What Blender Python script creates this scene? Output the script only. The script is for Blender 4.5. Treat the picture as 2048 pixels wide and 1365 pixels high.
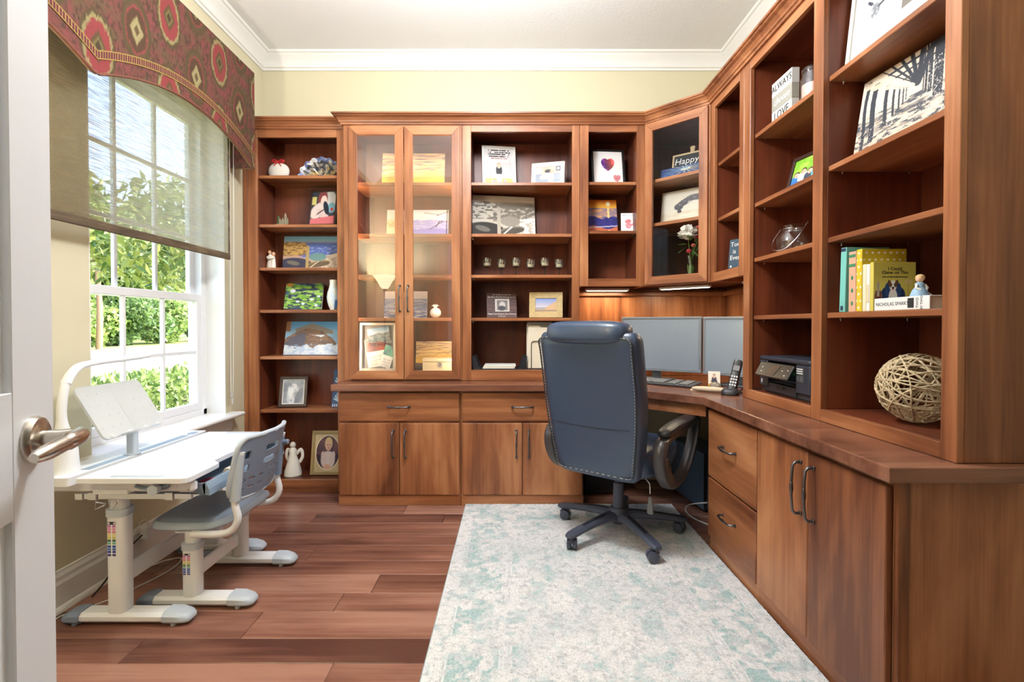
import bpy, bmesh, math, random
import numpy as np
from mathutils import Vector, Matrix, Euler

for _o in list(bpy.data.objects):
    bpy.data.objects.remove(_o)
SC = bpy.context.scene
COL = SC.collection
PI = math.pi
R = math.radians

# ------------------------------------------------------------------ camera
F = 984.0                       # focal length in pixels of the 2048 px wide frame
EYE = 1.12
cam_d = bpy.data.cameras.new('camera')
cam_d.sensor_width = 36.0
cam_d.lens = 36.0 * F / 2048.0
cam_d.shift_y = -0.0092
cam_d.clip_start = 0.02
cam_d.clip_end = 300
cam = bpy.data.objects.new('camera', cam_d)
COL.objects.link(cam)
cam.location = (0, 0, EYE)
cam.rotation_euler = (R(90 - 0.8), 0, 0)
SC.camera = cam

# ------------------------------------------------------------------ sky, sun, exposure
world = bpy.data.worlds.new('world')
SC.world = world
world.use_nodes = True
_nt = world.node_tree
_bg = _nt.nodes['Background']
_sky = _nt.nodes.new('ShaderNodeTexSky')
_sky.sky_type = 'NISHITA'
_sky.sun_disc = False
_sky.sun_elevation = R(55)
_sky.sun_rotation = R(60)
_sky.air_density = 1.0
_sky.dust_density = 5.0
_sky.ozone_density = 1.0
_nt.links.new(_sky.outputs[0], _bg.inputs[0])
_bg.inputs[1].default_value = 1.15
sun_d = bpy.data.lights.new('sun', 'SUN')
sun_d.energy = 10.0
sun_d.angle = R(1.0)
sun_d.color = (1.0, 0.95, 0.86)
sun = bpy.data.objects.new('sun', sun_d)
COL.objects.link(sun)
sun.rotation_euler = Vector((-0.55, -0.32, -0.82)).to_track_quat('-Z', 'Y').to_euler()
SC.view_settings.view_transform = 'Standard'
SC.view_settings.look = 'None'
SC.view_settings.gamma = 1.0
SC.view_settings.use_curve_mapping = False
SC.view_settings.exposure = 0.2

# ------------------------------------------------------------------ mesh helpers
class MB:
    """collects geometry, then builds ONE mesh object"""
    def __init__(s):
        s.v = []; s.f = []
    def add(s, vs, fs):
        n = len(s.v)
        s.v.extend([tuple(p) for p in vs])
        s.f.extend([tuple(i + n for i in f) for f in fs])
        return s
    def xf(s, M, start=0):
        for i in range(start, len(s.v)):
            s.v[i] = tuple(M @ Vector(s.v[i]))
        return s
    def box(s, x0, x1, y0, y1, z0, z1, b=0.0015):
        lo = (min(x0, x1), min(y0, y1), min(z0, z1)); hi = (max(x0, x1), max(y0, y1), max(z0, z1))
        b = min(b, *[(hi[i] - lo[i]) * 0.45 for i in range(3)])
        if b <= 0:
            vs = [(x, y, z) for x in (lo[0], hi[0]) for y in (lo[1], hi[1]) for z in (lo[2], hi[2])]
            return s.add(vs, [(0, 1, 3, 2), (4, 6, 7, 5), (0, 4, 5, 1), (2, 3, 7, 6), (0, 2, 6, 4), (1, 5, 7, 3)])
        vs = []; idx = {}
        for sx in (0, 1):
            for sy in (0, 1):
                for sz in (0, 1):
                    sg = (sx, sy, sz)
                    for a in range(3):
                        p = []
                        for k in range(3):
                            e = hi[k] if sg[k] else lo[k]
                            p.append(e if k == a else (e - b if sg[k] else e + b))
                        idx[(sg, a)] = len(vs); vs.append(tuple(p))
        fs = []
        for a in range(3):
            o = [k for k in range(3) if k != a]
            for sa in (0, 1):
                q = []
                for (u, w) in ((0, 0), (1, 0), (1, 1), (0, 1)):
                    sg = [0, 0, 0]; sg[a] = sa; sg[o[0]] = u; sg[o[1]] = w
                    q.append(idx[(tuple(sg), a)])
                fs.append(q)
        for a in range(3):
            o = [k for k in range(3) if k != a]
            for u in (0, 1):
                for w in (0, 1):
                    s0 = [0, 0, 0]; s0[o[0]] = u; s0[o[1]] = w
                    s1 = list(s0); s1[a] = 1
                    s0 = tuple(s0); s1 = tuple(s1)
                    fs.append((idx[(s0, o[0])], idx[(s1, o[0])], idx[(s1, o[1])], idx[(s0, o[1])]))
        for sx in (0, 1):
            for sy in (0, 1):
                for sz in (0, 1):
                    g = (sx, sy, sz)
                    fs.append((idx[(g, 0)], idx[(g, 1)], idx[(g, 2)]))
        return s.add(vs, fs)
    def loft(s, rings, closed=False, caps=True):
        n = len(rings[0]); vs = [p for r in rings for p in r]; fs = []
        m = len(rings)
        for i in range(m if closed else m - 1):
            j = (i + 1) % m
            for k in range(n):
                l = (k + 1) % n
                fs.append((i * n + k, i * n + l, j * n + l, j * n + k))
        if caps and not closed:
            fs.append(tuple(range(n))); fs.append(tuple((m - 1) * n + k for k in range(n)))
        return s.add(vs, fs)
    def tube(s, path, r, n=8, closed=False, caps=True, flat=1.0, up=None):
        P = [Vector(p) for p in path]; m = len(P)
        rs = r if isinstance(r, (list, tuple)) else [r] * m
        rings = []; prev = None
        for i in range(m):
            if closed:
                t = P[(i + 1) % m] - P[i - 1]
            else:
                t = P[min(i + 1, m - 1)] - P[max(i - 1, 0)]
            t.normalize()
            ref = Vector(up) if up is not None else (prev if prev is not None else (Vector((0, 0, 1)) if abs(t.z) < 0.9 else Vector((1, 0, 0))))
            a = ref - t * ref.dot(t)
            if a.length < 1e-6:
                a = t.orthogonal()
            a.normalize(); b = t.cross(a)
            prev = a
            rings.append([tuple(P[i] + a * (math.cos(2 * PI * k / n) * rs[i] * flat) + b * (math.sin(2 * PI * k / n) * rs[i])) for k in range(n)])
        return s.loft(rings, closed, caps)
    def cyl(s, p0, p1, r0, r1=None, n=16):
        return s.tube([p0, p1], [r0, r0 if r1 is None else r1], n)
    def lathe(s, prof, c=(0, 0, 0), n=24, ax=1.0, ay=1.0):
        rings = [[(c[0] + ax * r * math.cos(2 * PI * k / n), c[1] + ay * r * math.sin(2 * PI * k / n), c[2] + z) for k in range(n)] for r, z in prof]
        return s.loft(rings)
    def ball(s, c, r, nu=14, nv=8, e=1.0):
        rx, ry, rz = (r, r, r) if not isinstance(r, (list, tuple)) else r
        def pw(x): return math.copysign(abs(x) ** e, x)
        rings = []
        for j in range(nv + 1):
            a = -PI / 2 + PI * j / nv
            a = max(min(a, PI / 2 - 0.06), -PI / 2 + 0.06)
            rings.append([(c[0] + rx * pw(math.cos(a)) * pw(math.cos(2 * PI * k / nu)), c[1] + ry * pw(math.cos(a)) * pw(math.sin(2 * PI * k / nu)), c[2] + rz * pw(math.sin(a))) for k in range(nu)])
        return s.loft(rings)
    def prism(s, poly, a0, a1, axis='z'):
        def P(u, w, t):
            return {'z': (u, w, t), 'y': (u, t, w), 'x': (t, u, w)}[axis]
        n = len(poly)
        vs = [P(u, w, a0) for u, w in poly] + [P(u, w, a1) for u, w in poly]
        fs = [tuple(range(n)), tuple(range(n, 2 * n))] + [(k, (k + 1) % n, n + (k + 1) % n, n + k) for k in range(n)]
        return s.add(vs, fs)
    def sweep(s, path, prof, side=1):
        """horizontal sweep with mitred corners; prof = (out, z) points, closed"""
        P = [Vector((p[0], p[1])) for p in path]; m = len(P); rings = []
        for i in range(m):
            ds = []
            if i > 0: ds.append((P[i] - P[i - 1]).normalized())
            if i < m - 1: ds.append((P[i + 1] - P[i]).normalized())
            ns = [Vector((-d.y, d.x)) * side for d in ds]
            nn = ns[0] if len(ns) == 1 else (ns[0] + ns[1]).normalized() / max(0.2, (ns[0] + ns[1]).normalized().dot(ns[0]))
            rings.append([(P[i].x + nn.x * o, P[i].y + nn.y * o, z) for o, z in prof])
        return s.loft(rings)
    def build(s, name, mat, parent=None, smooth=None, off=None, bevel=0, kind=None, recalc=True):
        me = bpy.data.meshes.new(name)
        vs = s.v if off is None else [(a - off[0], b - off[1], c - off[2]) for a, b, c in s.v]
        me.from_pydata(vs, [], s.f)
        if recalc or bevel:
            bm = bmesh.new(); bm.from_mesh(me)
            bmesh.ops.recalc_face_normals(bm, faces=bm.faces)
            if bevel:
                ed = [e for e in bm.edges if len(e.link_faces) == 2 and e.calc_face_angle(0) > R(35)]
                bmesh.ops.bevel(bm, geom=ed, offset=bevel, segments=2, affect='EDGES', profile=0.5, clamp_overlap=True)
            bm.to_mesh(me); bm.free()
        if smooth:
            me.shade_smooth()
            me.set_sharp_from_angle(angle=R(smooth if smooth > 1 else 40))
        me.materials.append(mat if not isinstance(mat, str) else M[mat])
        return link(name, me, parent, kind)

def link(name, me, parent=None, kind=None):
    o = bpy.data.objects.new(name, me)
    COL.objects.link(o)
    if parent is not None: o.parent = parent
    if kind: o['kind'] = kind
    return o

def thing(name, label, cat, loc=(0, 0, 0), rot=0.0, group=None, kind=None, tilt=0.0):
    o = bpy.data.objects.new(name, None)
    o.empty_display_size = 0.05
    COL.objects.link(o)
    o.location = loc; o.rotation_euler = (-tilt, 0, rot)
    if label: o['label'] = label
    if cat: o['category'] = cat
    if group: o['group'] = group
    if kind: o['kind'] = kind
    return o

def tag(o, label, cat=None, group=None, kind=None):
    if label: o['label'] = label
    if cat: o['category'] = cat
    if group: o['group'] = group
    if kind: o['kind'] = kind
    return o

def copy_tree(o, parent=None):
    c = o.copy(); COL.objects.link(c); c.parent = parent
    for ch in list(o.children): copy_tree(ch, c)
    return c

def smooth_path(pts, n=6, closed=False):
    """Catmull-Rom"""
    P = [Vector(p) for p in pts]; m = len(P); out = []
    for i in range(m if closed else m - 1):
        p1, p2 = P[i], P[(i + 1) % m]
        p0 = P[i - 1] if (closed or i > 0) else p1 * 2 - p2
        p3 = P[(i + 2) % m] if (closed or i + 2 < m) else p2 * 2 - p1
        for k in range(n):
            t = k / n
            out.append(tuple(0.5 * ((2 * p1) + (p2 - p0) * t + (2 * p0 - 5 * p1 + 4 * p2 - p3) * t * t + (3 * p1 - p0 - 3 * p2 + p3) * t ** 3)))
    if not closed: out.append(tuple(P[-1]))
    return out

def rrect(w, h, r, n=5, cx=0.0, cy=0.0):
    pts = []
    for (sx, sy, a0) in ((1, 1, 0), (-1, 1, 90), (-1, -1, 180), (1, -1, 270)):
        for k in range(n + 1):
            a = R(a0 + 90 * k / n)
            pts.append((cx + sx * (w / 2 - r) + r * math.cos(a), cy + sy * (h / 2 - r) + r * math.sin(a)))
    return pts

def px(x, D):            # lateral position of something seen in column x at distance D
    return (x - 1025.0) * D / F

# ------------------------------------------------------------------ materials
M = {}
def srgb(r, g, b):
    def c(u):
        u /= 255.0
        return u / 12.92 if u <= 0.04045 else ((u + 0.055) / 1.055) ** 2.4
    return (c(r), c(g), c(b))

def mat(name, col, rough=0.5, metal=0.0, spec=0.5, bump=0.0, bscale=200.0, var=0.0, vscale=6.0, emit=None, estr=1.0, trans=0.0, coat=0.0, sheen=0.0, alpha=None):
    m = bpy.data.materials.new(name); m.use_nodes = True
    nt = m.node_tree; b = nt.nodes['Principled BSDF']
    b.inputs['Base Color'].default_value = (*col, 1)
    b.inputs['Roughness'].default_value = rough
    b.inputs['Metallic'].default_value = metal
    b.inputs['Specular IOR Level'].default_value = spec
    b.inputs['Transmission Weight'].default_value = trans
    b.inputs['Coat Weight'].default_value = coat
    b.inputs['Sheen Weight'].default_value = sheen
    if emit:
        b.inputs['Emission Color'].default_value = (*emit, 1); b.inputs['Emission Strength'].default_value = estr
    if var or bump:
        tc = nt.nodes.new('ShaderNodeTexCoord')
        if var:
            n = nt.nodes.new('ShaderNodeTexNoise'); n.inputs['Scale'].default_value = vscale; n.inputs['Detail'].default_value = 4
            nt.links.new(tc.outputs['Object'], n.inputs['Vector'])
            mx = nt.nodes.new('ShaderNodeMix'); mx.data_type = 'RGBA'
            mx.inputs[6].default_value = (*[c * (1 - var) for c in col], 1)
            mx.inputs[7].default_value = (*[min(1, c * (1 + var)) for c in col], 1)
            nt.links.new(n.outputs['Fac'], mx.inputs[0]); nt.links.new(mx.outputs[2], b.inputs['Base Color'])
        if bump:
            n2 = nt.nodes.new('ShaderNodeTexNoise'); n2.inputs['Scale'].default_value = bscale; n2.inputs['Detail'].default_value = 3
            nt.links.new(tc.outputs['Object'], n2.inputs['Vector'])
            bp = nt.nodes.new('ShaderNodeBump'); bp.inputs['Strength'].default_value = bump; bp.inputs['Distance'].default_value = 0.004
            nt.links.new(n2.outputs['Fac'], bp.inputs['Height']); nt.links.new(bp.outputs[0], b.inputs['Normal'])
    M[name] = m
    return m

def wood(name, axis, dark, mid, light, rough=0.3, grain=1.0, bump=0.06, rnd=1.0):
    m = bpy.data.materials.new(name); m.use_nodes = True
    nt = m.node_tree; N = nt.nodes; L = nt.links; b = N['Principled BSDF']
    tc = N.new('ShaderNodeTexCoord'); oi = N.new('ShaderNodeObjectInfo')
    vm = N.new('ShaderNodeVectorMath'); vm.operation = 'MULTIPLY_ADD'
    L.new(oi.outputs['Random'], vm.inputs[0]); vm.inputs[1].default_value = (7.3, 11.7, 5.1)
    L.new(tc.outputs['Object'], vm.inputs[2])
    def noise(across, along, detail, dist=0.0):
        mp = N.new('ShaderNodeMapping'); sc = [across] * 3; sc['xyz'.index(axis)] = along
        mp.inputs['Scale'].default_value = sc
        L.new(vm.outputs[0], mp.inputs[0])
        n = N.new('ShaderNodeTexNoise'); n.inputs['Scale'].default_value = 1.0
        n.inputs['Detail'].default_value = detail; n.inputs['Distortion'].default_value = dist
        L.new(mp.outputs[0], n.inputs['Vector'])
        return n.outputs['Fac']
    big = noise(6.0 * grain, 1.3 * grain, 4, 0.6)
    fine = noise(150 * grain, 5 * grain, 4, 0.3)
    streak = noise(34 * grain, 1.2 * grain, 5, 0.6)
    def mth(op, a, c):
        q = N.new('ShaderNodeMath'); q.operation = op
        for i, x in enumerate((a, c)):
            if isinstance(x, float): q.inputs[i].default_value = x
            else: L.new(x, q.inputs[i])
        return q.outputs[0]
    t = mth('ADD', mth('MULTIPLY', big, 0.62), mth('ADD', mth('MULTIPLY', streak, 0.26), mth('MULTIPLY', fine, 0.12)))
    t = mth('ADD', t, mth('MULTIPLY', mth('SUBTRACT', oi.outputs['Random'], 0.5), 0.10 * rnd))
    cr = N.new('ShaderNodeValToRGB'); e = cr.color_ramp.elements
    e[0].position = 0.34; e[0].color = (*dark, 1)
    e[1].position = 0.66; e[1].color = (*light, 1)
    k = e.new(0.5); k.color = (*mid, 1)
    L.new(t, cr.inputs[0]); L.new(cr.outputs[0], b.inputs['Base Color'])
    b.inputs['Roughness'].default_value = rough
    b.inputs['Specular IOR Level'].default_value = 0.45
    bp = N.new('ShaderNodeBump'); bp.inputs['Strength'].default_value = bump; bp.inputs['Distance'].default_value = 0.003
    L.new(mth('ADD', fine, streak), bp.inputs['Height']); L.new(bp.outputs[0], b.inputs['Normal'])
    M[name] = m
    return m

WD, WM, WL = srgb(104, 58, 36), srgb(156, 98, 62), srgb(192, 134, 92)
for ax in 'xyz':
    wood('wood_' + ax, ax, WD, WM, WL, 0.34)
    wood('wood_inner_' + ax, ax, srgb(72, 33, 21), srgb(104, 51, 32), srgb(130, 69, 44), 0.36)  # darker copy of the wood: shade inside the cabinets put into the colour
wood('counter_wood', 'x', srgb(80, 48, 36), srgb(118, 76, 58), srgb(148, 102, 80), 0.22)
wood('plank_wood', 'x', srgb(88, 55, 46), srgb(130, 87, 72), srgb(164, 120, 103), 0.26, 0.8, 0.2, 2.4)
mat('wall_paint', srgb(211, 203, 174), 0.85, bump=0.05, bscale=260)
mat('ceiling_paint', srgb(240, 241, 243), 0.9, bump=0.35, bscale=70)
mat('white_trim', srgb(238, 237, 234), 0.4)
mat('white_vinyl', srgb(240, 241, 243), 0.35)
mat('door_paint', srgb(226, 228, 230), 0.38)
mat('nickel', (0.62, 0.57, 0.50), 0.25, 1.0)
mat('pewter', (0.17, 0.16, 0.16), 0.35, 1.0)
mat('chrome', (0.75, 0.76, 0.78), 0.2, 1.0)
mat('white_plastic', srgb(236, 238, 240), 0.35)
mat('desk_top_white', srgb(240, 242, 246), 0.28)
mat('grey_plastic', srgb(176, 190, 208), 0.42)
mat('pale_grey_plastic', srgb(188, 198, 208), 0.4)
mat('slate_plastic', srgb(126, 140, 160), 0.42)
mat('tray_grey', srgb(140, 158, 176), 0.45)
mat('leather', srgb(58, 74, 98), 0.34, bump=0.35, bscale=16, spec=0.7)
mat('leather_dark', srgb(34, 38, 46), 0.34, bump=0.12, bscale=420, spec=0.6)
mat('chair_plastic', srgb(66, 72, 88), 0.4)
mat('arm_plastic', srgb(66, 62, 64), 0.28)
mat('arm_inset', srgb(74, 58, 46), 0.5)
mat('stitch', srgb(190, 196, 200), 0.7)
mat('black_plastic', srgb(34, 36, 42), 0.4)
mat('printer_plastic', srgb(48, 54, 66), 0.4)
mat('black_gloss', srgb(18, 17, 20), 0.35)
mat('black_rubber', srgb(18, 18, 20), 0.6)
mat('monitor_bezel', srgb(120, 128, 136), 0.4)
mat('dark_bezel', srgb(70, 78, 86), 0.4)
mat('screen', srgb(128, 142, 156), 0.35, spec=0.8)  # pale base colour stands in for bright reflections on dark screens
mat('key_grey', srgb(120, 122, 124), 0.5)
mat('key_base', srgb(62, 64, 66), 0.5)
mat('paper', srgb(238, 236, 230), 0.8)
mat('cream', srgb(232, 222, 200), 0.7)
mat('canvas_edge', srgb(214, 206, 190), 0.8)
mat('white_frame', srgb(216, 214, 209), 0.4)
mat('silver_frame', (0.72, 0.70, 0.64), 0.35, 0.6)
mat('black_frame', srgb(28, 26, 26), 0.35)
mat('walnut_frame', srgb(58, 36, 30), 0.35)
mat('gold_frame', srgb(178, 158, 112), 0.45, 0.25)
mat('straw', srgb(206, 184, 136), 0.85, bump=0.5, bscale=160, var=0.25, vscale=60)
mat('rattan', srgb(206, 186, 150), 0.8, bump=0.4, bscale=240, var=0.3, vscale=30)
mat('stone_white', srgb(232, 226, 216), 0.6, var=0.06)
mat('porcelain', srgb(240, 236, 226), 0.35)
mat('ribbon_red', srgb(176, 30, 36), 0.5)
mat('wax', srgb(240, 228, 180), 0.5)
mat('pink_wax', srgb(226, 190, 176), 0.5)
mat('candle_cup_metal', srgb(58, 50, 46), 0.4, 0.6)
mat('castle_stone', srgb(150, 140, 118), 0.8, var=0.35, vscale=60)
mat('castle_green', srgb(80, 96, 64), 0.8, var=0.3, vscale=60)
mat('skin_tone', srgb(224, 176, 140), 0.6)
mat('blue_cloth', srgb(150, 182, 206), 0.6)
mat('hair_blond', srgb(214, 176, 120), 0.6)
mat('chalkboard', srgb(40, 44, 48), 0.7, var=0.2, vscale=14)
mat('chalkboard_blue', srgb(62, 82, 98), 0.7, var=0.15, vscale=14)
mat('chalk', srgb(236, 236, 232), 0.9)
mat('raw_wood', srgb(206, 178, 138), 0.6, var=0.15, vscale=20)
mat('pale_box_wood', srgb(224, 206, 166), 0.5, var=0.08, vscale=14)
mat('ink_black', srgb(30, 30, 32), 0.7)
mat('ink_grey', srgb(84, 86, 90), 0.7)
mat('ink_white', srgb(244, 244, 242), 0.7)
mat('ink_red', srgb(150, 40, 40), 0.7)
mat('sign_white', srgb(206, 206, 202), 0.6)
mat('sign_taupe', srgb(158, 156, 146), 0.6)
mat('teal_cover', srgb(120, 196, 186), 0.5)
mat('navy_cover', srgb(44, 56, 84), 0.5)
mat('green_cover', srgb(60, 128, 92), 0.5)
mat('pink_cover', srgb(214, 168, 140), 0.5)
mat('yellow_cover', srgb(214, 186, 44), 0.5)
mat('mustard_cover', srgb(210, 194, 92), 0.45)
mat('cream_cover', srgb(232, 220, 186), 0.5)
mat('white_cover', srgb(236, 234, 230), 0.4)
mat('leaf_green', srgb(96, 124, 56), 0.5, var=0.25, vscale=40)
mat('petal_white', srgb(244, 240, 232), 0.6)
mat('petal_pink', srgb(214, 74, 96), 0.6)
mat('petal_coral', srgb(224, 134, 120), 0.6)
mat('bulb_warm', (1, 0.8, 0.5), 0.5, emit=(1.0, 0.78, 0.48), estr=9.0)
mat('shade_glass', srgb(250, 236, 206), 0.4, emit=(1.0, 0.82, 0.52), estr=8.0)
mat('added_cabinet_glow', srgb(250, 246, 236), 0.5, emit=(1.0, 0.84, 0.60), estr=70.0)  # emission for the added strips that brighten the glass-door cabinet
mat('diffuser', srgb(250, 248, 240), 0.5, emit=(1.0, 0.95, 0.86), estr=4.0)
mat('led_bar', srgb(250, 246, 236), 0.5, emit=(1.0, 0.86, 0.62), estr=6.0)
mat('brass_dark', srgb(120, 100, 72), 0.35, 0.8)
mat('rubber_grey', srgb(96, 96, 100), 0.6)
mat('red_item', srgb(170, 44, 56), 0.5)
mat('blue_item', srgb(40, 92, 190), 0.5)
mat('navy_item', srgb(38, 42, 96), 0.5)
mat('pink_item', srgb(226, 128, 144), 0.5)
mat('tan_pad', srgb(206, 186, 160), 0.7)
mat('mouse_grey', srgb(112, 106, 96), 0.35)
mat('tower_blue', srgb(86, 104, 122), 0.4)
mat('cord_white', srgb(232, 232, 230), 0.5)
mat('cord_black', srgb(24, 24, 26), 0.5)
mat('lawn', srgb(142, 156, 78), 0.95, var=0.3, vscale=1.5)
mat('bed_soil', srgb(96, 84, 60), 0.95, var=0.3, vscale=4)
mat('concrete', srgb(214, 210, 204), 0.9, var=0.06, vscale=1)
mat('bark', srgb(150, 118, 98), 0.9, var=0.3, vscale=8, bump=0.6, bscale=30)
mat('bark_grey', srgb(112, 104, 98), 0.9, var=0.3, vscale=8, bump=0.6, bscale=30)
mat('house_siding', srgb(214, 208, 196), 0.9)

# flat print: a colour attribute carries the picture
def print_mat(name, rough):
    m = bpy.data.materials.new(name); m.use_nodes = True
    nt = m.node_tree; a = nt.nodes.new('ShaderNodeVertexColor'); a.layer_name = 'Col'
    nt.links.new(a.outputs[0], nt.nodes['Principled BSDF'].inputs['Base Color'])
    nt.nodes['Principled BSDF'].inputs['Roughness'].default_value = rough
    M[name] = m
print_mat('print_matte', 0.65)
print_mat('print_gloss', 0.25)

def glass_mat(name, tint=(1, 1, 1), refl=0.12, rough=0.0, k=0.8):
    """thin architectural glass: mostly transparent, fresnel reflection"""
    m = bpy.data.materials.new(name); m.use_nodes = True
    nt = m.node_tree; N = nt.nodes; L = nt.links
    N.remove(N['Principled BSDF'])
    tr = N.new('ShaderNodeBsdfTransparent'); tr.inputs[0].default_value = (*tint, 1)
    gl = N.new('ShaderNodeBsdfGlossy'); gl.inputs['Roughness'].default_value = rough
    lw = N.new('ShaderNodeLayerWeight'); lw.inputs[0].default_value = 0.5
    pw = N.new('ShaderNodeMath'); pw.operation = 'POWER'; L.new(lw.outputs['Facing'], pw.inputs[0]); pw.inputs[1].default_value = 4.0
    fr = N.new('ShaderNodeMath'); fr.operation = 'MULTIPLY_ADD'; L.new(pw.outputs[0], fr.inputs[0]); fr.inputs[1].default_value = k; fr.inputs[2].default_value = refl
    mx = N.new('ShaderNodeMixShader')
    L.new(fr.outputs[0], mx.inputs[0]); L.new(tr.outputs[0], mx.inputs[1]); L.new(gl.outputs[0], mx.inputs[2])
    L.new(mx.outputs[0], N['Material Output'].inputs[0])
    M[name] = m
glass_mat('pane_glass', (0.985, 0.99, 0.99), 0.012, k=0.35)
glass_mat('cabinet_glass', (0.98, 0.98, 0.97), 0.07)
glass_mat('clear_glass', (0.96, 0.97, 0.98), 0.08, 0.05)
glass_mat('cup_glass', (0.93, 0.95, 0.96), 0.20, 0.12)
glass_mat('vase_glass', (0.93, 0.96, 0.95), 0.10, 0.05)
glass_mat('smoke_glass', (0.55, 0.58, 0.70), 0.2, 0.05)

def leaf_mat(name, c0, c1, rough=0.5):
    m = bpy.data.materials.new(name); m.use_nodes = True
    nt = m.node_tree; N = nt.nodes; L = nt.links; b = N['Principled BSDF']
    g = N.new('ShaderNodeNewGeometry')
    cr = N.new('ShaderNodeValToRGB'); e = cr.color_ramp.elements
    e[0].color = (*c0, 1); e[1].color = (*c1, 1)
    L.new(g.outputs['Random Per Island'], cr.inputs[0]); L.new(cr.outputs[0], b.inputs['Base Color'])
    b.inputs['Roughness'].default_value = rough
    tl = N.new('ShaderNodeBsdfTranslucent'); L.new(cr.outputs[0], tl.inputs[0])
    mx = N.new('ShaderNodeMixShader'); mx.inputs[0].default_value = 0.35
    L.new(b.outputs[0], mx.inputs[1]); L.new(tl.outputs[0], mx.inputs[2]); L.new(mx.outputs[0], N['Material Output'].inputs[0])
    M[name] = m
leaf_mat('hedge_leaf', srgb(70, 100, 48), srgb(166, 186, 110))
leaf_mat('bush_leaf', srgb(84, 116, 60), srgb(186, 206, 130))
leaf_mat('bush_leaf_dark', srgb(60, 90, 54), srgb(130, 158, 96))
leaf_mat('magnolia_leaf', srgb(58, 92, 46), srgb(150, 158, 84), 0.3)

# ------------------------------------------------------------------ numpy painting helpers (flat prints, woven patterns)
def _h(x, y, s):
    v = np.sin(x * 127.1 + y * 311.7 + s * 74.7) * 43758.5453
    return v - np.floor(v)
def vnoise(x, y, s=0):
    xi = np.floor(x); yi = np.floor(y); fx = x - xi; fy = y - yi
    fx = fx * fx * (3 - 2 * fx); fy = fy * fy * (3 - 2 * fy)
    a = _h(xi, yi, s); b = _h(xi + 1, yi, s); c = _h(xi, yi + 1, s); d = _h(xi + 1, yi + 1, s)
    return (a * (1 - fx) + b * fx) * (1 - fy) + (c * (1 - fx) + d * fx) * fy
def fbm(x, y, s=0, o=4):
    t = 0; a = 0.5; n = 0
    for i in range(o):
        t = t + a * vnoise(x * 2 ** i, y * 2 ** i, s + i); n += a; a *= 0.5
    return t / n
class Paint:
    def __init__(s, U, V, col):
        s.U, s.V = U, V
        s.c = np.zeros(U.shape + (3,)); s.c[...] = np.array(col, float)
    def put(s, mask, col):
        m = np.clip(mask, 0, 1)[..., None]
        s.c = s.c * (1 - m) + np.array(col, float) * m if not isinstance(col, np.ndarray) else s.c * (1 - m) + col * m
        return s
    def ell(s, cx, cy, rx, ry, col, soft=0.08, rot=0.0, n=2):
        u = s.U - cx; v = s.V - cy
        if rot: u, v = u * math.cos(rot) + v * math.sin(rot), -u * math.sin(rot) + v * math.cos(rot)
        d = (np.abs(u / rx) ** n + np.abs(v / ry) ** n) ** (1.0 / n)
        return s.put((1 - d) / soft + 0.5, col)
    def rect(s, x0, x1, y0, y1, col):
        return s.put(((s.U > x0) & (s.U < x1) & (s.V > y0) & (s.V < y1)).astype(float), col)
    def below(s, h, col, soft=0.01):
        return s.put((h - s.V) / soft + 0.5, col)
    def grad(s, c0, c1, y0=0.0, y1=1.0):
        t = np.clip((s.V - y0) / (y1 - y0), 0, 1)[..., None]
        return np.array(c0, float) * (1 - t) + np.array(c1, float) * t
    def line(s, x0, y0, x1, y1, w, col):
        dx, dy = x1 - x0, y1 - y0; L2 = dx * dx + dy * dy
        t = np.clip(((s.U - x0) * dx + (s.V - y0) * dy) / L2, 0, 1)
        d = np.hypot(s.U - x0 - t * dx, s.V - y0 - t * dy)
        return s.put((w - d) / (w * 0.4) + 0.3, col)
def to_lin(c):
    c = np.clip(c, 0, 255) / 255.0
    return np.where(c <= 0.04045, c / 12.92, ((c + 0.055) / 1.055) ** 2.4)

def colour_grid(name, matname, pos, nu, nv, paint, parent=None, smooth=False, kind=None, keep=None):
    """pos(U,V)->(X,Y,Z) arrays, paint(U,V)->sRGB array; one grid mesh with a colour attribute"""
    u = np.linspace(0, 1, nu + 1); v = np.linspace(0, 1, nv + 1)
    U, V = np.meshgrid(u, v)
    X, Y, Z = pos(U, V)
    co = np.stack([X + 0 * U, Y + 0 * U, Z + 0 * U], -1).reshape(-1, 3)
    i = np.arange(nu); j = np.arange(nv); I, J = np.meshgrid(i, j)
    a = (J * (nu + 1) + I).ravel()
    fs = np.stack([a, a + 1, a + nu + 2, a + nu + 1], -1)
    if keep is not None:
        fs = fs[keep(U, V)[:-1, :-1].ravel()]
    me = bpy.data.meshes.new(name)
    me.from_pydata(co.tolist(), [], fs.tolist())
    ca = me.color_attributes.new('Col', 'FLOAT_COLOR', 'POINT')
    col = to_lin(paint(U, V)).reshape(-1, 3)
    ca.data.foreach_set('color', np.concatenate([col, np.ones((len(col), 1))], 1).astype(np.float32).ravel())
    if smooth: me.shade_smooth()
    me.materials.append(M[matname])
    return link(name, me, parent, kind)

def lettering(body, size, matname, parent, loc, rot=(PI / 2, 0, 0), align='CENTER', shear=0.0, depth=0.0006, name='lettering', space=1.0):
    cu = bpy.data.curves.new('txt', 'FONT'); cu.body = body; cu.size = size; cu.align_x = align; cu.align_y = 'CENTER'
    cu.shear = shear; cu.extrude = depth; cu.resolution_u = 2; cu.space_character = space
    t = bpy.data.objects.new('txt', cu); COL.objects.link(t)
    dg = bpy.context.evaluated_depsgraph_get()
    me = bpy.data.meshes.new_from_object(t.evaluated_get(dg))
    bpy.data.objects.remove(t); bpy.data.curves.remove(cu)
    me.name = name
    me.materials.clear(); me.materials.append(M[matname])
    o = link(name, me, parent)
    o.location = loc; o.rotation_euler = rot
    return o

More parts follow.
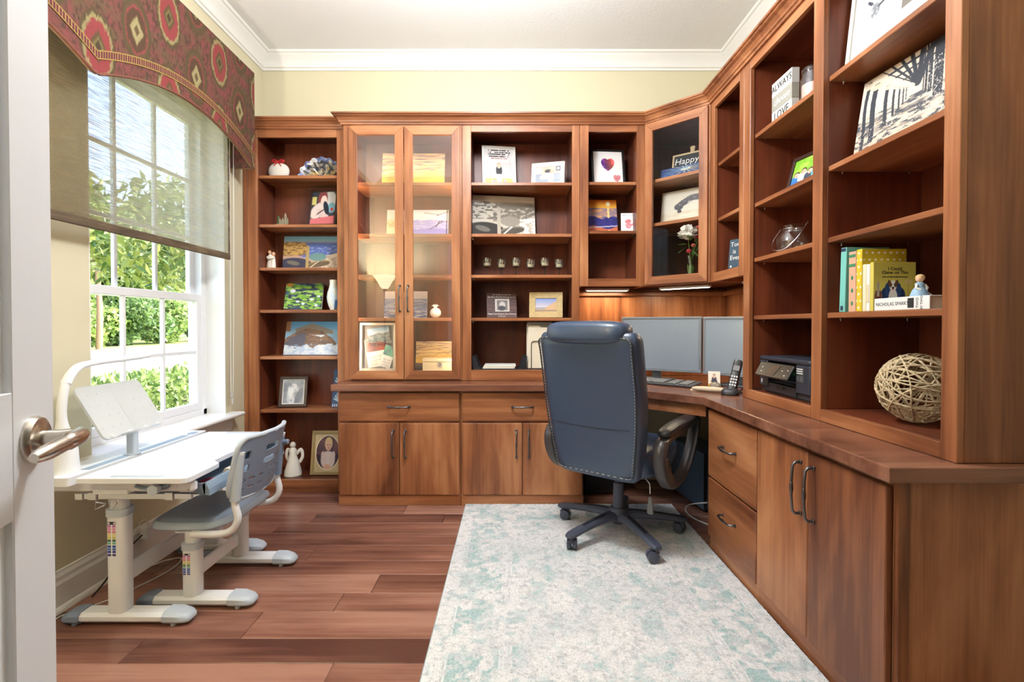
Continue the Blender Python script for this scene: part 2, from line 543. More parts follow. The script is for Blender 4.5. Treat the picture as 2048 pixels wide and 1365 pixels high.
# ================================================================== THE ROOM
XL, XR, YB, ZC, YF = -1.785, 1.55, 3.545, 3.04, -4.0
WY0, WY1, WZ0, WZ1 = 2.08, 3.06, 0.567, 2.40       # window opening
def struct(o, label=None):
    o['kind'] = 'structure'
    if label: o['label'] = label
    return o

fl = struct(MB().box(XL - 0.2, XR + 0.2, YF, YB + 0.2, -0.2, -0.013, 0).build('floor', 'bark_grey'), 'reddish brown hand-scraped hardwood floor')
rng = random.Random(11)
y = 0.75; row = 0
while y < YB:
    wd = (0.135, 0.15, 0.128, 0.165)[row % 4]
    x = XL - rng.uniform(0.0, 0.7)
    while x < XR:
        ln = rng.uniform(0.7, 1.5)
        a, b = max(x, XL), min(x + ln, XR)
        if b - a > 0.03 and y + wd > 0.8:
            MB().box(a + 0.0006, b - 0.0006, y + 0.0006, min(y + wd, YB) - 0.0006, -0.013, -rng.uniform(0, 0.0006), 0.0022).build('plank', 'plank_wood', fl)
        x += ln
    y += wd; row += 1
MB().box(XL, XR, YF, 0.75, -0.013, -0.001, 0).build('plank_field', 'plank_wood', fl)

struct(MB().box(XL - 0.35, XR + 0.35, YF, YB + 0.35, ZC, ZC + 0.15, 0).build('ceiling', 'ceiling_paint'), 'white lightly textured ceiling')
struct(MB().box(XL - 0.2, XR + 0.2, YB, YB + 0.2, -0.2, ZC, 0).build('wall_back', 'wall_paint'), 'beige painted wall above the cabinets')
struct(MB().box(XR, XR + 0.2, YF, YB, -0.2, ZC, 0).build('wall_right', 'wall_paint'))
w = MB()
w.box(XL - 0.2, XL, YF, WY0, -0.2, ZC, 0); w.box(XL - 0.2, XL, WY1, YB, -0.2, ZC, 0)
w.box(XL - 0.2, XL, WY0, WY1, -0.2, WZ0 - 0.02, 0); w.box(XL - 0.2, XL, WY0, WY1, WZ1, ZC, 0)
struct(w.build('wall_left', 'wall_paint'), 'beige painted wall around the window')
w = MB(); w.box(XL, -0.44, -0.17, -0.03, 0, ZC, 0); 
struct(w.build('wall_front', 'wall_paint'))
struct(MB().box(XL - 0.2, XR + 0.2, YF - 0.1, YF, -0.2, ZC, 0).build('wall_light_block', 'wall_paint'))  # unseen wall, added to keep sky light from coming in behind the camera

# white crown moulding round the ceiling
cp = [(0, ZC - 0.105), (0.010, ZC - 0.105), (0.014, ZC - 0.092), (0.024, ZC - 0.088), (0.030, ZC - 0.07), (0.048, ZC - 0.045), (0.068, ZC - 0.028), (0.076, ZC - 0.016), (0.088, ZC - 0.012), (0.095, ZC), (0, ZC)]
struct(MB().sweep([(XL, YF), (XL, YB), (XR, YB), (XR, YF)], cp, -1).build('trim_1', 'white_trim', smooth=25), 'white crown moulding where the walls meet the ceiling')
bp_ = [(0, 0), (0.02, 0), (0.02, 0.105), (0.014, 0.118), (0.014, 0.132), (0.007, 0.146), (0.007, 0.152), (0, 0.155)]
struct(MB().sweep([(XL, 0.0), (XL, 3.268)], bp_, -1).build('baseboard_left', 'white_trim'), 'tall white baseboard under the window')
struct(MB().sweep([(XL, 0.0), (XL, 3.268)], [(0.02, 0), (0.036, 0), (0.034, 0.010), (0.028, 0.018), (0.02, 0.02)], -1).build('trim_2', 'white_trim'))

# ---------------------------------------------------------------- window
win = thing('window_1', 'white double-hung window with divided panes looking onto the garden', None, (XL - 0.15, (WY0 + WY1) / 2, WZ0), kind='structure')
wo = win.location
m = MB()
m.box(-1.985, -1.90, WY0, WY0 + 0.033, WZ0, WZ1); m.box(-1.985, -1.90, WY1 - 0.046, WY1, WZ0, WZ1)
m.box(-1.985, -1.90, WY0, WY1, WZ1 - 0.03, WZ1); m.box(-1.985, -1.90, WY0, WY1, WZ0, WZ0 + 0.035)
m.box(-1.91, -1.897, WY1 - 0.05, WY1 - 0.035, WZ0, WZ1); m.box(-1.91, -1.897, WY0 + 0.03, WY0 + 0.04, WZ0, WZ1)
m.build('window_frame', 'white_vinyl', win, off=wo)
m = MB()
m.box(-1.905, XL - 0.001, WY0 - 0.012, WY0, WZ0, WZ1, 0); m.box(-1.905, XL - 0.001, WY1, WY1 + 0.012, WZ0, WZ1, 0); m.box(-1.905, XL - 0.001, WY0, WY1, WZ1, WZ1 + 0.012, 0)
m.box(-1.905, XL + 0.001, WY1 - 0.004, WY1 + 0.0, WZ0, WZ1, 0); m.box(-1.905, XL + 0.001, WY0, WY0 + 0.004, WZ0, WZ1, 0)
m.build('jamb_liner', 'white_trim', win, off=wo)
def sash(name, x0, x1, z0, z1, rb, rt, rows):
    y0, y1 = WY0 + 0.032, WY1 - 0.045
    st = 0.038
    m = MB()
    m.box(x0, x1, y0, y0 + st, z0, z1, 0.003); m.box(x0, x1, y1 - st, y1, z0, z1, 0.003)
    m.box(x0, x1, y0 + st, y1 - st, z0, z0 + rb, 0.003); m.box(x0, x1, y0 + st, y1 - st, z1 - rt, z1, 0.003)
    s = m.build(name, 'white_vinyl', win, off=wo)
    gy0, gy1, gz0, gz1 = y0 + st, y1 - st, z0 + rb, z1 - rt
    xm = (x0 + x1) / 2
    pw = (gy1 - gy0) / 3; ph = (gz1 - gz0) / rows
    for k in (1, 2):
        MB().box(xm - 0.008, xm + 0.012, gy0 + pw * k - 0.010, gy0 + pw * k + 0.010, gz0, gz1, 0.003).build('muntin', 'white_vinyl', s, off=wo)
    for k in range(1, rows):
        MB().box(xm - 0.007, xm + 0.011, gy0, gy1, gz0 + ph * k - 0.010, gz0 + ph * k + 0.010, 0.003).build('muntin', 'white_vinyl', s, off=wo)
    for i in range(3):
        for k in range(rows):
            a = gy0 + pw * i; c = gz0 + ph * k
            MB().box(xm - 0.002, xm + 0.001, a, a + pw, c, c + ph, 0).build('pane', 'pane_glass', s, off=wo)
    return s
sash('upper_sash', -1.975, -1.945, 1.262, WZ1 - 0.03, 0.04, 0.04, 3)
lo = sash('lower_sash', -1.938, -1.905, WZ0 + 0.035, 1.305, 0.045, 0.042, 2)
MB().box(-1.905, -1.895, 3.005, 3.018, 1.16, 1.20, 0.003).build('sash_latch', 'white_vinyl', lo, off=wo)
MB().prism([(-1.905, 0.567), (-1.905, 0.545), (-1.712, 0.545), (-1.70, 0.553), (-1.70, 0.561), (-1.708, 0.567)], 2.02, 3.13, 'y').build('window_sill', 'white_trim', win, off=wo)
MB().prism([(-1.785, 0.455), (-1.772, 0.455), (-1.764, 0.475), (-1.764, 0.545), (-1.785, 0.545)], 2.05, 3.10, 'y').build('apron', 'white_trim', win, off=wo)

# ---------------------------------------------------------------- open door with lever
DT = R(111.7)
dr = thing('door_1', 'white panelled door standing open at the left edge', None, (-0.401, -0.004, 0), DT, kind='structure')
DW, DH, DTH = 0.813, 2.03, 0.035
for a, b in ((0.0, 0.11), (DW - 0.11, DW)):
    MB().box(a, b, 0, DTH, 0.01, DH, 0.002).build('stile', 'door_paint', dr)
for a, b in ((0.01, 0.22), (0.86, 1.03), (1.92, DH)):
    MB().box(0.11, DW - 0.11, 0, DTH, a, b, 0.001).build('rail', 'door_paint', dr)
MB().box(DW / 2 - 0.055, DW / 2 + 0.055, 0.0, DTH, 0.22, 0.86, 0.001).build('mullion', 'door_paint', dr)
MB().box(DW / 2 - 0.055, DW / 2 + 0.055, 0.0, DTH, 1.03, 1.92, 0.001).build('mullion', 'door_paint', dr)
for (a, b) in ((0.11, DW / 2 - 0.055), (DW / 2 + 0.055, DW - 0.11)):
    for (c, d) in ((0.22, 0.86), (1.03, 1.92)):
        mm = MB()
        mm.box(a, b, 0.010, DTH - 0.010, c, d, 0)
        mm.box(a + 0.028, b - 0.028, 0.003, DTH - 0.003, c + 0.028, d - 0.028, 0.007)
        mm.build('panel', 'door_paint', dr)
hx, hz = DW - 0.062, 0.958
ro = MB().tube([(hx, 0.0, hz), (hx, -0.004, hz), (hx, -0.010, hz), (hx, -0.013, hz)], [0.033, 0.033, 0.030, 0.024], 28).build('rose', 'nickel', dr, smooth=35)
lv = MB()
lv.tube([(hx, -0.010, hz), (hx, -0.03, hz), (hx, -0.05, hz)], [0.012, 0.011, 0.0125], 16)
lv.tube(smooth_path([(hx + 0.010, -0.050, hz), (hx - 0.004, -0.052, hz), (hx - 0.032, -0.051, hz - 0.001), (hx - 0.066, -0.047, hz - 0.004), (hx - 0.098, -0.042, hz - 0.007)], 6),
        [0.010] + [0.0125] * 12 + [0.011] * 6 + [0.011, 0.0105, 0.010, 0.009, 0.008, 0.006], 14)
lv.build('lever', 'nickel', ro, smooth=35)

# ---------------------------------------------------------------- valance over the window
XV = -1.622
VY0, VY1, VZT = 0.757, 3.117, 2.704
def zb(Y):
    c = np.where(Y > 1.937, 2.527, 1.347)
    return 2.10 + 0.147 * np.clip(1 - ((Y - c) / 0.59) ** 2, 0, 1)
va = thing('window_valance', 'red and olive ikat fabric valance with an arched lower edge', 'valance', (XL, 2.5, 2.10))
vo = va.location
def ikat(Yc, Zc):
    n1 = fbm(Yc * 14, Zc * 26, 3); n2 = fbm(Yc * 120, Zc * 60, 8); n3 = fbm(Yc * 40, Zc * 15, 21)
    P = Paint(Yc, Zc, (146, 74, 62))
    P.put((n3 - 0.40) * 4, (166, 72, 70)); P.put((n1 - 0.47) * 4, (126, 94, 58)); P.put((n2 - 0.47) * 4, (96, 62, 40))
    jag = (n2 - 0.5) * 0.5 + (vnoise(Yc * 260, Zc * 3, 5) - 0.5) * 0.28
    for kind, (y0, z0) in (('b', (2.145, 2.392)), ('r', (2.347, 2.572)), ('r', (2.347, 2.212)), ('b', (2.145, 2.752))):
        dy = (Yc - y0 + 0.2) % 0.402 - 0.2
        for zz in ((z0,)):
            dz = Zc - zz
            d = np.sqrt((dy / 0.072) ** 2 + (dz / 0.118) ** 2) + jag * 0.38
            dd = np.abs(dy) / 0.072 + np.abs(dz) / 0.118
            ring = lambda r, c: P.put((r - d) * 14, c)
            ring(1.22, (104, 80, 40))
            ring(1.06, (182, 164, 100) if kind == 'r' else (112, 84, 46))
            ring(0.90, (182, 62, 62) if kind == 'r' else (190, 66, 66))
            ring(0.82, (182, 62, 62) if kind == 'r' else (104, 66, 38))
            P.put((0.60 - dd - jag * 0.2) * 10, (112, 84, 40) if kind == 'r' else (190, 172, 108))
            P.put((0.40 - dd - jag * 0.2) * 10, (150, 130, 70) if kind == 'r' else (196, 180, 120))
            P.put((0.26 - dd) * 12, (84, 62, 30) if kind == 'r' else (120, 88, 44))
    g = P.c.mean(-1, keepdims=True)
    return (P.c * 0.86 + g * 0.14) * 0.74
yy = np.linspace(VY0, VY1, 90)
poly = [(float(a), float(b)) for a, b in zip(yy, zb(yy))] + [(VY1, VZT), (VY0, VZT)]
mat('lining_fabric', srgb(150, 120, 90), 0.9)
mat('welt_fabric', srgb(116, 70, 54), 0.9, var=0.35, vscale=40)
MB().prism(poly, XV - 0.02, XV - 0.002, 'x').build('front_board', 'lining_fabric', va, off=vo)
def vpos(U, V):
    Y = VY0 + (VY1 - VY0) * U
    z0 = zb(Y)
    return XV + 0 * U - vo.x, Y - vo.y, z0 + (VZT - z0) * V - vo.z
def vcol(U, V):
    Y = VY0 + (VY1 - VY0) * U; z0 = zb(Y)
    return ikat(Y, z0 + (VZT - z0) * V)
print_mat('fabric_print', 0.9)
_nt2 = M['fabric_print'].node_tree
_nz = _nt2.nodes.new('ShaderNodeTexNoise'); _nz.inputs['Scale'].default_value = 320
_bm = _nt2.nodes.new('ShaderNodeBump'); _bm.inputs['Strength'].default_value = 0.3; _bm.inputs['Distance'].default_value = 0.003
_nt2.links.new(_nz.outputs[0], _bm.inputs['Height']); _nt2.links.new(_bm.outputs[0], _nt2.nodes['Principled BSDF'].inputs['Normal'])
colour_grid('front_panel', 'fabric_print', vpos, 520, 150, vcol, va)
# return at the far end
MB().box(XL + 0.001, XV - 0.001, VY1 - 0.018, VY1 - 0.001, 2.10, VZT, 0.001).build('end_board', 'lining_fabric', va, off=vo)
for nm, yv in (('end_panel', VY1), ('end_panel', VY1 - 0.019)):
    colour_grid(nm, 'fabric_print', lambda U, V, yv=yv: (XL + 0.001 + (XV - XL) * U - vo.x, yv - vo.y + 0 * U, 2.10 + (VZT - 2.10) * V - vo.z), 40, 100,
                lambda U, V: ikat(U * 0.16 + 2.0, 2.10 + 0.6 * V), va)
MB().box(XL + 0.001, XV - 0.001, VY0, VY0 + 0.018, 2.10, VZT, 0.001).build('end_board', 'welt_fabric', va, off=vo)
MB().box(XL + 0.001, XV - 0.021, VY0, VY1 - 0.02, VZT - 0.02, VZT, 0.001).build('top_board', 'lining_fabric', va, off=vo)
def braid(U, V):
    Y = VY0 + (VY1 - VY0) * U
    s = (Y / 0.0125) % 1.0
    P = Paint(U, V, (150, 124, 62))
    P.put(((np.abs(V - 0.5) < 0.40) & (np.abs(s - 0.5) < 0.36)).astype(float), (92, 34, 46))
    return P.c
colour_grid('braid', 'fabric_print', lambda U, V: (XV + 0.003 + 0 * U - vo.x, VY0 + (VY1 - VY0) * U - vo.y, zb(VY0 + (VY1 - VY0) * U) + 0.058 + 0.036 * V - vo.z), 1600, 12, braid, va)
MB().tube([(XV - 0.004, float(a), float(b)) for a, b in zip(yy, zb(yy))], 0.006, 6).build('welt', 'welt_fabric', va, off=vo)

# ---------------------------------------------------------------- woven shade
bm_ = bpy.data.materials.new('woven_shade'); bm_.use_nodes = True
nt = bm_.node_tree; N = nt.nodes; L = nt.links; N.remove(N['Principled BSDF'])
tc = N.new('ShaderNodeTexCoord')
def _nz(scale, detail=3):
    mp = N.new('ShaderNodeMapping'); mp.inputs['Scale'].default_value = scale; L.new(tc.outputs['Object'], mp.inputs[0])
    n = N.new('ShaderNodeTexNoise'); n.inputs['Scale'].default_value = 1; n.inputs['Detail'].default_value = detail; L.new(mp.outputs[0], n.inputs['Vector']); return n.outputs[0]
st = _nz((1, 9, 240)); warp = _nz((1, 380, 3), 1)
cr = N.new('ShaderNodeValToRGB'); cr.color_ramp.elements[0].position = 0.42; cr.color_ramp.elements[0].color = (*srgb(38, 30, 21), 1)
cr.color_ramp.elements[1].position = 0.62; cr.color_ramp.elements[1].color = (*srgb(104, 88, 66), 1); L.new(st, cr.inputs[0])
df = N.new('ShaderNodeBsdfDiffuse'); L.new(cr.outputs[0], df.inputs[0])
tl = N.new('ShaderNodeBsdfTranslucent'); tl.inputs[0].default_value = (*srgb(206, 194, 170), 1)
tr = N.new('ShaderNodeBsdfTransparent')
m1 = N.new('ShaderNodeMixShader'); m1.inputs[0].default_value = 0.46; L.new(df.outputs[0], m1.inputs[1]); L.new(tl.outputs[0], m1.inputs[2])
mr = N.new('ShaderNodeMapRange'); mr.inputs[1].default_value = 0.42; mr.inputs[2].default_value = 0.57; mr.inputs[3].default_value = 0.40; mr.inputs[4].default_value = 0.14
L.new(st, mr.inputs[0])
m2 = N.new('ShaderNodeMixShader'); L.new(mr.outputs[0], m2.inputs[0]); L.new(m1.outputs[0], m2.inputs[1]); L.new(tr.outputs[0], m2.inputs[2])
L.new(m2.outputs[0], N['Material Output'].inputs[0]); M['woven_shade'] = bm_
wood('shade_hem', 'y', srgb(64, 52, 40), srgb(92, 76, 58), srgb(140, 122, 96), 0.85, 3.0)
XS = -1.70
sh = thing('woven_shade', 'brown woven roller shade lowered halfway over the window', 'shade', (XS, 2.28, 1.51))
so = sh.location
m = MB(); m.add([(XS, 1.60, 1.53), (XS, 2.97, 1.53), (XS, 2.97, 2.62), (XS, 1.60, 2.62)], [(0, 1, 2, 3)])
m.build('shade_cloth', 'woven_shade', sh, off=so)
MB().box(XS - 0.005, XS + 0.005, 1.60, 2.97, 1.51, 1.548, 0.003).build('hem_bar', 'shade_hem', sh, off=so)
MB().box(XS - 0.003, XS + 0.003, 2.955, 2.97, 1.548, 2.62, 0.001).build('side_hem', 'shade_hem', sh, off=so)
MB().cyl((XS - 0.02, 1.60, 2.64), (XS - 0.02, 2.98, 2.64), 0.022).build('roller', 'white_trim', sh, off=so, smooth=40)
MB().tube(smooth_path([(XS - 0.03, 3.03, 2.62), (XS - 0.04, 3.045, 1.8), (XS - 0.045, 3.05, 0.80), (XS - 0.047, 3.06, 0.68), (XS - 0.046, 3.075, 0.70), (XS - 0.04, 3.085, 1.6), (XS - 0.03, 3.07, 2.62)], 6), 0.0016, 6).build('bead_chain', 'cord_white', sh, off=so)
MB().box(XS - 0.056, XS - 0.04, 3.053, 3.068, 0.66, 0.70, 0.003).build('chain_clip', 'clear_glass', sh, off=so)

# ---------------------------------------------------------------- lamps of the room
cl = thing('ceiling_light', 'round white flush ceiling light over the middle of the room', 'lamp', (-0.15, 1.85, ZC))
MB().lathe([(0.20, 0), (0.20, -0.02), (0.19, -0.03), (0.0, -0.03)], (0, 0, 0), 32).build('rim', 'nickel', cl, smooth=30)
MB().lathe([(0.185, -0.028), (0.175, -0.055), (0.14, -0.085), (0.08, -0.105), (0.001, -0.112)], (0, 0, 0), 32).build('diffuser', 'diffuser', cl, smooth=60)
ld = bpy.data.lights.new('ceiling_lamp_light', 'POINT'); ld.energy = 100; ld.color = (0.93, 0.97, 1.0); ld.shadow_soft_size = 0.16
lo_ = bpy.data.objects.new('ceiling_lamp_light', ld); COL.objects.link(lo_); lo_.parent = cl; lo_.location = (0, 0, -0.45)

tl_ = thing('floor_lamp', 'lit torchiere floor lamp mirrored in the glass cabinet door', 'lamp', (-1.60, 0.18, 0))
MB().lathe([(0.13, 0), (0.13, 0.012), (0.10, 0.025), (0.03, 0.04), (0.014, 0.06), (0.0, 0.06)], n=28).build('base', 'brass_dark', tl_, smooth=30)
MB().lathe([(0.012, 0.05), (0.012, 0.8), (0.018, 0.82), (0.012, 0.84), (0.012, 1.52), (0.025, 1.55), (0.03, 1.58), (0.0, 1.58)], n=16).build('pole', 'brass_dark', tl_, smooth=30)
MB().lathe([(0.03, 1.57), (0.06, 1.60), (0.09, 1.66), (0.15, 1.74), (0.146, 1.74), (0.085, 1.665), (0.05, 1.61), (0.0, 1.60)], n=32).build('bowl_shade', 'shade_glass', tl_, smooth=40)
ld = bpy.data.lights.new('torchiere_light', 'POINT'); ld.energy = 150; ld.color = (1, 0.93, 0.84); ld.shadow_soft_size = 0.04
lo_ = bpy.data.objects.new('torchiere_light', ld); COL.objects.link(lo_); lo_.parent = tl_; lo_.location = (0, 0, 1.70)

# ================================================================== CABINETS  (local frame: x along the front, y into the cabinet, z up)
ZCT = 0.755                     # counter top
def handle_mesh(L, vertical):
    m = MB()
    pts = [(-L / 2, -0.004, 0), (-L / 2, -0.020, 0), (-L / 2 + 0.010, -0.029, 0), (-L * 0.25, -0.032, 0), (-0.02, -0.033, 0), (0, -0.033, 0), (0.02, -0.033, 0), (L * 0.25, -0.032, 0), (L / 2 - 0.010, -0.029, 0), (L / 2, -0.020, 0), (L / 2, -0.004, 0)]
    m.tube(pts, [0.006, 0.0055, 0.005, 0.0045, 0.0045, 0.0075, 0.0045, 0.0045, 0.005, 0.0055, 0.006], 8)
    for s in (-1, 1):
        m.box(s * L / 2 - 0.007, s * L / 2 + 0.007, -0.005, 0, -0.007, 0.007, 0.001)
        m.ball((s * 0.016, -0.033, 0), 0.006, 8, 6)
    if vertical:
        m.xf(Matrix.Rotation(R(90), 4, 'Y'))
    o = m.build('handle', 'pewter', smooth=45)
    me = o.data
    bpy.data.objects.remove(o)
    return me
H_V, H_X = handle_mesh(0.165, True), handle_mesh(0.125, False)
H_VL = handle_mesh(0.175, True)
def put_handle(me, parent, loc):
    o = link('handle', me, parent); o.location = loc; return o
_pin = MB(); _pin.box(-0.004, 0.004, -0.004, 0.004, -0.006, 0.0, 0.001); _pin.box(-0.002, 0.002, -0.002, 0.002, -0.012, -0.006, 0.0005)
_po = _pin.build('shelf_pin', 'chrome'); PIN = _po.data; bpy.data.objects.remove(_po)

def open_cabinet(t, w, d, z0, z1, sl, sr, rb, rt, shelves, bays=None, wd='z'):
    """face frame at y 0..0.02, carcass behind; z relative to the thing"""
    bays = bays or [(sl, w - sr)]
    MB().box(0, 0.018, 0.02, d, z0, z1).build('side_panel', 'wood_z', t)
    MB().box(w - 0.018, w, 0.02, d, z0, z1).build('side_panel', 'wood_z', t)
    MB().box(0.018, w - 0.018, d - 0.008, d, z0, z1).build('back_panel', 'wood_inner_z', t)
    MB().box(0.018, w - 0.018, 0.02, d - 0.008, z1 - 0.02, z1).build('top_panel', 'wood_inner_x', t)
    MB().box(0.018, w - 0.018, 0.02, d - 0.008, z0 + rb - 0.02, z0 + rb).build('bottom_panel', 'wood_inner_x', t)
    MB().box(0, sl, 0, 0.02, z0, z1).build('stile', 'wood_z', t)
    MB().box(w - sr, w, 0, 0.02, z0, z1).build('stile', 'wood_z', t)
    for i in range(len(bays) - 1):
        MB().box(bays[i][1], bays[i + 1][0], 0, 0.02, z0, z1).build('stile', 'wood_z', t)
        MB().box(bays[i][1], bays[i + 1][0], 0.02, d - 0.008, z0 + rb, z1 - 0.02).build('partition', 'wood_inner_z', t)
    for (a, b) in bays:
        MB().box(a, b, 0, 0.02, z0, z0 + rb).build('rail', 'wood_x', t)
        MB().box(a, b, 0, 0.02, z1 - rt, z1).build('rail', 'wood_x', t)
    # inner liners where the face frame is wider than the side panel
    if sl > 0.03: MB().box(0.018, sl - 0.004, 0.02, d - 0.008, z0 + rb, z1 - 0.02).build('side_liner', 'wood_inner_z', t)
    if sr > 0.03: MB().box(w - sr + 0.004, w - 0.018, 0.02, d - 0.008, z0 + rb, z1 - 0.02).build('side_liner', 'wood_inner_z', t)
    for (a, b) in bays:
        for z in shelves:
            s = MB().box(a - 0.002, b + 0.002, 0.024, d - 0.009, z - 0.02, z, 0.002).build('shelf', 'wood_x', t)
            for (x, y) in ((a + 0.006, 0.07), (a + 0.006, d - 0.06), (b - 0.006, 0.07), (b - 0.006, d - 0.06)):
                o = link('shelf_pin', PIN, s); o.location = (x, y, z - 0.02)

SH = [2.05, 1.715, 1.447, 1.165]
ZT = 2.43
WCROWN = [(0, 2.412), (0.010, 2.412), (0.013, 2.423), (0.019, 2.426), (0.022, 2.436), (0.032, 2.450), (0.045, 2.457), (0.049, 2.464), (0.056, 2.466), (0.058, 2.475), (0, 2.475)]

# --- bookcase against the window wall
BC = thing('bookcase', 'tall narrow stained wood bookcase in the corner beside the window', 'bookcase', (-1.783, 3.27, 0))
open_cabinet(BC, 0.673, 0.27, 0.0, ZT, 0.095, 0.05, 0.083, 0.07, [2.117, 1.791, 1.502, 1.22, 0.907, 0.548])
MB().box(0.028, 0.031, -0.002, 0.0, 0.0, ZT).build('bead', 'wood_inner_z', BC)
MB().sweep([(0.0, 0.0), (0.673, 0.0)], WCROWN, -1).build('crown', 'wood_x', BC)

# --- base cabinets under the back counter
def base_unit(label, loc, w):
    t = thing('base_cabinet', label, 'cabinet', loc, 0, 'base cabinets along the back wall')
    MB().box(0, w, 0.0, 0.475, 0.0, 0.711).build('body', 'wood_z', t)
    MB().box(0, w, -0.012, 0.0, 0.0, 0.064, 0.002).build('toe_board', 'wood_x', t)
    g = MB().box(0.008, w - 0.010, -0.021, -0.001, 0.525, 0.700, 0.003).build('drawer', 'wood_x', t)
    put_handle(H_X, g, (w / 2, -0.021, 0.615))
    c = w / 2
    for i, (a, b) in enumerate(((0.008, c - 0.002), (c + 0.002, w - 0.010))):
        dd = MB().box(a, b, -0.021, -0.001, 0.067, 0.512, 0.003).build('door', 'wood_z', t)
        put_handle(H_V, dd, (c - 0.038 if i == 0 else c + 0.038, -0.021, 0.385))
    return t
base_unit('wood base cabinet with drawer under the glass door cabinet', (-1.073, 3.045, 0), 0.757)
base_unit('wood base cabinet with drawer partly behind the office chair', (-0.314, 3.045, 0), 0.757)

# --- right-hand base units (front faces the room)
DU = thing('drawer_cabinet', 'wood base cabinet with two deep drawers beside the desk opening', 'cabinet', (1.005, 2.462, 0), -PI / 2)
MB().box(0, 0.489, 0.0, 0.537, 0.0, 0.711).build('body', 'wood_z', DU)
MB().box(0, 0.489, -0.008, 0.0, 0.0, 0.064, 0.002).build('toe_board', 'wood_x', DU)
for a, b in ((0.367, 0.695), (0.067, 0.359)):
    g = MB().box(0.004, 0.485, -0.021, -0.001, a, b, 0.003).build('drawer', 'wood_x', DU)
    put_handle(H_X, g, (0.245, -0.021, (a + b) / 2 + 0.02))
RU = thing('base_cabinet', 'wood base cabinet with two tall doors at the end of the counter', 'cabinet', (1.005, 1.972, 0), -PI / 2)
MB().box(0, 0.685, 0.0, 0.537, 0.0, 0.711).build('body', 'wood_z', RU)
MB().box(0, 0.685, -0.008, 0.0, 0.0, 0.064, 0.002).build('toe_board', 'wood_x', RU)
for i, (a, b) in enumerate(((0.004, 0.338), (0.342, 0.684))):
    dd = MB().box(a, b, -0.021, -0.001, 0.067, 0.695, 0.003).build('door', 'wood_z', RU)
    put_handle(H_VL, dd, (0.338 - 0.034 if i == 0 else 0.342 + 0.034, -0.021, 0.565))
MB().box(0.6855, 0.698, 0.004, 0.537, 0.0, 0.711, 0.002).build('end_panel', 'wood_z', RU)
MB().box(0.6855, 0.702, -0.001, 0.030, 0.0, 0.711, 0.002).build('corner_strip', 'wood_z', RU)

# --- counter top with the diagonal desk corner
CT = thing('countertop', 'dark wood counter running round the corner as a desk top', 'countertop', (0, 3.0, ZCT))
co_ = CT.location
MB().prism([(-1.105, 3.54), (-1.105, 2.99), (0.455, 2.99), (0.965, 2.48), (0.965, 1.252), (1.546, 1.252), (1.546, 3.54)], 0.713, ZCT).build('slab', 'counter_wood', CT, off=co_, bevel=0.004)
MB().prism([(0.49, 2.99), (0.985, 2.495), (0.998, 2.508), (0.503, 3.003)], 0.652, 0.712).build('apron', 'wood_x', CT, off=co_)

# --- wall units above the counter
GC = thing('display_cabinet', 'wood display cabinet with two glass doors above the counter', 'cabinet', (-1.092, 3.20, ZCT))
open_cabinet(GC, 0.767, 0.343, 0.001, ZT - ZCT, 0.05, 0.03, 0.05, 0.06, [z - ZCT for z in SH])
def mitred_door(t, x0, x1, z0, z1, fw, glass, handle_x=None, hz=0.0):
    d = thing('door', None, None); d.parent = t
    y0, y1 = -0.021, -0.001
    def piece(nm, poly, mt):
        return MB().prism(poly, y0, y1, 'y').build(nm, mt, d, bevel=0.0015)
    piece('stile', [(x0, z0), (x0 + fw, z0 + fw), (x0 + fw, z1 - fw), (x0, z1)], 'wood_z')
    piece('stile', [(x1, z0), (x1, z1), (x1 - fw, z1 - fw), (x1 - fw, z0 + fw)], 'wood_z')
    piece('rail', [(x0, z1), (x0 + fw, z1 - fw), (x1 - fw, z1 - fw), (x1, z1)], 'wood_x')
    piece('rail', [(x0, z0), (x1, z0), (x1 - fw, z0 + fw), (x0 + fw, z0 + fw)], 'wood_x')
    MB().box(x0 + fw - 0.006, x1 - fw + 0.006, -0.012, -0.009, z0 + fw - 0.006, z1 - fw + 0.006, 0).build('pane', glass, d)
    if handle_x is not None: put_handle(H_V, d, (handle_x, y0, hz))
    return d
mitred_door(GC, 0.040, 0.392, 0.012, 1.643, 0.055, 'cabinet_glass', 0.368, 0.535)
mitred_door(GC, 0.398, 0.757, 0.012, 1.643, 0.055, 'cabinet_glass', 0.422, 0.535)
for xs in (0.062, 0.727):
    MB().box(xs - 0.005, xs + 0.005, 0.021, 0.027, 0.08, 1.60, 0.001).build('added_glow_strip', 'added_cabinet_glow', GC)  # hidden glowing strips, added to brighten the cabinet interior

OC = thing('shelf_unit', 'open wood shelf unit between the glass doors and the desk', 'shelf unit', (-0.323, 3.20, ZCT))
open_cabinet(OC, 0.761, 0.343, 0.001, ZT - ZCT, 0.058, 0.049, 0.069, 0.061, [z - ZCT for z in SH])
NC = thing('wall_cabinet', 'narrow open wood wall cabinet left of the angled corner cabinet', 'cabinet', (0.440, 3.20, 1.37))
open_cabinet(NC, 0.421, 0.343, 0.0, ZT - 1.37, 0.056, 0.052, 0.05, 0.061, [2.053 - 1.37, 1.735 - 1.37])
RC = thing('wall_cabinet', 'narrow open wood wall cabinet right of the angled corner cabinet', 'cabinet', (1.165, 2.899, 1.37), -PI / 2)
open_cabinet(RC, 0.414, 0.38, 0.0, ZT - 1.37, 0.05, 0.05, 0.05, 0.061, [2.053 - 1.37, 1.736 - 1.37])
TC = thing('bookcase', 'large two-bay wood bookcase standing on the right-hand counter', 'bookcase', (1.165, 2.481, ZCT), -PI / 2)
open_cabinet(TC, 1.196, 0.38, 0.001, ZT - ZCT, 0.062, 0.05, 0.045, 0.061, [z - ZCT for z in SH], [(0.062, 0.566), (0.626, 1.146)])

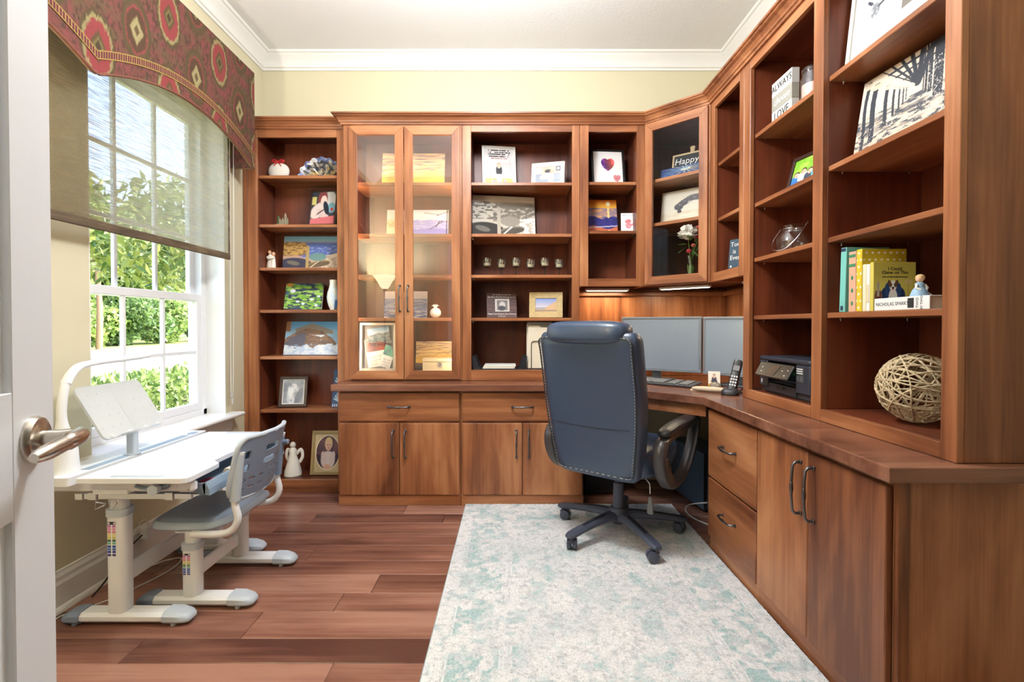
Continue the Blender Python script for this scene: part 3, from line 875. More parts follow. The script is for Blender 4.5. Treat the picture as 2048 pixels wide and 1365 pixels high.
# --- angled corner cabinet
AC = thing('corner_cabinet', 'angled wood corner wall cabinet with a glass door', 'cabinet', (0.863, 3.199, 1.37), -PI / 4)
AW = 0.424
Ainv = (Matrix.Translation(AC.location) @ Matrix.Rotation(-PI / 4, 4, 'Z')).inverted()
def apart(name, mt, fn):
    m = MB(); fn(m); m.xf(Ainv); return m.build(name, mt, AC)
pent = [(0.864, 3.224), (0.864, 3.535), (1.540, 3.535), (1.540, 2.902), (1.190, 2.902)]
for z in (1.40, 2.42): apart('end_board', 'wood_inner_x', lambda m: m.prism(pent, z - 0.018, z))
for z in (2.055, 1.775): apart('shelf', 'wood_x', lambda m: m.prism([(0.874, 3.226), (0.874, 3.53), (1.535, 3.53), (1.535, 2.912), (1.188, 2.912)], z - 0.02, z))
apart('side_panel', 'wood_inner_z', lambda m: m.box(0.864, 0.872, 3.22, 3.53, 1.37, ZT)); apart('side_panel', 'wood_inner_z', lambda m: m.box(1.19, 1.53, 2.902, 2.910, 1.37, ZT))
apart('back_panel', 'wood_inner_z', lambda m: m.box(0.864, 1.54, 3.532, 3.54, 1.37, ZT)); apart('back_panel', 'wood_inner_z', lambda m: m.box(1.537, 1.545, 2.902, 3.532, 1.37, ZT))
for a, b in ((0.0, 0.035), (AW - 0.035, AW)): MB().box(a, b, 0, 0.02, 0, ZT - 1.37).build('stile', 'wood_z', AC)
for a, b in ((0.0, 0.05), (ZT - 1.37 - 0.06, ZT - 1.37)): MB().box(0.035, AW - 0.035, 0, 0.02, a, b).build('rail', 'wood_x', AC)
mitred_door(AC, 0.008, AW - 0.008, 0.006, 1.035, 0.052, 'pane_glass')

# --- wood crown along the tops, splash panels, under-cabinet lights
wc = MB().sweep([(-1.095, 3.30), (-1.095, 3.20), (0.863, 3.20), (1.164, 2.899), (1.165, 1.284), (1.55, 1.284)], WCROWN, -1).build('crown_moulding', 'wood_x')
tag(wc, 'stained wood crown moulding along the tops of the wall cabinets', 'moulding')
SP = thing('splash_panel', 'wood wall panel behind the two computer monitors', 'panel', (0.99, 3.53, ZCT))
sp = SP.location
MB().box(0.441, 1.53, 3.525, 3.54, ZCT + 0.001, 1.369).build('panel', 'wood_z', SP, off=sp)
MB().box(1.53, 1.545, 2.482, 3.54, ZCT + 0.001, 1.369).build('panel', 'wood_z', SP, off=sp)
MB().box(0.441, 1.53, 3.49, 3.525, 1.325, 1.355, 0.003).build('ledge', 'wood_x', SP, off=sp)
MB().box(1.495, 1.53, 2.482, 3.49, 1.325, 1.355, 0.003).build('ledge', 'wood_y', SP, off=sp)
def under_light(label, loc, rot, L, power=2.2):
    t = thing('under_cabinet_light', label, 'lamp', loc, rot)
    MB().box(-L / 2, L / 2, -0.02, 0.02, -0.014, 0, 0.003).build('housing', 'white_plastic', t)
    MB().box(-L / 2 + 0.01, L / 2 - 0.01, -0.014, 0.014, -0.017, -0.0141, 0.001).build('diffuser', 'led_bar', t)
    ld = bpy.data.lights.new('bar_light', 'AREA'); ld.shape = 'RECTANGLE'; ld.size = L - 0.03; ld.size_y = 0.02; ld.energy = power; ld.color = (1, 0.80, 0.52)
    o = bpy.data.objects.new('bar_light', ld); COL.objects.link(o); o.parent = t; o.location = (0, 0, -0.02)
    return t
under_light('white bar light under the left end of the narrow wall cabinet', (0.66, 3.42, 1.37), 0, 0.30)
under_light('white bar light under the angled corner cabinet', (1.12, 3.20, 1.37), -PI / 4, 0.34)
under_light('white bar light under the cabinet right of the corner', (1.34, 2.70, 1.37), -PI / 2, 0.26)

# ================================================================== RUG
RX0, RX1, RY0, RY1, RH = -0.285, 0.985, 0.95, 3.028, 0.011
def rug_col(U, V):
    X = RX0 + (RX1 - RX0) * U; Y = RY0 + (RY1 - RY0) * V
    P = Paint(U, V, (244, 243, 242))
    teal = (166, 198, 198); soft = (206, 218, 218); grey = (216, 220, 222)
    wear = fbm(X * 9, Y * 9, 4, 5); fine = fbm(X * 55, Y * 55, 9, 3); blot = fbm(X * 4.0 + 3, Y * 4.0, 17, 4); mid = fbm(X * 24, Y * 24, 41, 3)
    worn = np.clip((wear - 0.36) * 6, 0, 1) * np.clip((mid - 0.40) * 9, 0, 1) * np.clip((fine - 0.30) * 4, 0, 1)
    P.put(np.clip((fbm(X * 5, Y * 5, 31) - 0.45) * 3, 0, 1) * 0.7, grey)
    e = np.minimum(np.minimum(X - RX0, RX1 - X), np.minimum(Y - RY0, RY1 - Y))
    band = ((e > 0.07) & (e < 0.24)).astype(float)
    P.put(band * np.clip((blot - 0.36) * 8, 0, 1) * worn * 0.95, teal)
    for a, b in ((0.055, 0.066), (0.245, 0.254), (0.27, 0.276)):
        P.put(((e > a) & (e < b)).astype(float) * worn * 0.8, soft)
    # border rosettes
    s = np.where(np.abs(e - (Y - RY0)) < 1e-9, X, Y)
    ros = ((np.abs(((s / 0.26) % 1) - 0.5) * 0.26) ** 2 + (e - 0.155) ** 2) ** 0.5
    P.put(np.clip((0.055 - ros) * 60, 0, 1) * worn * 0.8, (226, 224, 222)); P.put(np.clip((0.03 - ros) * 80, 0, 1) * worn, teal)
    # field: corner scrolls and a medallion
    cx, cy = (RX0 + RX1) / 2, (RY0 + RY1) / 2
    dx, dy = np.abs(X - cx) / 0.37, np.abs(Y - cy) / 0.76
    a = np.arctan2(dy, dx); r = np.hypot(dx, dy)
    scal = 1 + 0.13 * np.cos(8 * a)
    inner = (e > 0.285).astype(float)
    P.put(inner * np.clip((r - 1.02 * scal) * 8, 0, 1) * np.clip((blot - 0.36) * 6, 0, 1) * worn * 0.95, teal)
    P.put(inner * np.clip(1 - np.abs(r - 0.62 * scal) * 9, 0, 1) * np.clip((blot - 0.35) * 6, 0, 1) * worn, teal)
    P.put(inner * np.clip((0.34 * scal - r) * 9, 0, 1) * np.clip((blot - 0.40) * 6, 0, 1) * worn, soft)
    P.put(inner * np.clip((0.5 - np.abs(np.sin(X * 19) * np.sin(Y * 17) - 0.5)) * 3 - 1.0, 0, 1) * worn * 0.7, teal)
    P.put(np.clip((mid - 0.5) * 6, 0, 1) * np.clip((0.52 - wear) * 6, 0, 1) * 0.55, (178, 204, 206))
    P.put((fine - 0.5) * 1.2, (252, 252, 252)); P.put((0.44 - fine) * 2.2, (186, 192, 196))
    return P.c
rug = thing('area_rug', 'pale cream and faded teal patterned rug under the office chair', 'rug', (0.35, 2.0, 0))
ro_ = rug.location
m_ = bpy.data.materials.new('rug_pile'); m_.use_nodes = True
nt = m_.node_tree; N = nt.nodes; L = nt.links; b = N['Principled BSDF']; b.inputs['Roughness'].default_value = 0.95; b.inputs['Specular IOR Level'].default_value = 0.1
va_ = N.new('ShaderNodeVertexColor'); va_.layer_name = 'Col'
tc = N.new('ShaderNodeTexCoord'); n1 = N.new('ShaderNodeTexNoise'); n1.inputs['Scale'].default_value = 150; n1.inputs['Detail'].default_value = 3; n1.inputs['Distortion'].default_value = 1.5
L.new(tc.outputs['Object'], n1.inputs['Vector'])
cr = N.new('ShaderNodeValToRGB'); cr.color_ramp.elements[0].position = 0.3; cr.color_ramp.elements[0].color = (0.62, 0.62, 0.62, 1); cr.color_ramp.elements[1].position = 0.55; cr.color_ramp.elements[1].color = (1, 1, 1, 1)
L.new(n1.outputs[0], cr.inputs[0])
mx = N.new('ShaderNodeMix'); mx.data_type = 'RGBA'; mx.blend_type = 'MULTIPLY'; mx.inputs[0].default_value = 1.0
L.new(va_.outputs[0], mx.inputs[6]); L.new(cr.outputs[0], mx.inputs[7]); L.new(mx.outputs[2], b.inputs['Base Color'])
bp = N.new('ShaderNodeBump'); bp.inputs['Strength'].default_value = 0.8; bp.inputs['Distance'].default_value = 0.006; L.new(n1.outputs[0], bp.inputs['Height']); L.new(bp.outputs[0], b.inputs['Normal'])
M['rug_pile'] = m_
def rug_z(U, V):
    return RH - 0.0015 + 0.003 * vnoise(U * 260, V * 420, 2)
colour_grid('pile', 'rug_pile', lambda U, V: (RX0 + (RX1 - RX0) * U - ro_.x, RY0 + (RY1 - RY0) * V - ro_.y, rug_z(U, V)), 420, 680, rug_col, rug, smooth=True)
mat('rug_binding', srgb(150, 172, 176), 0.95)
MB().box(RX0 - 0.004, RX1 + 0.004, RY0 - 0.004, RY1 + 0.004, 0.001, RH - 0.003, 0.002).build('binding', 'rug_binding', rug, off=ro_)

# ================================================================== OFFICE CHAIR (front is +y)
CH = thing('office_chair', 'dark leather high-back office chair seen from behind on the rug', 'chair', (0.565, 2.60, RH + 0.002), -R(39))
hub = MB(); hub.lathe([(0.0, 0.055), (0.03, 0.055), (0.034, 0.07), (0.05, 0.085), (0.052, 0.125), (0.042, 0.14), (0.0, 0.14)], n=20)
hub.build('hub', 'chair_plastic', CH, smooth=35)
def octo(c, w, h, t, up):
    """rounded rectangle ring around c, width along side vector"""
    return c
def bar_ring(p, side, w, zlo, zhi, ch=0.3):
    s = Vector(side); p = Vector(p)
    a = w / 2; c = min(w, zhi - zlo) * ch
    pts = [(-a, zlo + c), (-a, zhi - c), (-a + c, zhi), (a - c, zhi), (a, zhi - c), (a, zlo + c), (a - c, zlo), (-a + c, zlo)]
    return [tuple(p + s * u + Vector((0, 0, q))) for u, q in pts]
for k in range(5):
    a = R(72 * k + 39)
    d = Vector((math.cos(a), math.sin(a), 0)); sd = Vector((-d.y, d.x, 0))
    m = MB()
    rings = []
    for (r, w, z0, z1) in ((0.03, 0.066, 0.07, 0.125), (0.09, 0.058, 0.082, 0.124), (0.18, 0.052, 0.080, 0.114), (0.26, 0.050, 0.072, 0.102), (0.31, 0.052, 0.064, 0.094), (0.345, 0.050, 0.062, 0.088), (0.362, 0.036, 0.064, 0.082)):
        rings.append(bar_ring(d * r, sd, w, z0, z1))
    m.loft(rings)
    lg = m.build('leg', 'chair_plastic', CH, smooth=35)
    g = MB(); g.loft([bar_ring(d * r, sd, 0.016, z, z + 0.002, 0.2) for r, z in ((0.10, 0.1235), (0.18, 0.1145), (0.26, 0.1025))]); g.build('groove', 'black_plastic', lg)
    c = d * 0.335; yaw = a + R(40 + 31 * k)
    ax = Vector((math.cos(yaw), math.sin(yaw), 0)); fw = Vector((-ax.y, ax.x, 0))
    cc = c + fw * 0.012
    m = MB(); m.cyl(tuple(c + Vector((0, 0, 0.04))), tuple(c + Vector((0, 0, 0.066))), 0.009)
    for s in (-1, 1):
        p = cc + ax * (s * 0.014) + Vector((0, 0, 0.027))
        m.tube([tuple(p - ax * 0.011), tuple(p - ax * 0.008), tuple(p + ax * 0.008), tuple(p + ax * 0.011)], [0.022, 0.027, 0.027, 0.022], 20)
    m.tube([tuple(cc + fw * (0.030 * math.cos(q)) + Vector((0, 0, 0.027 + 0.030 * math.sin(q)))) for q in [R(20 + 20 * i) for i in range(8)]], 0.006, 8)
    m.build('caster', 'chair_plastic', lg, smooth=40)
m = MB(); m.cyl((0, 0, 0.13), (0, 0, 0.27), 0.030, 0.027, 20); m.cyl((0, 0, 0.27), (0, 0, 0.36), 0.019, 0.019, 16); m.build('gas_lift', 'chair_plastic', CH, smooth=40)
MB().box(-0.09, 0.09, -0.10, 0.12, 0.330, 0.375, 0.008).build('tilt_mechanism', 'black_plastic', CH)
m = MB(); m.tube([(0.06, -0.02, 0.345), (0.16, -0.03, 0.335), (0.19, -0.035, 0.31), (0.192, -0.036, 0.26)], 0.003, 8)
lvh = m.build('control_lever', 'chrome', CH, smooth=40)
MB().prism([(0.176, 0.165), (0.181, 0.157), (0.204, 0.157), (0.209, 0.165), (0.200, 0.245), (0.185, 0.245)], -0.040, -0.032, 'y').build('lever_paddle', 'key_grey', lvh, bevel=0.002)

def sup(n_pts, ex):
    out = []
    for k in range(n_pts):
        q = 2 * PI * k / n_pts; c, s = math.cos(q), math.sin(q)
        out.append((math.copysign(abs(c) ** (2 / ex), c), math.copysign(abs(s) ** (2 / ex), s)))
    return out
S36 = sup(40, 4.5)
# seat cushion
m = MB(); rings = []
for (z, wx, wy) in ((0.360, 0.14, 0.14), (0.362, 0.215, 0.20), (0.375, 0.245, 0.232), (0.40, 0.258, 0.245), (0.45, 0.262, 0.25), (0.485, 0.255, 0.245), (0.505, 0.235, 0.225), (0.512, 0.18, 0.17), (0.514, 0.08, 0.08)):
    rings.append([(wx * u, 0.01 + wy * v, z) for u, v in S36])
m.loft(rings); m.build('seat', 'leather', CH, smooth=60)
# back rest: sections stacked in height
def yb(z):           # centre line of the back, leaning backwards
    return -0.205 - 0.155 * max(0, z - 0.40) - 0.05 * max(0, z - 0.80)
def wb(z):
    t = (z - 0.36) / 0.72
    return 0.215 + 0.048 * math.sin(min(1, max(0, t * 1.6)) * PI / 2)
m = MB(); rings = []
zs = [0.362, 0.366, 0.376, 0.395, 0.43, 0.48, 0.54, 0.60, 0.66, 0.72, 0.78, 0.84, 0.90, 0.95, 1.0, 1.035, 1.055, 1.066, 1.07]
for z in zs:
    e0 = min(1, (z - 0.355) / 0.05); e1 = min(1, (1.074 - z) / 0.05)
    k = math.sqrt(max(0.02, 1 - (1 - e0) ** 2)) * math.sqrt(max(0.02, 1 - (1 - e1) ** 2))
    w = wb(z) - 0.035 * (1 - k); th = 0.078 * (0.35 + 0.65 * k)
    rings.append([(w * u, yb(z) + th * v * (0.8 if v < 0 else 1.0), z) for u, v in S36])
m.loft(rings); bk = m.build('backrest', 'leather', CH, smooth=60)
# seam piping around the back panel, double stitched
def back_edge(inset, depth):
    pts = []
    zz = [0.40 + 0.63 * i / 14 for i in range(15)]
    L_ = [(-(wb(z) - inset), yb(z) - depth, z) for z in zz]; R_ = [((wb(z) - inset), yb(z) - depth, z) for z in zz]
    top = [(x, yb(1.045) - depth + 0.004, 1.045) for x in (-0.21, -0.10, 0, 0.10, 0.21)]
    bot = [(x, yb(0.385) - depth + 0.004, 0.385) for x in (0.18, 0.09, 0, -0.09, -0.18)]
    return L_ + top + R_[::-1] + bot
pp = smooth_path(back_edge(0.014, 0.060), 3, True)
MB().tube(pp, 0.0045, 6, True).build('piping', 'leather_dark', bk, smooth=50)
for off_ in (0.020,):
    q = smooth_path(back_edge(off_, 0.0640), 6, True)
    sm = MB()
    for i in range(0, len(q) - 1, 2):
        sm.tube([q[i], q[(i + 1) % len(q)]], 0.0012, 4)
    sm.build('stitching', 'stitch', bk, kind='stuff')
MB().tube([(x, yb(0.62) - 0.0625, 0.625 - 0.012 * math.cos(x * 6)) for x in [-0.21 + 0.42 * i / 14 for i in range(15)]], 0.0013, 5).build('seam', 'leather_dark', bk)
# headrest roll and the front cushions
def pillow(name, cx, y, z, rx, ry, rz, mt='leather_dark', e=0.55):
    m = MB(); m.ball((cx, y, z), (rx, ry, rz), 28, 14, e); return m.build(name, mt, CH, smooth=70)
pillow('headrest', 0.0, yb(1.07) + 0.004, 1.070, 0.215, 0.088, 0.056, 'leather')
pillow('head_cushion', 0.0, yb(1.0) + 0.085, 0.985, 0.215, 0.062, 0.085)
pillow('back_cushion', 0.0, yb(0.85) + 0.075, 0.835, 0.225, 0.05, 0.085)
pillow('lumbar_cushion', 0.0, yb(0.66) + 0.085, 0.66, 0.23, 0.06, 0.11)
# looped arms
for s in (-1, 1):
    pth = smooth_path([(0, -0.185, 0.53), (0, -0.185, 0.455), (0, -0.13, 0.375), (0, -0.03, 0.335), (0, 0.11, 0.365), (0, 0.215, 0.46), (0, 0.285, 0.585), (0, 0.265, 0.605), (0, 0.13, 0.594), (0, -0.02, 0.578), (0, -0.13, 0.565)], 5, True)
    m = MB(); rings = []
    n = len(pth)
    for i, p in enumerate(pth):
        t = (Vector(pth[(i + 1) % n]) - Vector(pth[i - 1])).normalized(); nr = Vector((0, -t.z, t.y))
        rear = max(0, min(1, (0.02 - p[1]) / 0.12)) * (1 if p[2] < 0.55 else 0.3)
        hw, ht = 0.030, 0.014 + 0.016 * rear
        rings.append([tuple(Vector((s * 0.305, p[1], p[2])) + Vector((1, 0, 0)) * (hw * u) + nr * (ht * v)) for u, v in sup(12, 3.2)])
    m.loft(rings, closed=True)
    ar = m.build('armrest', 'arm_plastic', CH, smooth=40)
    # inset panel on the outer side
    ins = smooth_path([(s * 0.337, -0.190, 0.49), (s * 0.337, -0.155, 0.415), (s * 0.337, -0.10, 0.372)], 4)
    MB().tube(ins, [0.012, 0.016, 0.018, 0.018, 0.018, 0.018, 0.017, 0.016, 0.011], 10, flat=0.4, up=(1, 0, 0)).build('inset', 'arm_inset', ar, smooth=40)
    m = MB(); rings = []
    for y_, hw, hz_ in ((-0.165, 0.012, 0.008), (-0.155, 0.026, 0.014), (-0.12, 0.036, 0.020), (-0.02, 0.040, 0.022), (0.12, 0.040, 0.022), (0.235, 0.034, 0.019), (0.275, 0.022, 0.012), (0.284, 0.010, 0.006)):
        zc = 0.598 + 0.11 * (y_ + 0.12) * (1 if y_ < 0.1 else 0.6)
        rings.append([(s * 0.305 + hw * u, y_, zc + hz_ * v) for u, v in sup(16, 3)])
    m.loft(rings); m.build('arm_pad', 'leather_dark', ar, smooth=60)

# ================================================================== CHILD'S DESK
KD = thing('childs_desk', "white and grey child's desk with storage tray under the window", 'desk', (-1.45, 2.13, 0))
ko = KD.location
TZ = 0.575
# feet + columns at the two ends
def foot(parent, x0, x1, yc, zt=0.048):
    m = MB()
    m.loft([bar_ring((x, yc, 0), (0, 1, 0), 0.070, 0.012, zt) for x in (x0 + 0.075, x1 - 0.095)])
    f = m.build('foot', 'white_plastic', parent, off=parent.location, smooth=35)
    for (a, b) in ((x0 + 0.076, x0), (x1 - 0.096, x1)):
        m = MB(); rings = []
        for t, w, z0, z1 in ((0.0, 0.078, 0.008, zt + 0.004), (0.45, 0.078, 0.008, zt + 0.003), (0.8, 0.068, 0.009, zt - 0.006), (0.95, 0.052, 0.012, zt - 0.016), (1.0, 0.036, 0.016, zt - 0.024)):
            rings.append(bar_ring((a + (b - a) * t, yc, 0), (0, 1, 0), w, z0, z1, 0.28))
        m.loft(rings)
        m.cyl((a + (b - a) * 0.35, yc - 0.02, 0.0), (a + (b - a) * 0.35, yc - 0.02, 0.012), 0.010, 0.010, 10)
        m.cyl((a + (b - a) * 0.35, yc + 0.02, 0.0), (a + (b - a) * 0.35, yc + 0.02, 0.012), 0.010, 0.010, 10)
        m.build('foot_cap', 'slate_plastic' if b == x0 else 'pale_grey_plastic', f, off=parent.location, smooth=40)
    return f
def column(parent, x, y, z0, zc, zt, w=0.072, d=0.06, sticker=None):
    m = MB(); m.loft([[(x + u, y + v, z) for u, v in rrect(w, d, 0.022, 4)] for z in (z0, zc)])
    c = m.build('column', 'white_plastic', parent, off=parent.location, smooth=40)
    m = MB(); m.loft([[(x + u, y + v, z) for u, v in rrect(w + 0.008, d + 0.008, 0.024, 4)] for z in (zc - 0.004, zc, zc + 0.018, zc + 0.022)]); m.build('collar', 'pale_grey_plastic', c, off=parent.location, smooth=40)
    m = MB(); m.loft([[(x + u, y + v, z) for u, v in rrect(w - 0.014, d - 0.014, 0.016, 4)] for z in (zc, zt)]); m.build('inner_column', 'white_plastic', c, off=parent.location, smooth=40)
    if sticker:
        h0, h1, pw = sticker
        cols = [(70, 60, 130), (40, 60, 150), (60, 110, 190), (40, 80, 170), (120, 180, 150), (50, 110, 80), (214, 206, 110), (226, 214, 140), (214, 130, 140), (226, 150, 190), (200, 110, 180)]
        def sc(U, V):
            P = Paint(U, V, (240, 240, 240))
            n = len(cols)
            for i, cc_ in enumerate(cols):
                P.rect(0, 0.42, i / n * 0.90 + 0.008, (i + 1) / n * 0.90 - 0.006, cc_); P.rect(0.58, 1, i / n * 0.90 + 0.008, (i + 1) / n * 0.90 - 0.006, cc_)
            P.rect(0.0, 1.0, 0.90, 1.0, (38, 38, 40)); P.ell(0.5, 0.02, 0.09, 0.02, (240, 240, 240)); P.ell(0.18, 0.95, 0.12, 0.03, (220, 220, 220)); P.ell(0.82, 0.95, 0.12, 0.03, (220, 220, 220))
            return P.c
        colour_grid('height_scale', 'print_matte', lambda U, V: (x - 0.008 + pw * (U - 0.5) - parent.location.x, y - d / 2 - 0.0012 - parent.location.y + 0 * U, h0 + (h1 - h0) * V - parent.location.z), 20, 90, sc, c)
    return c
ft1 = foot(KD, -1.68, -1.200, 1.84); foot(KD, -1.68, -1.222, 2.42)
column(KD, -1.473, 1.84, 0.046, 0.412, 0.525, sticker=(0.262, 0.392, 0.032)); column(KD, -1.473, 2.42, 0.046, 0.412, 0.525)
MB().box(-1.482, -1.464, 1.872, 2.388, 0.135, 0.205, 0.006).build('cross_rail', 'white_plastic', KD, off=ko)
m = MB(); m.tube(smooth_path([(-1.487, 1.808, 0.505), (-1.483, 1.803, 0.47), (-1.478, 1.803, 0.445), (-1.455, 1.803, 0.462), (-1.458, 1.803, 0.50)], 4), 0.003, 8); m.tube([(-1.51, 1.82, 0.455), (-1.54, 1.812, 0.462), (-1.545, 1.812, 0.435), (-1.513, 1.818, 0.45)], 0.003, 6, True)
m.build('latch', 'chrome', KD, off=ko, smooth=40)
# end beams with knob and tilt slot, slider rails
for yc in (1.80, 2.45):
    m = MB(); m.box(-1.70, -1.165, yc - 0.012, yc + 0.012, 0.510, 0.545, 0.004); m.box(-1.53, -1.40, yc - 0.016, yc + 0.03, 0.500, 0.522, 0.003)
    m.build('end_beam', 'white_plastic', KD, off=ko)
    m = MB(); m.box(-1.225, -1.158, yc - 0.020, yc + 0.014, 0.508, 0.552, 0.010); eb = m.build('end_bracket', 'white_plastic', KD, off=ko)
    MB().tube([(-1.176, yc - 0.024, 0.520), (-1.176, yc - 0.019, 0.520)], [0.003, 0.005], 10).build('rivet', 'pale_grey_plastic', eb, off=ko)
    m = MB(); m.box(-1.595, -1.175, yc - 0.006, yc + 0.004, 0.480, 0.500, 0.001); m.box(-1.60, -1.57, yc - 0.010, yc - 0.006, 0.478, 0.503, 0.002); m.box(-1.55, -1.52, yc - 0.012, yc - 0.006, 0.478, 0.506, 0.001); m.box(-1.27, -1.24, yc - 0.012, yc - 0.006, 0.478, 0.506, 0.001)
    m.build('drawer_slide', 'chrome', KD, off=ko)
m = MB(); m.tube([(-1.28 + 0.03 * math.cos(q), 1.784, 0.531 + 0.010 * math.sin(q)) for q in [2 * PI * i / 16 for i in range(16)]], 0.004, 6, True)
m.tube(smooth_path([(-1.37, 1.782, 0.533), (-1.34, 1.782, 0.525), (-1.30, 1.780, 0.527), (-1.255, 1.780, 0.535), (-1.24, 1.782, 0.552)], 4), 0.006, 8); m.build('tilt_arm', 'tray_grey', KD, off=ko, smooth=40)
m = MB(); m.tube([(-1.285, 1.785, 0.528), (-1.285, 1.768, 0.528), (-1.285, 1.748, 0.528)], [0.009, 0.020, 0.020], 6); m.build('knob', 'pale_grey_plastic', KD, off=ko)
# rear strip with groove for pens
m = MB(); m.loft([[(u - 1.637, v + 2.12, z) for u, v in rrect(0.145, 0.79, 0.012, 4)] for z in (0.548, 0.578)])
rs = m.build('rear_shelf', 'white_plastic', KD, off=ko, smooth=40)
for y0_, y1_ in ((1.83, 2.40),):
    MB().box(-1.612, -1.578, y0_, y1_, 0.5775, 0.5792, 0.0005).build('pen_groove', 'tray_grey', rs, off=ko)
MB().lathe([(0.024, 0), (0.024, 0.0018), (0.0, 0.0018)], (-1.595, 2.45, 0.578), 20, 0.8, 1.3).build('cup_hole', 'tray_grey', rs, off=ko)
# writing board with a hollow front edge
outl = [(-1.545, 1.735), (-1.545, 2.50)]
front = smooth_path([(-1.175, 2.50), (-1.16, 2.485), (-1.156, 2.36), (-1.162, 2.33), (-1.185, 2.315), (-1.199, 2.29), (-1.200, 2.15), (-1.199, 1.995), (-1.190, 1.965), (-1.165, 1.945), (-1.156, 1.92), (-1.153, 1.77), (-1.158, 1.745), (-1.175, 1.735)], 4)
bd = MB().prism(outl + [(p[0], p[1]) for p in [(a, b, 0) for a, b, *_ in [(q[0], q[1], 0) for q in [(f[0], f[1]) for f in [(Vector((a[0], a[1])).to_tuple()) for a in front]]]]], TZ - 0.020, TZ).build('writing_board', 'desk_top_white', KD, off=ko, bevel=0.004)
MB().prism([(u - 1.345, v + 1.762) for u, v in rrect(0.19, 0.022, 0.008, 4)], TZ, TZ + 0.0012).build('slot', 'pale_grey_plastic', bd, off=ko)
MB().prism([(u - 1.345, v + 2.478) for u, v in rrect(0.19, 0.020, 0.008, 4)], TZ, TZ + 0.0012).build('slot', 'pale_grey_plastic', bd, off=ko)
# tray drawer below
m = MB()
x0_, x1_, y0_, y1_, z0_, z1_ = -1.52, -1.142, 1.825, 2.425, 0.487, 0.530
m.box(x0_, x1_, y0_, y1_, z0_, z0_ + 0.004); m.box(x0_, x0_ + 0.004, y0_, y1_, z0_, z1_); m.box(x0_, x1_, y0_, y0_ + 0.004, z0_, z1_); m.box(x0_, x1_, y1_ - 0.004, y1_, z0_, z1_)
m.prism([(x1_ - 0.006, z1_), (x1_ - 0.012, z1_ - 0.01), (x1_ - 0.006, z0_), (x1_ + 0.016, z0_ - 0.004), (x1_ + 0.012, z0_ + 0.02), (x1_ + 0.002, z1_)], y0_, y1_, 'y')
m.box(-1.30, -1.297, y0_, y1_, z0_, z1_ - 0.006)
m.build('drawer_tray', 'tray_grey', KD, off=ko)
# things in the tray
TB = z0_ + 0.0045
def small(name, label, cat, m, mt, loc, group=None, smooth=40):
    o = m.build(name, mt, smooth=smooth); o.location = loc; return tag(o, label, cat, group)
m = MB(); m.tube([(0, 0, 0), (0, 0.004, 0), (0, 0.046, 0), (0, 0.05, 0)], [0.017, 0.019, 0.019, 0.016], 16)
small('tape_roll', "white roll lying in the child's desk tray", 'tape roll', m, 'cream', (-1.175, 2.02, TB + 0.0195))
m = MB(); m.lathe([(0.0, 0), (0.034, 0), (0.04, 0.004), (0.04, 0.014), (0.0, 0.018)], n=18); small('lid', "dark red round lid in the child's desk tray", 'lid', m, 'red_item', (-1.19, 1.935, TB))
m = MB(); m.box(-0.028, 0.028, -0.02, 0.02, 0, 0.018, 0.004); small('eraser_box', "navy blue box in the near end of the desk tray", 'box', m, 'navy_item', (-1.185, 1.85, TB))
for i in range(3):
    m = MB(); m.tube([(0, -0.075, 0), (0, 0.07, 0), (0, 0.085, 0)], [0.0055, 0.0055, 0.002], 8)
    o = small('marker', ['blue marker pen lying in the desk tray', 'red marker pen lying in the desk tray', 'grey marker pen lying in the desk tray'][i], 'pen', m, ['blue_item', 'red_item', 'tray_grey'][i], (-1.172 - 0.014 * i, 2.16 + 0.012 * i, TB + 0.006), 'pens in the desk tray'); o.rotation_euler = (0, 0, 0.04 * i)
m = MB(); m.ball((0, 0, 0.012), (0.05, 0.03, 0.012), 14, 8); small('pencil_pouch', 'pink pouch in the tray under the writing board', 'pouch', m, 'pink_item', (-1.40, 1.87, TB))

# reading stand on the rear shelf
BS = thing('book_stand', "translucent white reading stand behind the child's desk board", 'book stand', (-1.590, 2.055, 0.5795))
m = MB(); m.loft([[(u * 1.0, v, z) for u, v in rrect(0.034, 0.03, 0.006, 3)] for z in (0.002, 0.105)]); m.lathe([(0.03, 0), (0.03, 0.003), (0.0, 0.003)], n=18); m.build('post', 'pale_grey_plastic', BS, smooth=40)
mat('frosted_plastic', srgb(226, 230, 230), 0.5, trans=0.25)
PM = Matrix.Translation((0.016, 0, 0.088)) @ Matrix.Rotation(R(-32), 4, 'Y')
m = MB(); m.prism([(u, v + 0.12) for u, v in rrect(0.33, 0.235, 0.022, 5)], 0.0, 0.010, 'x')
m.box(0.010, 0.011, -0.008, 0.008, 0.01, 0.23, 0.0003)
for i in range(-3, 4):
    for k in range(4):
        if i: m.ball((0.0102, i * 0.045 + (0.01 if k % 2 else -0.01), 0.05 + 0.05 * k), (0.0012, 0.006, 0.004), 8, 4)
m.xf(PM); pn = m.build('panel', 'frosted_plastic', BS, smooth=35)
for yy_ in (-0.13, -0.04, 0.05, 0.12):
    q = MB(); q.cyl((0.010, yy_, 0.012), (0.016, yy_, 0.012), 0.007, 0.006, 12); q.xf(PM); q.build('clip', 'white_plastic', pn, smooth=40)
q = MB(); q.box(0.010, 0.032, -0.11, 0.0, 0.0, 0.004, 0.001); q.box(0.010, 0.032, 0.055, 0.12, 0.0, 0.004, 0.001); q.xf(PM); q.build('ledge', 'clear_glass', pn)

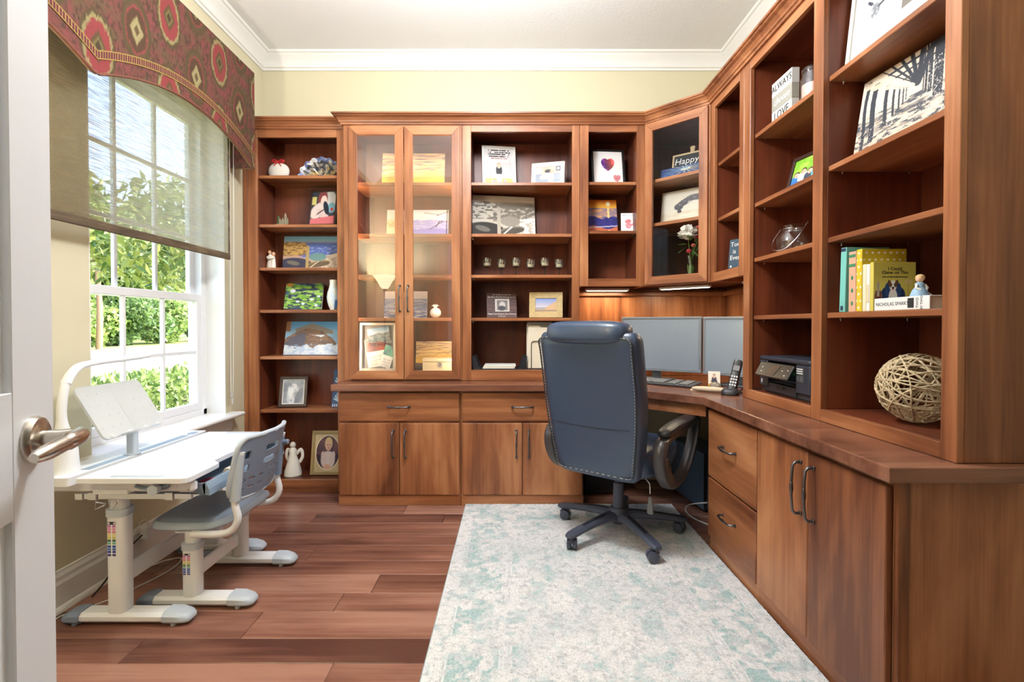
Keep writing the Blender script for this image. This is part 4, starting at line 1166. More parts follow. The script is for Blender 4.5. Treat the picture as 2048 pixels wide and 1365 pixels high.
# desk lamp
LP = thing('desk_lamp', "white swan-neck desk lamp on the child's desk corner", 'lamp', (-1.635, 1.795, 0.5785))
pts = smooth_path([(0, 0, 0.0), (0, -0.002, 0.06), (0, -0.006, 0.12), (0, -0.012, 0.18), (0, -0.012, 0.25), (0, 0.005, 0.325), (0, 0.05, 0.378), (0, 0.12, 0.392), (0, 0.25, 0.397), (0, 0.42, 0.402)], 6)
rad = []
for i, p in enumerate(pts):
    z = p[2]
    if i < 7: rad.append(0.042 - 0.0005 * i)
    else:
        t = min(1, (i - 7) / 14); rad.append(0.039 - 0.024 * (t * t * (3 - 2 * t)))
m = MB(); m.tube(pts[:31], rad[:31], 20, up=(1, 0, 0)); m.build('neck', 'white_plastic', LP, smooth=60)
m = MB(); m.tube(pts[30:], [0.012] * (len(pts) - 32) + [0.010, 0.004], 16, up=(1, 0, 0), flat=1.7); m.build('lamp_head', 'white_plastic', LP, smooth=60)

# ================================================================== CHILD'S CHAIR
KC = thing('childs_chair', "blue-grey plastic child's chair pushed up to the small desk", 'chair', (-1.26, 2.12, 0))
kc = KC.location
foot(KC, -1.486, -1.022, 1.95); foot(KC, -1.486, -1.010, 2.29)
column(KC, -1.272, 1.95, 0.046, 0.235, 0.305, 0.068, 0.056, (0.135, 0.220, 0.030)); column(KC, -1.272, 2.29, 0.046, 0.235, 0.305, 0.068, 0.056)
MB().box(-1.281, -1.263, 1.98, 2.26, 0.10, 0.155, 0.005).build('cross_rail', 'white_plastic', KC, off=kc)
MB().box(-1.33, -1.20, 1.93, 2.31, 0.296, 0.304, 0.002).build('seat_bracket', 'white_plastic', KC, off=kc)
m = MB(); rings = []
for z, k in ((0.304, 0.80), (0.306, 0.93), (0.316, 1.0), (0.330, 0.985), (0.338, 0.93)):
    rings.append([(-1.285 + 0.172 * k * u, 2.12 + 0.205 * k * v, z + 0.018 * max(0, (-1.285 + 0.172 * k * u) + 1.2) / 0.09 * (1 if u > 0.4 else 0)) for u, v in sup(44, 4.5)])
m.loft(rings, caps=False)
nn = 44
top = rings[-1]
dish = [[(-1.285 + (p[0] + 1.285) * q, 2.12 + (p[1] - 2.12) * q, p[2] * q ** 2 + (1 - q ** 2) * 0.332) for p in top] for q in (1.0, 0.9, 0.7, 0.45, 0.15)]
m.loft(dish); m.add(rings[0], [tuple(range(nn))])
seat = m.build('seat', 'grey_plastic', KC, off=kc, smooth=50)
for i in range(2):
    for k in range(4):
        yc = 2.04 + 0.15 * i; xc = -1.36 + 0.045 * k
        MB().tube(smooth_path([(xc, yc - 0.05, 0.3365), (xc + 0.006, yc, 0.335), (xc, yc + 0.045, 0.3365)], 4), [0.001] + [0.0022] * 7 + [0.001], 6).build('vent_slot', 'slate_plastic', seat, off=kc)
# back rest: curved panel with cut-outs
def holes(U, V):
    k = np.ones(U.shape, bool)
    def rr(cx, cy, w, h): 
        d = (np.abs((U - cx) / (w / 2)) ** 4 + np.abs((V - cy) / (h / 2)) ** 4)
        return d < 1
    for cx, cy, w, h in ((0.50, 0.74, 0.30, 0.105), (0.48, 0.53, 0.26, 0.10), (0.12, 0.71, 0.075, 0.13), (0.13, 0.50, 0.065, 0.11), (0.75, 0.70, 0.035, 0.14), (0.71, 0.50, 0.035, 0.11)):
        k &= ~rr(cx, cy, w, h)
    for r_ in range(2):
        for i in range(3):
            k &= ~rr(0.10 + 0.13 * i, 0.30 - 0.14 * r_, 0.085, 0.035); k &= ~rr(0.54 + 0.10 * i, 0.36 - 0.14 * r_, 0.065, 0.035)
    # rounded outline
    d = np.abs((U - 0.5) / 0.5) ** 6 + np.abs((V - 0.52) / 0.52) ** 5
    k &= d < 1.0
    return k
NU, NV = 130, 90
u = np.linspace(0, 1, NU + 1); v = np.linspace(0, 1, NV + 1); U, V = np.meshgrid(u, v)
Uc, Vc = (U[:-1, :-1] + U[1:, 1:]) / 2, (V[:-1, :-1] + V[1:, 1:]) / 2
K = holes(Uc, Vc)
Yk = 1.875 + 0.37 * U; Zk = 0.435 + 0.245 * V
Xk = -1.045 + 0.055 * V - 0.10 * (U - 0.5) ** 2 * 2.0
vid = {}; vs = []; fs = []
def gv(i, j, s):
    key = (i, j, s)
    if key not in vid:
        vid[key] = len(vs); vs.append((Xk[j, i] + (0.004 if s else -0.004) - kc.x, Yk[j, i] - kc.y, Zk[j, i] - kc.z))
    return vid[key]
for j in range(NV):
    for i in range(NU):
        if not K[j, i]: continue
        fs.append((gv(i, j, 0), gv(i + 1, j, 0), gv(i + 1, j + 1, 0), gv(i, j + 1, 0))); fs.append((gv(i, j, 1), gv(i, j + 1, 1), gv(i + 1, j + 1, 1), gv(i + 1, j, 1)))
        for (di, dj, a, b_) in ((-1, 0, (i, j), (i, j + 1)), (1, 0, (i + 1, j + 1), (i + 1, j)), (0, -1, (i + 1, j), (i, j)), (0, 1, (i, j + 1), (i + 1, j + 1))):
            ii, jj = i + di, j + dj
            if not (0 <= ii < NU and 0 <= jj < NV) or not K[jj, ii]:
                fs.append((gv(*a, 0), gv(*b_, 0), gv(*b_, 1), gv(*a, 1)))
m = MB(); m.v = vs; m.f = fs
bkr = m.build('backrest', 'slate_plastic', KC, smooth=35)
# thick pale rim round the back, deep side channels for the tubes
rim = []
for q in [2 * PI * i / 72 for i in range(72)]:
    cu_, su_ = math.cos(q), math.sin(q)
    uu = 0.5 + 0.5 * math.copysign(abs(cu_) ** (2 / 6), cu_); vv = 0.52 + 0.52 * math.copysign(abs(su_) ** (2 / 5), su_); vv = max(0.0, min(1, vv))
    rim.append((-1.049 + 0.055 * vv - 0.10 * (uu - 0.5) ** 2 * 2.0, 1.875 + 0.37 * uu, 0.435 + 0.245 * vv))
MB().tube(rim, 0.010, 8, True).build('rim', 'pale_grey_plastic', bkr, off=kc, smooth=60)
def arm_tube(yc):
    return smooth_path([(-1.24, yc, 0.309), (-1.14, yc, 0.309), (-1.085, yc, 0.325), (-1.060, yc, 0.37), (-1.072, yc, 0.44), (-1.060, yc, 0.56), (-1.045, yc, 0.63)], 5)
for yc in (1.893, 2.232):
    MB().tube(arm_tube(yc), 0.0135, 12).build('back_tube', 'white_plastic', KC, off=kc, smooth=60)
    m = MB(); m.tube([(-1.071, yc, 0.44), (-1.060, yc, 0.56), (-1.050, yc, 0.62)], [0.020, 0.020, 0.016], 10); m.build('tube_sleeve', 'pale_grey_plastic' if yc < 2 else 'slate_plastic', bkr, off=kc, smooth=50)
MB().tube([(-1.052, 2.232, 0.585), (-1.020, 2.232, 0.588), (-1.016, 2.232, 0.588)], [0.012, 0.012, 0.008], 12).build('screw_knob', 'slate_plastic', bkr, off=kc, smooth=40)

# ---------------------------------------------------------------- charger and cords under the desk
CG = thing('power_adapter', 'white square power adapter plugged in above the baseboard', 'charger', (-1.756, 2.33, 0.105))
MB().box(0.0, 0.035, -0.028, 0.028, 0, 0.06, 0.006).build('body', 'white_plastic', CG)
MB().tube(smooth_path([(0.02, 0, 0.06), (0.02, -0.005, 0.085), (0.03, -0.06, 0.095), (0.05, -0.14, 0.03), (0.10, -0.18, -0.06), (0.14, -0.05, -0.085), (0.18, 0.0, -0.10), (0.20, -0.12, -0.101), (0.12, -0.35, -0.101), (0.03, -0.46, -0.101), (0.03, -0.62, -0.101)], 6), 0.0025, 6).build('cord', 'cord_white', CG, smooth=60)
o = MB().tube(smooth_path([(-1.74, 2.30, 0.13), (-1.735, 2.2, 0.10), (-1.73, 2.08, 0.03), (-1.72, 2.0, 0.005)], 5), 0.0035, 6).build('black_cable', 'cord_black', smooth=60)
tag(o, 'black power cord running down the baseboard by the adapter', 'cord')

# ================================================================== PICTURES AND FRAMES
def ht(ytop, D, Z):
    return EYE + (650.0 - ytop) * D / F - Z
def cells(w, D, q=1.0):
    return int(max(24, min(300, w * F / D * q)))
def canvas(label, loc, rot, tilt, w, h, paint, D, th=0.018, name='canvas_print', edge='canvas_edge', cat='picture', group=None):
    t = thing(name, label, cat, (loc[0], loc[1], loc[2] + th * math.sin(tilt) + 0.0005), rot, group, tilt=tilt)
    MB().box(-w / 2, w / 2, 0.0012, th, 0, h, 0.0015).build('stretcher', edge, t)
    colour_grid('print', 'print_matte', lambda U, V: (w * (U - 0.5) * 0.998, 0 * U, h * V), cells(w, D), cells(h, D), paint, t)
    return t
def framed(label, loc, rot, tilt, w, h, paint, D, fw=0.018, fm='walnut_frame', mat_w=0.0, th=0.016, name='framed_photo', oval=None, prong=True, fmat2=None):
    t = thing(name, label, 'picture frame', (loc[0], loc[1], loc[2] + th * math.sin(tilt) + 0.0005), rot, tilt=tilt)
    x0, x1 = -w / 2, w / 2
    def bar(poly): return MB().prism(poly, -0.004, th, 'y').build('frame_side', fm, t, bevel=0.002)
    bar([(x0, 0), (x0 + fw, fw), (x0 + fw, h - fw), (x0, h)]); bar([(x1, 0), (x1, h), (x1 - fw, h - fw), (x1 - fw, fw)])
    bar([(x0, h), (x0 + fw, h - fw), (x1 - fw, h - fw), (x1, h)]); bar([(x0, 0), (x1, 0), (x1 - fw, fw), (x0 + fw, fw)])
    iw, ih = w - 2 * fw, h - 2 * fw
    if fmat2: # raised inner lip
        for (a, b, c, d) in ((x0 + fw * .55, x0 + fw * .75, fw * .6, h - fw * .6), (x1 - fw * .75, x1 - fw * .55, fw * .6, h - fw * .6), (x0 + fw * .6, x1 - fw * .6, h - fw * .75, h - fw * .55), (x0 + fw * .6, x1 - fw * .6, fw * .55, fw * .75)):
            MB().box(a, b, -0.007, -0.003, c, d, 0.001).build('frame_lip', fmat2, t)
    MB().box(x0 + fw - 0.002, x1 - fw + 0.002, 0.004, th - 0.002, fw - 0.002, h - fw + 0.002, 0).build('backing', 'ink_black', t)
    colour_grid('photo', 'print_gloss', lambda U, V: (iw * (U - 0.5), 0.003 + 0 * U, fw + ih * V), cells(iw, D, 1.3), cells(ih, D, 1.3), paint, t)
    if mat_w:
        for (a, b, c, d) in ((x0 + fw, x0 + fw + mat_w, fw, h - fw), (x1 - fw - mat_w, x1 - fw, fw, h - fw), (x0 + fw + mat_w, x1 - fw - mat_w, h - fw - mat_w, h - fw), (x0 + fw + mat_w, x1 - fw - mat_w, fw, fw + mat_w)):
            MB().box(a, b, 0.0008, 0.0026, c, d, 0.0004).build('mat_board', 'paper', t)
    if prong:
        MB().prism([(th, h * 0.72), (th + 0.003, h * 0.72), (th + 0.003 + math.tan(tilt) * 0 + 0.028, 0.006), (th + 0.024, 0.006)], -w * 0.14, w * 0.14, 'x').build('easel_back', 'ink_black', t)
    return t

# ---- painters -------------------------------------------------------------------------------
def p_canyon(U, V):
    P = Paint(U, V, (120, 176, 206)); P.c = P.grad((186, 204, 214), (116, 176, 210), 0.75, 1.0)
    n = fbm(U * 9, V * 9, 2); r = fbm(U * 22, V * 30, 7)
    P.below(0.83 + 0.02 * (n - .5), (140, 140, 190)); P.below(0.78 + 0.10 * (fbm(U * 7, V * 2, 3) - .5), (92, 112, 186))
    P.put(((V < 0.72) & (r > 0.55)).astype(float) * .8, (150, 166, 214)); P.below(0.45 + 0.12 * np.sin(U * 5 + 2) + 0.1 * (n - .5), (196, 160, 140))
    P.put(((V < 0.38 + .2 * (U - .5)) & (U > 0.5)).astype(float), (222, 204, 180)); P.put(((V < .4) & (U > .5) & (r > .55)).astype(float) * .6, (160, 136, 120))
    P.ell(0.17, 0.62, 0.24, 0.2, (206, 164, 96), 0.1, n=4); P.put(((U < .4) & (V > .42) & (V < .83) & (r > 0.52)).astype(float) * .75, (122, 88, 52))
    P.ell(0.2, 0.16, 0.3, 0.19, (58, 60, 84)); P.ell(0.6, 0.38, 0.15, 0.12, (112, 150, 150)); P.ell(0.18, 0.2, 0.12, 0.06, (120, 112, 100), rot=-.4); P.ell(0.62, 0.18, 0.2, 0.08, (150, 124, 88), rot=.3); P.ell(0.62, 0.15, 0.2, 0.07, (110, 92, 70), rot=.3)
    P.rect(0.40, 0.45, 0.0, 0.7, (186, 160, 100)); P.line(0.47, 0.05, 0.62, 0.25, 0.012, (228, 214, 180))
    return P.c
def p_canyon_bw(U, V):
    c = p_canyon(np.clip(U * .98, 0, 1), np.clip(V * .97, 0, 1)); g = (c @ np.array([.3, .5, .2]))[..., None]
    g = 128 + (g - 132) * 1.55
    return np.clip(np.concatenate([g * 1.0 + 8, g * 0.98 + 4, g * 0.93], -1), 18, 235)
def p_canyon_tree(U, V):
    P = Paint(U, V, (236, 222, 226)); P.c = P.grad((240, 216, 214), (232, 228, 236), .6, 1)
    n = fbm(U * 10, V * 8, 4); P.below(0.66 + .05 * (n - .5), (150, 150, 206)); P.put(((V < .64) & (fbm(U * 20, V * 24, 6) > .55)).astype(float) * .6, (196, 178, 214))
    P.below(0.36 + .1 * (n - .5), (128, 122, 196)); P.below(0.12 + .2 * (n - .5), (110, 100, 160))
    P.put(((U < .3) & (V < .62 + .1 * n)).astype(float), (226, 206, 170)); P.put(((U < .3) & (V < .6) & (n > .5)).astype(float) * .6, (186, 156, 116))
    P.ell(.66, .05, .1, .12, (230, 190, 170))
    for a in ((1.0, .95, .8, .8), (.86, .84, .6, .9), (.9, .6, .7, .35), (.98, .6, .86, .62), (.86, .62, .8, .42), (.98, 1, .97, 0)): P.line(*a, .008, (36, 26, 40))
    return P.c
def p_wave(U, V):
    P = Paint(U, V, (120, 176, 220)); P.c = P.grad((176, 206, 226), (92, 160, 214), .4, 1)
    n = fbm(U * 8, V * 8, 5); r = fbm(U * 24, V * 20, 9)
    P.below(.74 + .05 * n, (150, 190, 216)); P.put(((V < .95) & (V > .62) & (np.abs(U - .5) < .28 + .1 * n) & (V < .95 - np.abs(U - .45) * .6)).astype(float), (150, 140, 128))
    h = .78 - 1.8 * (U - .42) ** 2 + .1 * (n - .5); P.below(h, (148, 116, 92)); P.put(((V < h) & (r > .5)).astype(float) * .7, (110, 92, 88)); P.put(((V < h - .1) & (U < .35)).astype(float) * .8, (92, 96, 116))
    P.below(.26 + .25 * (n - .5) + .25 * np.clip(U - .45, 0, 1), (222, 230, 238)); P.put(((V < .3) & (r > .55)).astype(float) * .6, (172, 194, 222))
    P.put((np.clip((n - .45) * 6, 0, 1) * ((U > .45) & (U < .7) & (V < .6))), (236, 240, 244)); P.put(((U < .08) & (V > .7)).astype(float), (150, 110, 80))
    return P.c
def p_lily(U, V):
    P = Paint(U, V, (44, 54, 78)); rr = random.Random(5)
    P.put((fbm(U * 14, V * 30, 3) - .55) * 4, (110, 140, 150))
    for i in range(120):
        v = 1.0 - (i / 120) ** 0.8 * 1.0; s = .06 + .07 * v * rr.random()
        c = rr.choice([(142, 190, 70), (120, 172, 60), (168, 208, 104), (96, 150, 70)])
        P.ell(rr.random(), v + rr.uniform(-.06, .06), s, s * .42, c, .2, rr.uniform(-.3, .3))
    P.ell(.1, .93, .1, .06, (214, 150, 60)); P.ell(.2, .70, .07, .07, (236, 238, 244))
    for x, y in ((.72, .38), (.35, .3), (.9, .5), (.5, .22), (.85, .16)): P.ell(x, y, .045, .045, (226, 232, 240))
    return P.c
def p_sunset(U, V):
    P = Paint(U, V, (230, 180, 90)); P.c = P.grad((240, 190, 80), (214, 186, 158), .25, .9)
    n = fbm(U * 5, V * 26, 6); P.put(np.clip((n - .5) * 6, 0, 1) * (V > .45), (250, 226, 170)); P.put(np.clip((.42 - n) * 6, 0, 1) * (V > .5), (140, 124, 120))
    P.below(.2 + .04 * fbm(U * 6, U * 0, 2), (120, 84, 70)); P.below(.1, (84, 64, 66))
    return P.c
def p_ocean(U, V):
    P = Paint(U, V, (196, 200, 214)); P.c = P.grad((190, 198, 216), (214, 212, 220), .5, 1)
    P.below(.72, (120, 136, 176)); P.put(np.clip((fbm(U * 6, V * 40, 3) - .5) * 6, 0, 1) * (V < .7), (176, 184, 206)); P.below(.25, (92, 104, 140)); P.put(np.clip((fbm(U * 5, V * 50, 8) - .5) * 6, 0, 1) * (V < .3), (214, 210, 210))
    return P.c
def p_sea_sunset(U, V):
    P = Paint(U, V, (240, 160, 40)); P.c = P.grad((246, 190, 60), (226, 120, 40), .75, 1); P.ell(.72, .88, .07, .07, (255, 246, 200), .4)
    P.below(.76, (150, 130, 150)); P.put(np.clip((fbm(U * 7, V * 36, 4) - .48) * 6, 0, 1) * (V < .76), (236, 170, 110)); P.below(.48 + .04 * np.sin(U * 9), (52, 46, 130)); P.put(np.clip((fbm(U * 9, V * 12, 2) - .5) * 6, 0, 1) * ((V < .48) & (V > .2)), (30, 40, 110))
    P.below(.2 + .05 * np.sin(U * 7), (206, 110, 70)); P.line(0, .18, 1, .25, .015, (200, 200, 220)); P.line(.72, .76, .72, .5, .03, (255, 226, 150)); P.ell(.72, .06, .06, .06, (255, 220, 140), .5)
    return P.c
def p_rays(U, V):
    P = Paint(U, V, (40, 70, 130)); P.c = P.grad((40, 60, 120), (30, 60, 120)); a = np.arctan2(V - .72, U - .62)
    P.put(np.clip(np.sin(a * 14) * 2, 0, 1) * np.clip(1 - np.hypot(U - .62, V - .72) * 1.6, 0, 1), (236, 214, 130)); P.ell(.62, .74, .12, .1, (255, 246, 206), .6); P.put(np.clip((fbm(U * 5, V * 9, 3) - .5) * 5, 0, 1) * .7, (60, 110, 170))
    P.below(.42, (44, 66, 130)); P.put(np.clip((fbm(U * 5, V * 30, 5) - .55) * 6, 0, 1) * (V < .4), (130, 160, 200))
    return P.c
def p_whale(U, V):
    P = Paint(U, V, (230, 222, 206)); P.below(.35, (222, 208, 184)); P.put(np.clip((fbm(U * 4, V * 20, 4) - .52) * 4, 0, 1) * (V < .35), (238, 230, 212))
    P.ell(.40, .50, .10, .10, (86, 84, 90), .2); P.ell(.53, .62, .22, .09, (96, 94, 100), .2, .55); P.ell(.80, .68, .26, .13, (110, 106, 110), .2, -.1); P.ell(.80, .56, .2, .07, (230, 222, 206), .2, -.1); P.ell(.42, .36, .05, .05, (80, 78, 84))
    P.put(((np.abs(V - .66) < .14) & (U > .4) & (fbm(U * 26, V * 20, 3) > .6)).astype(float) * .5, (190, 186, 184)); return P.c
def person(P, x, y, s, skin=(226, 190, 166), hair=(190, 150, 110), shirt=(40, 42, 50)):
    P.ell(x, y - .2 * s, .17 * s, .18 * s, shirt, .15, n=3); P.ell(x, y + .02 * s, .1 * s, .12 * s, hair); P.ell(x, y - .01 * s, .082 * s, .1 * s, skin)
    P.ell(x - .03 * s, y + .0, .012 * s, .012 * s, (60, 50, 46)); P.ell(x + .03 * s, y + .0, .012 * s, .012 * s, (60, 50, 46)); P.ell(x, y - .05 * s, .03 * s, .01 * s, (180, 90, 84))
def p_baby_text(U, V):
    P = Paint(U, V, (206, 202, 202)); P.rect(.02, .98, .24, .62, (192, 188, 190)); P.line(.1, .28, .12, .7, .006, (170, 166, 168)); P.line(.9, .28, .88, .7, .006, (170, 166, 168)); P.line(.05, .28, .95, .28, .006, (190, 186, 186))
    for i in range(5): P.put(((np.abs(V - .95 + .055 * i) < .014) & (np.abs(U - .5) < .40 - .03 * abs(i - 1)) & (vnoise(U * 46, V * 0 + i, i) > .28)).astype(float), (40, 36, 44) if i < 4 else (150, 50, 60))
    person(P, .5, .52, .62, shirt=(34, 34, 40)); P.ell(.5, .25, .13, .05, (236, 230, 228))
    for x in (.22, .78): P.ell(x, .1, .2, .085, (214, 206, 120), .15, n=4); P.ell(x + (.08 if x < .5 else -.08), .1, .07, .05, (190, 180, 190)); P.put(((np.abs(U - x) < .18) & (np.abs(V - .1) < .07) & (np.sin(U * 120) > .6)).astype(float) * .6, (96, 96, 70))
    return P.c
def p_family(U, V):
    P = Paint(U, V, (178, 168, 158)); P.below(.55, (140, 148, 164)); P.rect(.05, .25, .6, .9, (196, 206, 220)); P.rect(.8, .97, .7, .95, (70, 76, 92)); P.rect(.83, .94, .75, .9, (206, 206, 206)); P.rect(.33, .6, .55, .95, (186, 166, 146)); P.rect(.7, 1, .2, .5, (150, 158, 170))
    P.ell(.5, .7, .13, .1, (36, 32, 36)); P.ell(.45, .42, .22, .18, (230, 206, 210)); P.ell(.6, .35, .13, .28, (222, 180, 214)); P.ell(.63, .68, .06, .09, (200, 160, 130)); P.ell(.3, .35, .12, .12, (224, 196, 186)); P.ell(.33, .5, .05, .06, (224, 190, 170)); return P.c
def p_heart(U, V):
    P = Paint(U, V, (236, 232, 230))
    def heart(cx, cy, s, f):
        x = (U - cx) / s; y = (V - cy) / s * 1.15; d = (x * x + y * y - 1) ** 3 - x * x * y ** 3
        P.put((d < 0).astype(float), f)
    n = fbm(U * 9, V * 9, 3)[..., None]; g = np.clip(U * 2 - .7 + V * .6 - .3, 0, 1)[..., None]
    col = np.array((70, 40, 120.)) * (1 - g) + np.array((230, 100, 40.)) * g; col = col * (.7 + .6 * n) + np.array((40, 10, 40.)) * (n > .55)
    heart(.5, .58, .20, col); heart(.80, .18, .11, (206, 130, 136)); P.rect(.76, .84, .185, .20, (90, 40, 50)); return P.c
def p_handprint_red(U, V):
    P = Paint(U, V, (240, 238, 238)); P.put(((np.abs(V - .9) < .022) & (np.abs(U - .5) < .42) & (vnoise(U * 40, V * 0, 3) > .3)).astype(float), (90, 60, 80))
    P.ell(.45, .38, .18, .16, (214, 130, 140), .3)
    for a in (-40, -15, 8, 30, 80): P.ell(.45 + .22 * math.sin(R(a)), .38 + .24 * math.cos(R(a)), .05, .09, (210, 110, 120), .3, -R(a))
    P.put((fbm(U * 30, V * 30, 2) - .55) * 4, (240, 236, 236)); P.rect(.65, .9, .06, .1, (120, 120, 130)); return P.c
def p_portrait_bw(U, V):
    P = Paint(U, V, (176, 184, 190)); P.below(.85, (150, 156, 164)); P.ell(.5, .35, .3, .45, (206, 212, 214), .3); P.ell(.52, .68, .13, .15, (228, 230, 230), .3); P.ell(.42, .45, .14, .3, (236, 238, 238), .3, .3); P.ell(.75, .3, .14, .36, (120, 126, 136), .4, -.4); P.put((fbm(U * 7, V * 7, 3) - .5) * 2, (110, 116, 124)); return P.c
def p_person_lap(U, V):
    P = Paint(U, V, (58, 62, 70)); P.rect(0, .2, .6, .85, (206, 196, 120)); P.ell(.78, .75, .25, .3, (206, 206, 206), .3, .5); P.ell(.85, .5, .17, .16, (120, 170, 190), .3); P.ell(.86, .45, .06, .05, (210, 70, 60)); P.ell(.45, .8, .2, .24, (130, 70, 70), .2); P.ell(.5, .72, .13, .17, (236, 206, 194), .2)
    P.ell(.3, .42, .36, .22, (222, 204, 198), .2, .5); P.ell(.5, .3, .3, .12, (214, 190, 184), .2, -.5); P.ell(.4, .38, .2, .02, (60, 50, 56), .3, .5); P.below(.16 + .1 * U, (206, 112, 116)); P.ell(.62, .5, .1, .22, (40, 48, 60), .2, .4); return P.c
def p_oval_child(U, V):
    P = Paint(U, V, (206, 188, 144)); P.put((fbm(U * 40, V * 40, 3) - .5) * 1.5, (226, 212, 176))
    P.ell(.5, .5, .47, .47, (236, 226, 196), .03); inside = ((U - .5) / .44) ** 2 + ((V - .5) / .44) ** 2 < 1
    Q = Paint(U, V, (92, 70, 84)); Q.put((fbm(U * 5, V * 5, 7) - .45) * 3, (130, 96, 96)); Q.below(.45, (70, 58, 70)); Q.ell(.52, .3, .27, .24, (236, 220, 216), .15); Q.ell(.52, .74, .15, .17, (230, 206, 150), .15); Q.ell(.52, .68, .115, .13, (238, 198, 172), .15)
    for x in (.48, .56): Q.ell(x, .70, .018, .014, (60, 50, 60))
    Q.ell(.52, .62, .04, .015, (190, 90, 90)); Q.ell(.36, .34, .1, .2, (230, 214, 210), .2, .3); Q.ell(.68, .34, .1, .2, (230, 214, 210), .2, -.3); Q.ell(.5, .12, .14, .07, (224, 180, 156)); P.put(inside.astype(float), Q.c)
    return P.c
def p_blue_plants(U, V):
    P = Paint(U, V, (62, 92, 128)); rr = random.Random(3)
    for y in (.25, .72):
        for k in range(9):
            a = R(-70 + 140 * k / 8); P.line(.5, y - .12, .5 + .4 * math.sin(a), y - .12 + .26 * math.cos(a), .025, (206, 220, 232))
    for k in range(8): P.rect(.05 + .12 * k, .1 + .12 * k, .0, .07, (210, 222, 232))
    return P.c
def p_beach(U, V):
    P = Paint(U, V, (160, 180, 226)); P.c = P.grad((226, 214, 220), (130, 160, 226), .3, 1); P.below(.25, (190, 176, 160)); P.put(((V < .15 + 1.0 * np.clip(U - .35, 0, 1)) & (U > .4)).astype(float), (214, 180, 140)); P.below(.14, (160, 136, 120)); P.ell(.25, .28, .25, .04, (120, 150, 190)); return P.c
def p_plaque(U, V):
    P = Paint(U, V, (84, 62, 62)); n = vnoise(U * 2, V * 60, 4); P.put((n - .5) * 2.5, (120, 96, 96)); P.put(((np.abs(U - .52) < .24) & (np.abs(V - .5) < .25)).astype(float), (200, 196, 192)); P.rect(.34, .70, .3, .7, (120, 118, 122)); P.ell(.52, .52, .1, .13, (206, 200, 198), .2); P.ell(.5, .38, .12, .1, (70, 70, 76), .2); return P.c
def p_green_group(U, V):
    P = Paint(U, V, (130, 190, 60)); P.put((fbm(U * 9, V * 9, 3) - .45) * 4, (176, 214, 90)); P.below(.4, (90, 140, 120))
    for i, x in enumerate((.12, .3, .48, .66, .84)): person(P, x, .5 + .06 * (i % 2), .8, shirt=[(60, 120, 190), (230, 230, 230), (60, 70, 90), (90, 170, 180), (220, 220, 220)][i], hair=(70, 50, 40))
    return P.c
def p_pier(U, V):
    P = Paint(U, V, (226, 206, 182)); P.c = P.grad((214, 192, 168), (236, 220, 200), .0, 1)
    n = fbm(U * 9, V * 26, 5); P.put(np.clip((n - .48) * 7, 0, 1) * (V < .5), (150, 140, 130)); P.put(np.clip((fbm(U * 16, V * 40, 8) - .52) * 8, 0, 1) * (V < .5), (70, 72, 80))
    vx, vy = .52, .56; dark = (44, 48, 58)
    for k, (xb, w) in enumerate(((.06, .035), (.14, .05), (.26, .035), (.33, .022), (.38, .016), (.415, .012), (.44, .008))):
        s = (vx - xb) / vx; P.put(((np.abs(U - xb - .012 * np.sin(V * 7)) < w * .5) & (V > .56 - .55 * s) & (V < .56 + .46 * s)).astype(float), dark); P.ell(xb, .56 + .40 * s, w * 1.0, .035 * s + .01, (220, 200, 176))
    for k, (xb, w) in enumerate(((.82, .17), (.68, .07), (.62, .03), (.59, .018), (.57, .01))):
        s = (xb - vx) / (1 - vx); lean = (V - .5) * -.06; P.put(((np.abs(U - xb - lean) < w * .5) & (V > .56 - .62 * s) & (V < 1.2)).astype(float), dark)
    for k in range(6): P.line(vx, .60, .16 + .09 * k, 1.02, .006 + .004 * k, dark)
    for k in range(4): P.line(vx - .06 - .07 * k, .66 + .085 * k, .64, .68 + .085 * k, .006 + .003 * k, dark)
    sp = vnoise(U * 160, V * 120, 3); P.put(((sp > .8) & (U > .6) & (V < .8)).astype(float), (226, 216, 206)); P.put(((sp > .86) & (V < .35)).astype(float), (236, 224, 208)); P.put(np.clip((.3 - np.abs(V - .06 - .08 * n)) * 3 - .5, 0, 1) * (U < .3) * .6, (60, 62, 70))
    return P.c
def p_hand_white(U, V):
    P = Paint(U, V, (212, 212, 209)); P.rect(.06, .46, .12, .9, (184, 184, 182)); P.rect(.066, .454, .13, .89, (216, 216, 213)); P.rect(.13, .40, .25, .8, (190, 190, 188)); P.rect(.136, .394, .26, .79, (219, 219, 216))
    P.ell(.26, .46, .055, .085, (130, 134, 142), .3)
    for a, l in ((-38, .17), (-14, .22), (6, .24), (26, .21), (75, .13)): P.ell(.26 + .62 * l * math.sin(R(a)), .46 + l * 1.2 * math.cos(R(a)) * .8, .016, .06, (70, 74, 84), .3, -R(a))
    P.put((fbm(U * 50, V * 40, 3) - .56) * 4 * ((U > .15) & (U < .4)), (240, 240, 240))
    P.rect(.56, .95, .2, .85, (120, 112, 106)); P.ell(.74, .62, .12, .14, (206, 186, 172), .2); P.ell(.72, .42, .15, .2, (186, 196, 204), .2); P.ell(.83, .34, .12, .08, (214, 190, 176), .2); P.ell(.6, .75, .08, .1, (84, 72, 66), .2); return P.c
def p_leaflet(c0, c1, title=True):
    def f(U, V):
        P = Paint(U, V, c0); P.rect(0, 1, .55, 1, c1); P.put(((fbm(U * 6, V * 9, 3) > .5) & (V > .55)).astype(float) * .5, (90, 110, 130))
        P.put(((np.sin(V * 90) > .2) & (V < .4) & (U > .1) & (U < .9) & (vnoise(U * 30, V * 0, 2) > .25)).astype(float) * .35, (110, 90, 90)); return P.c
    return f
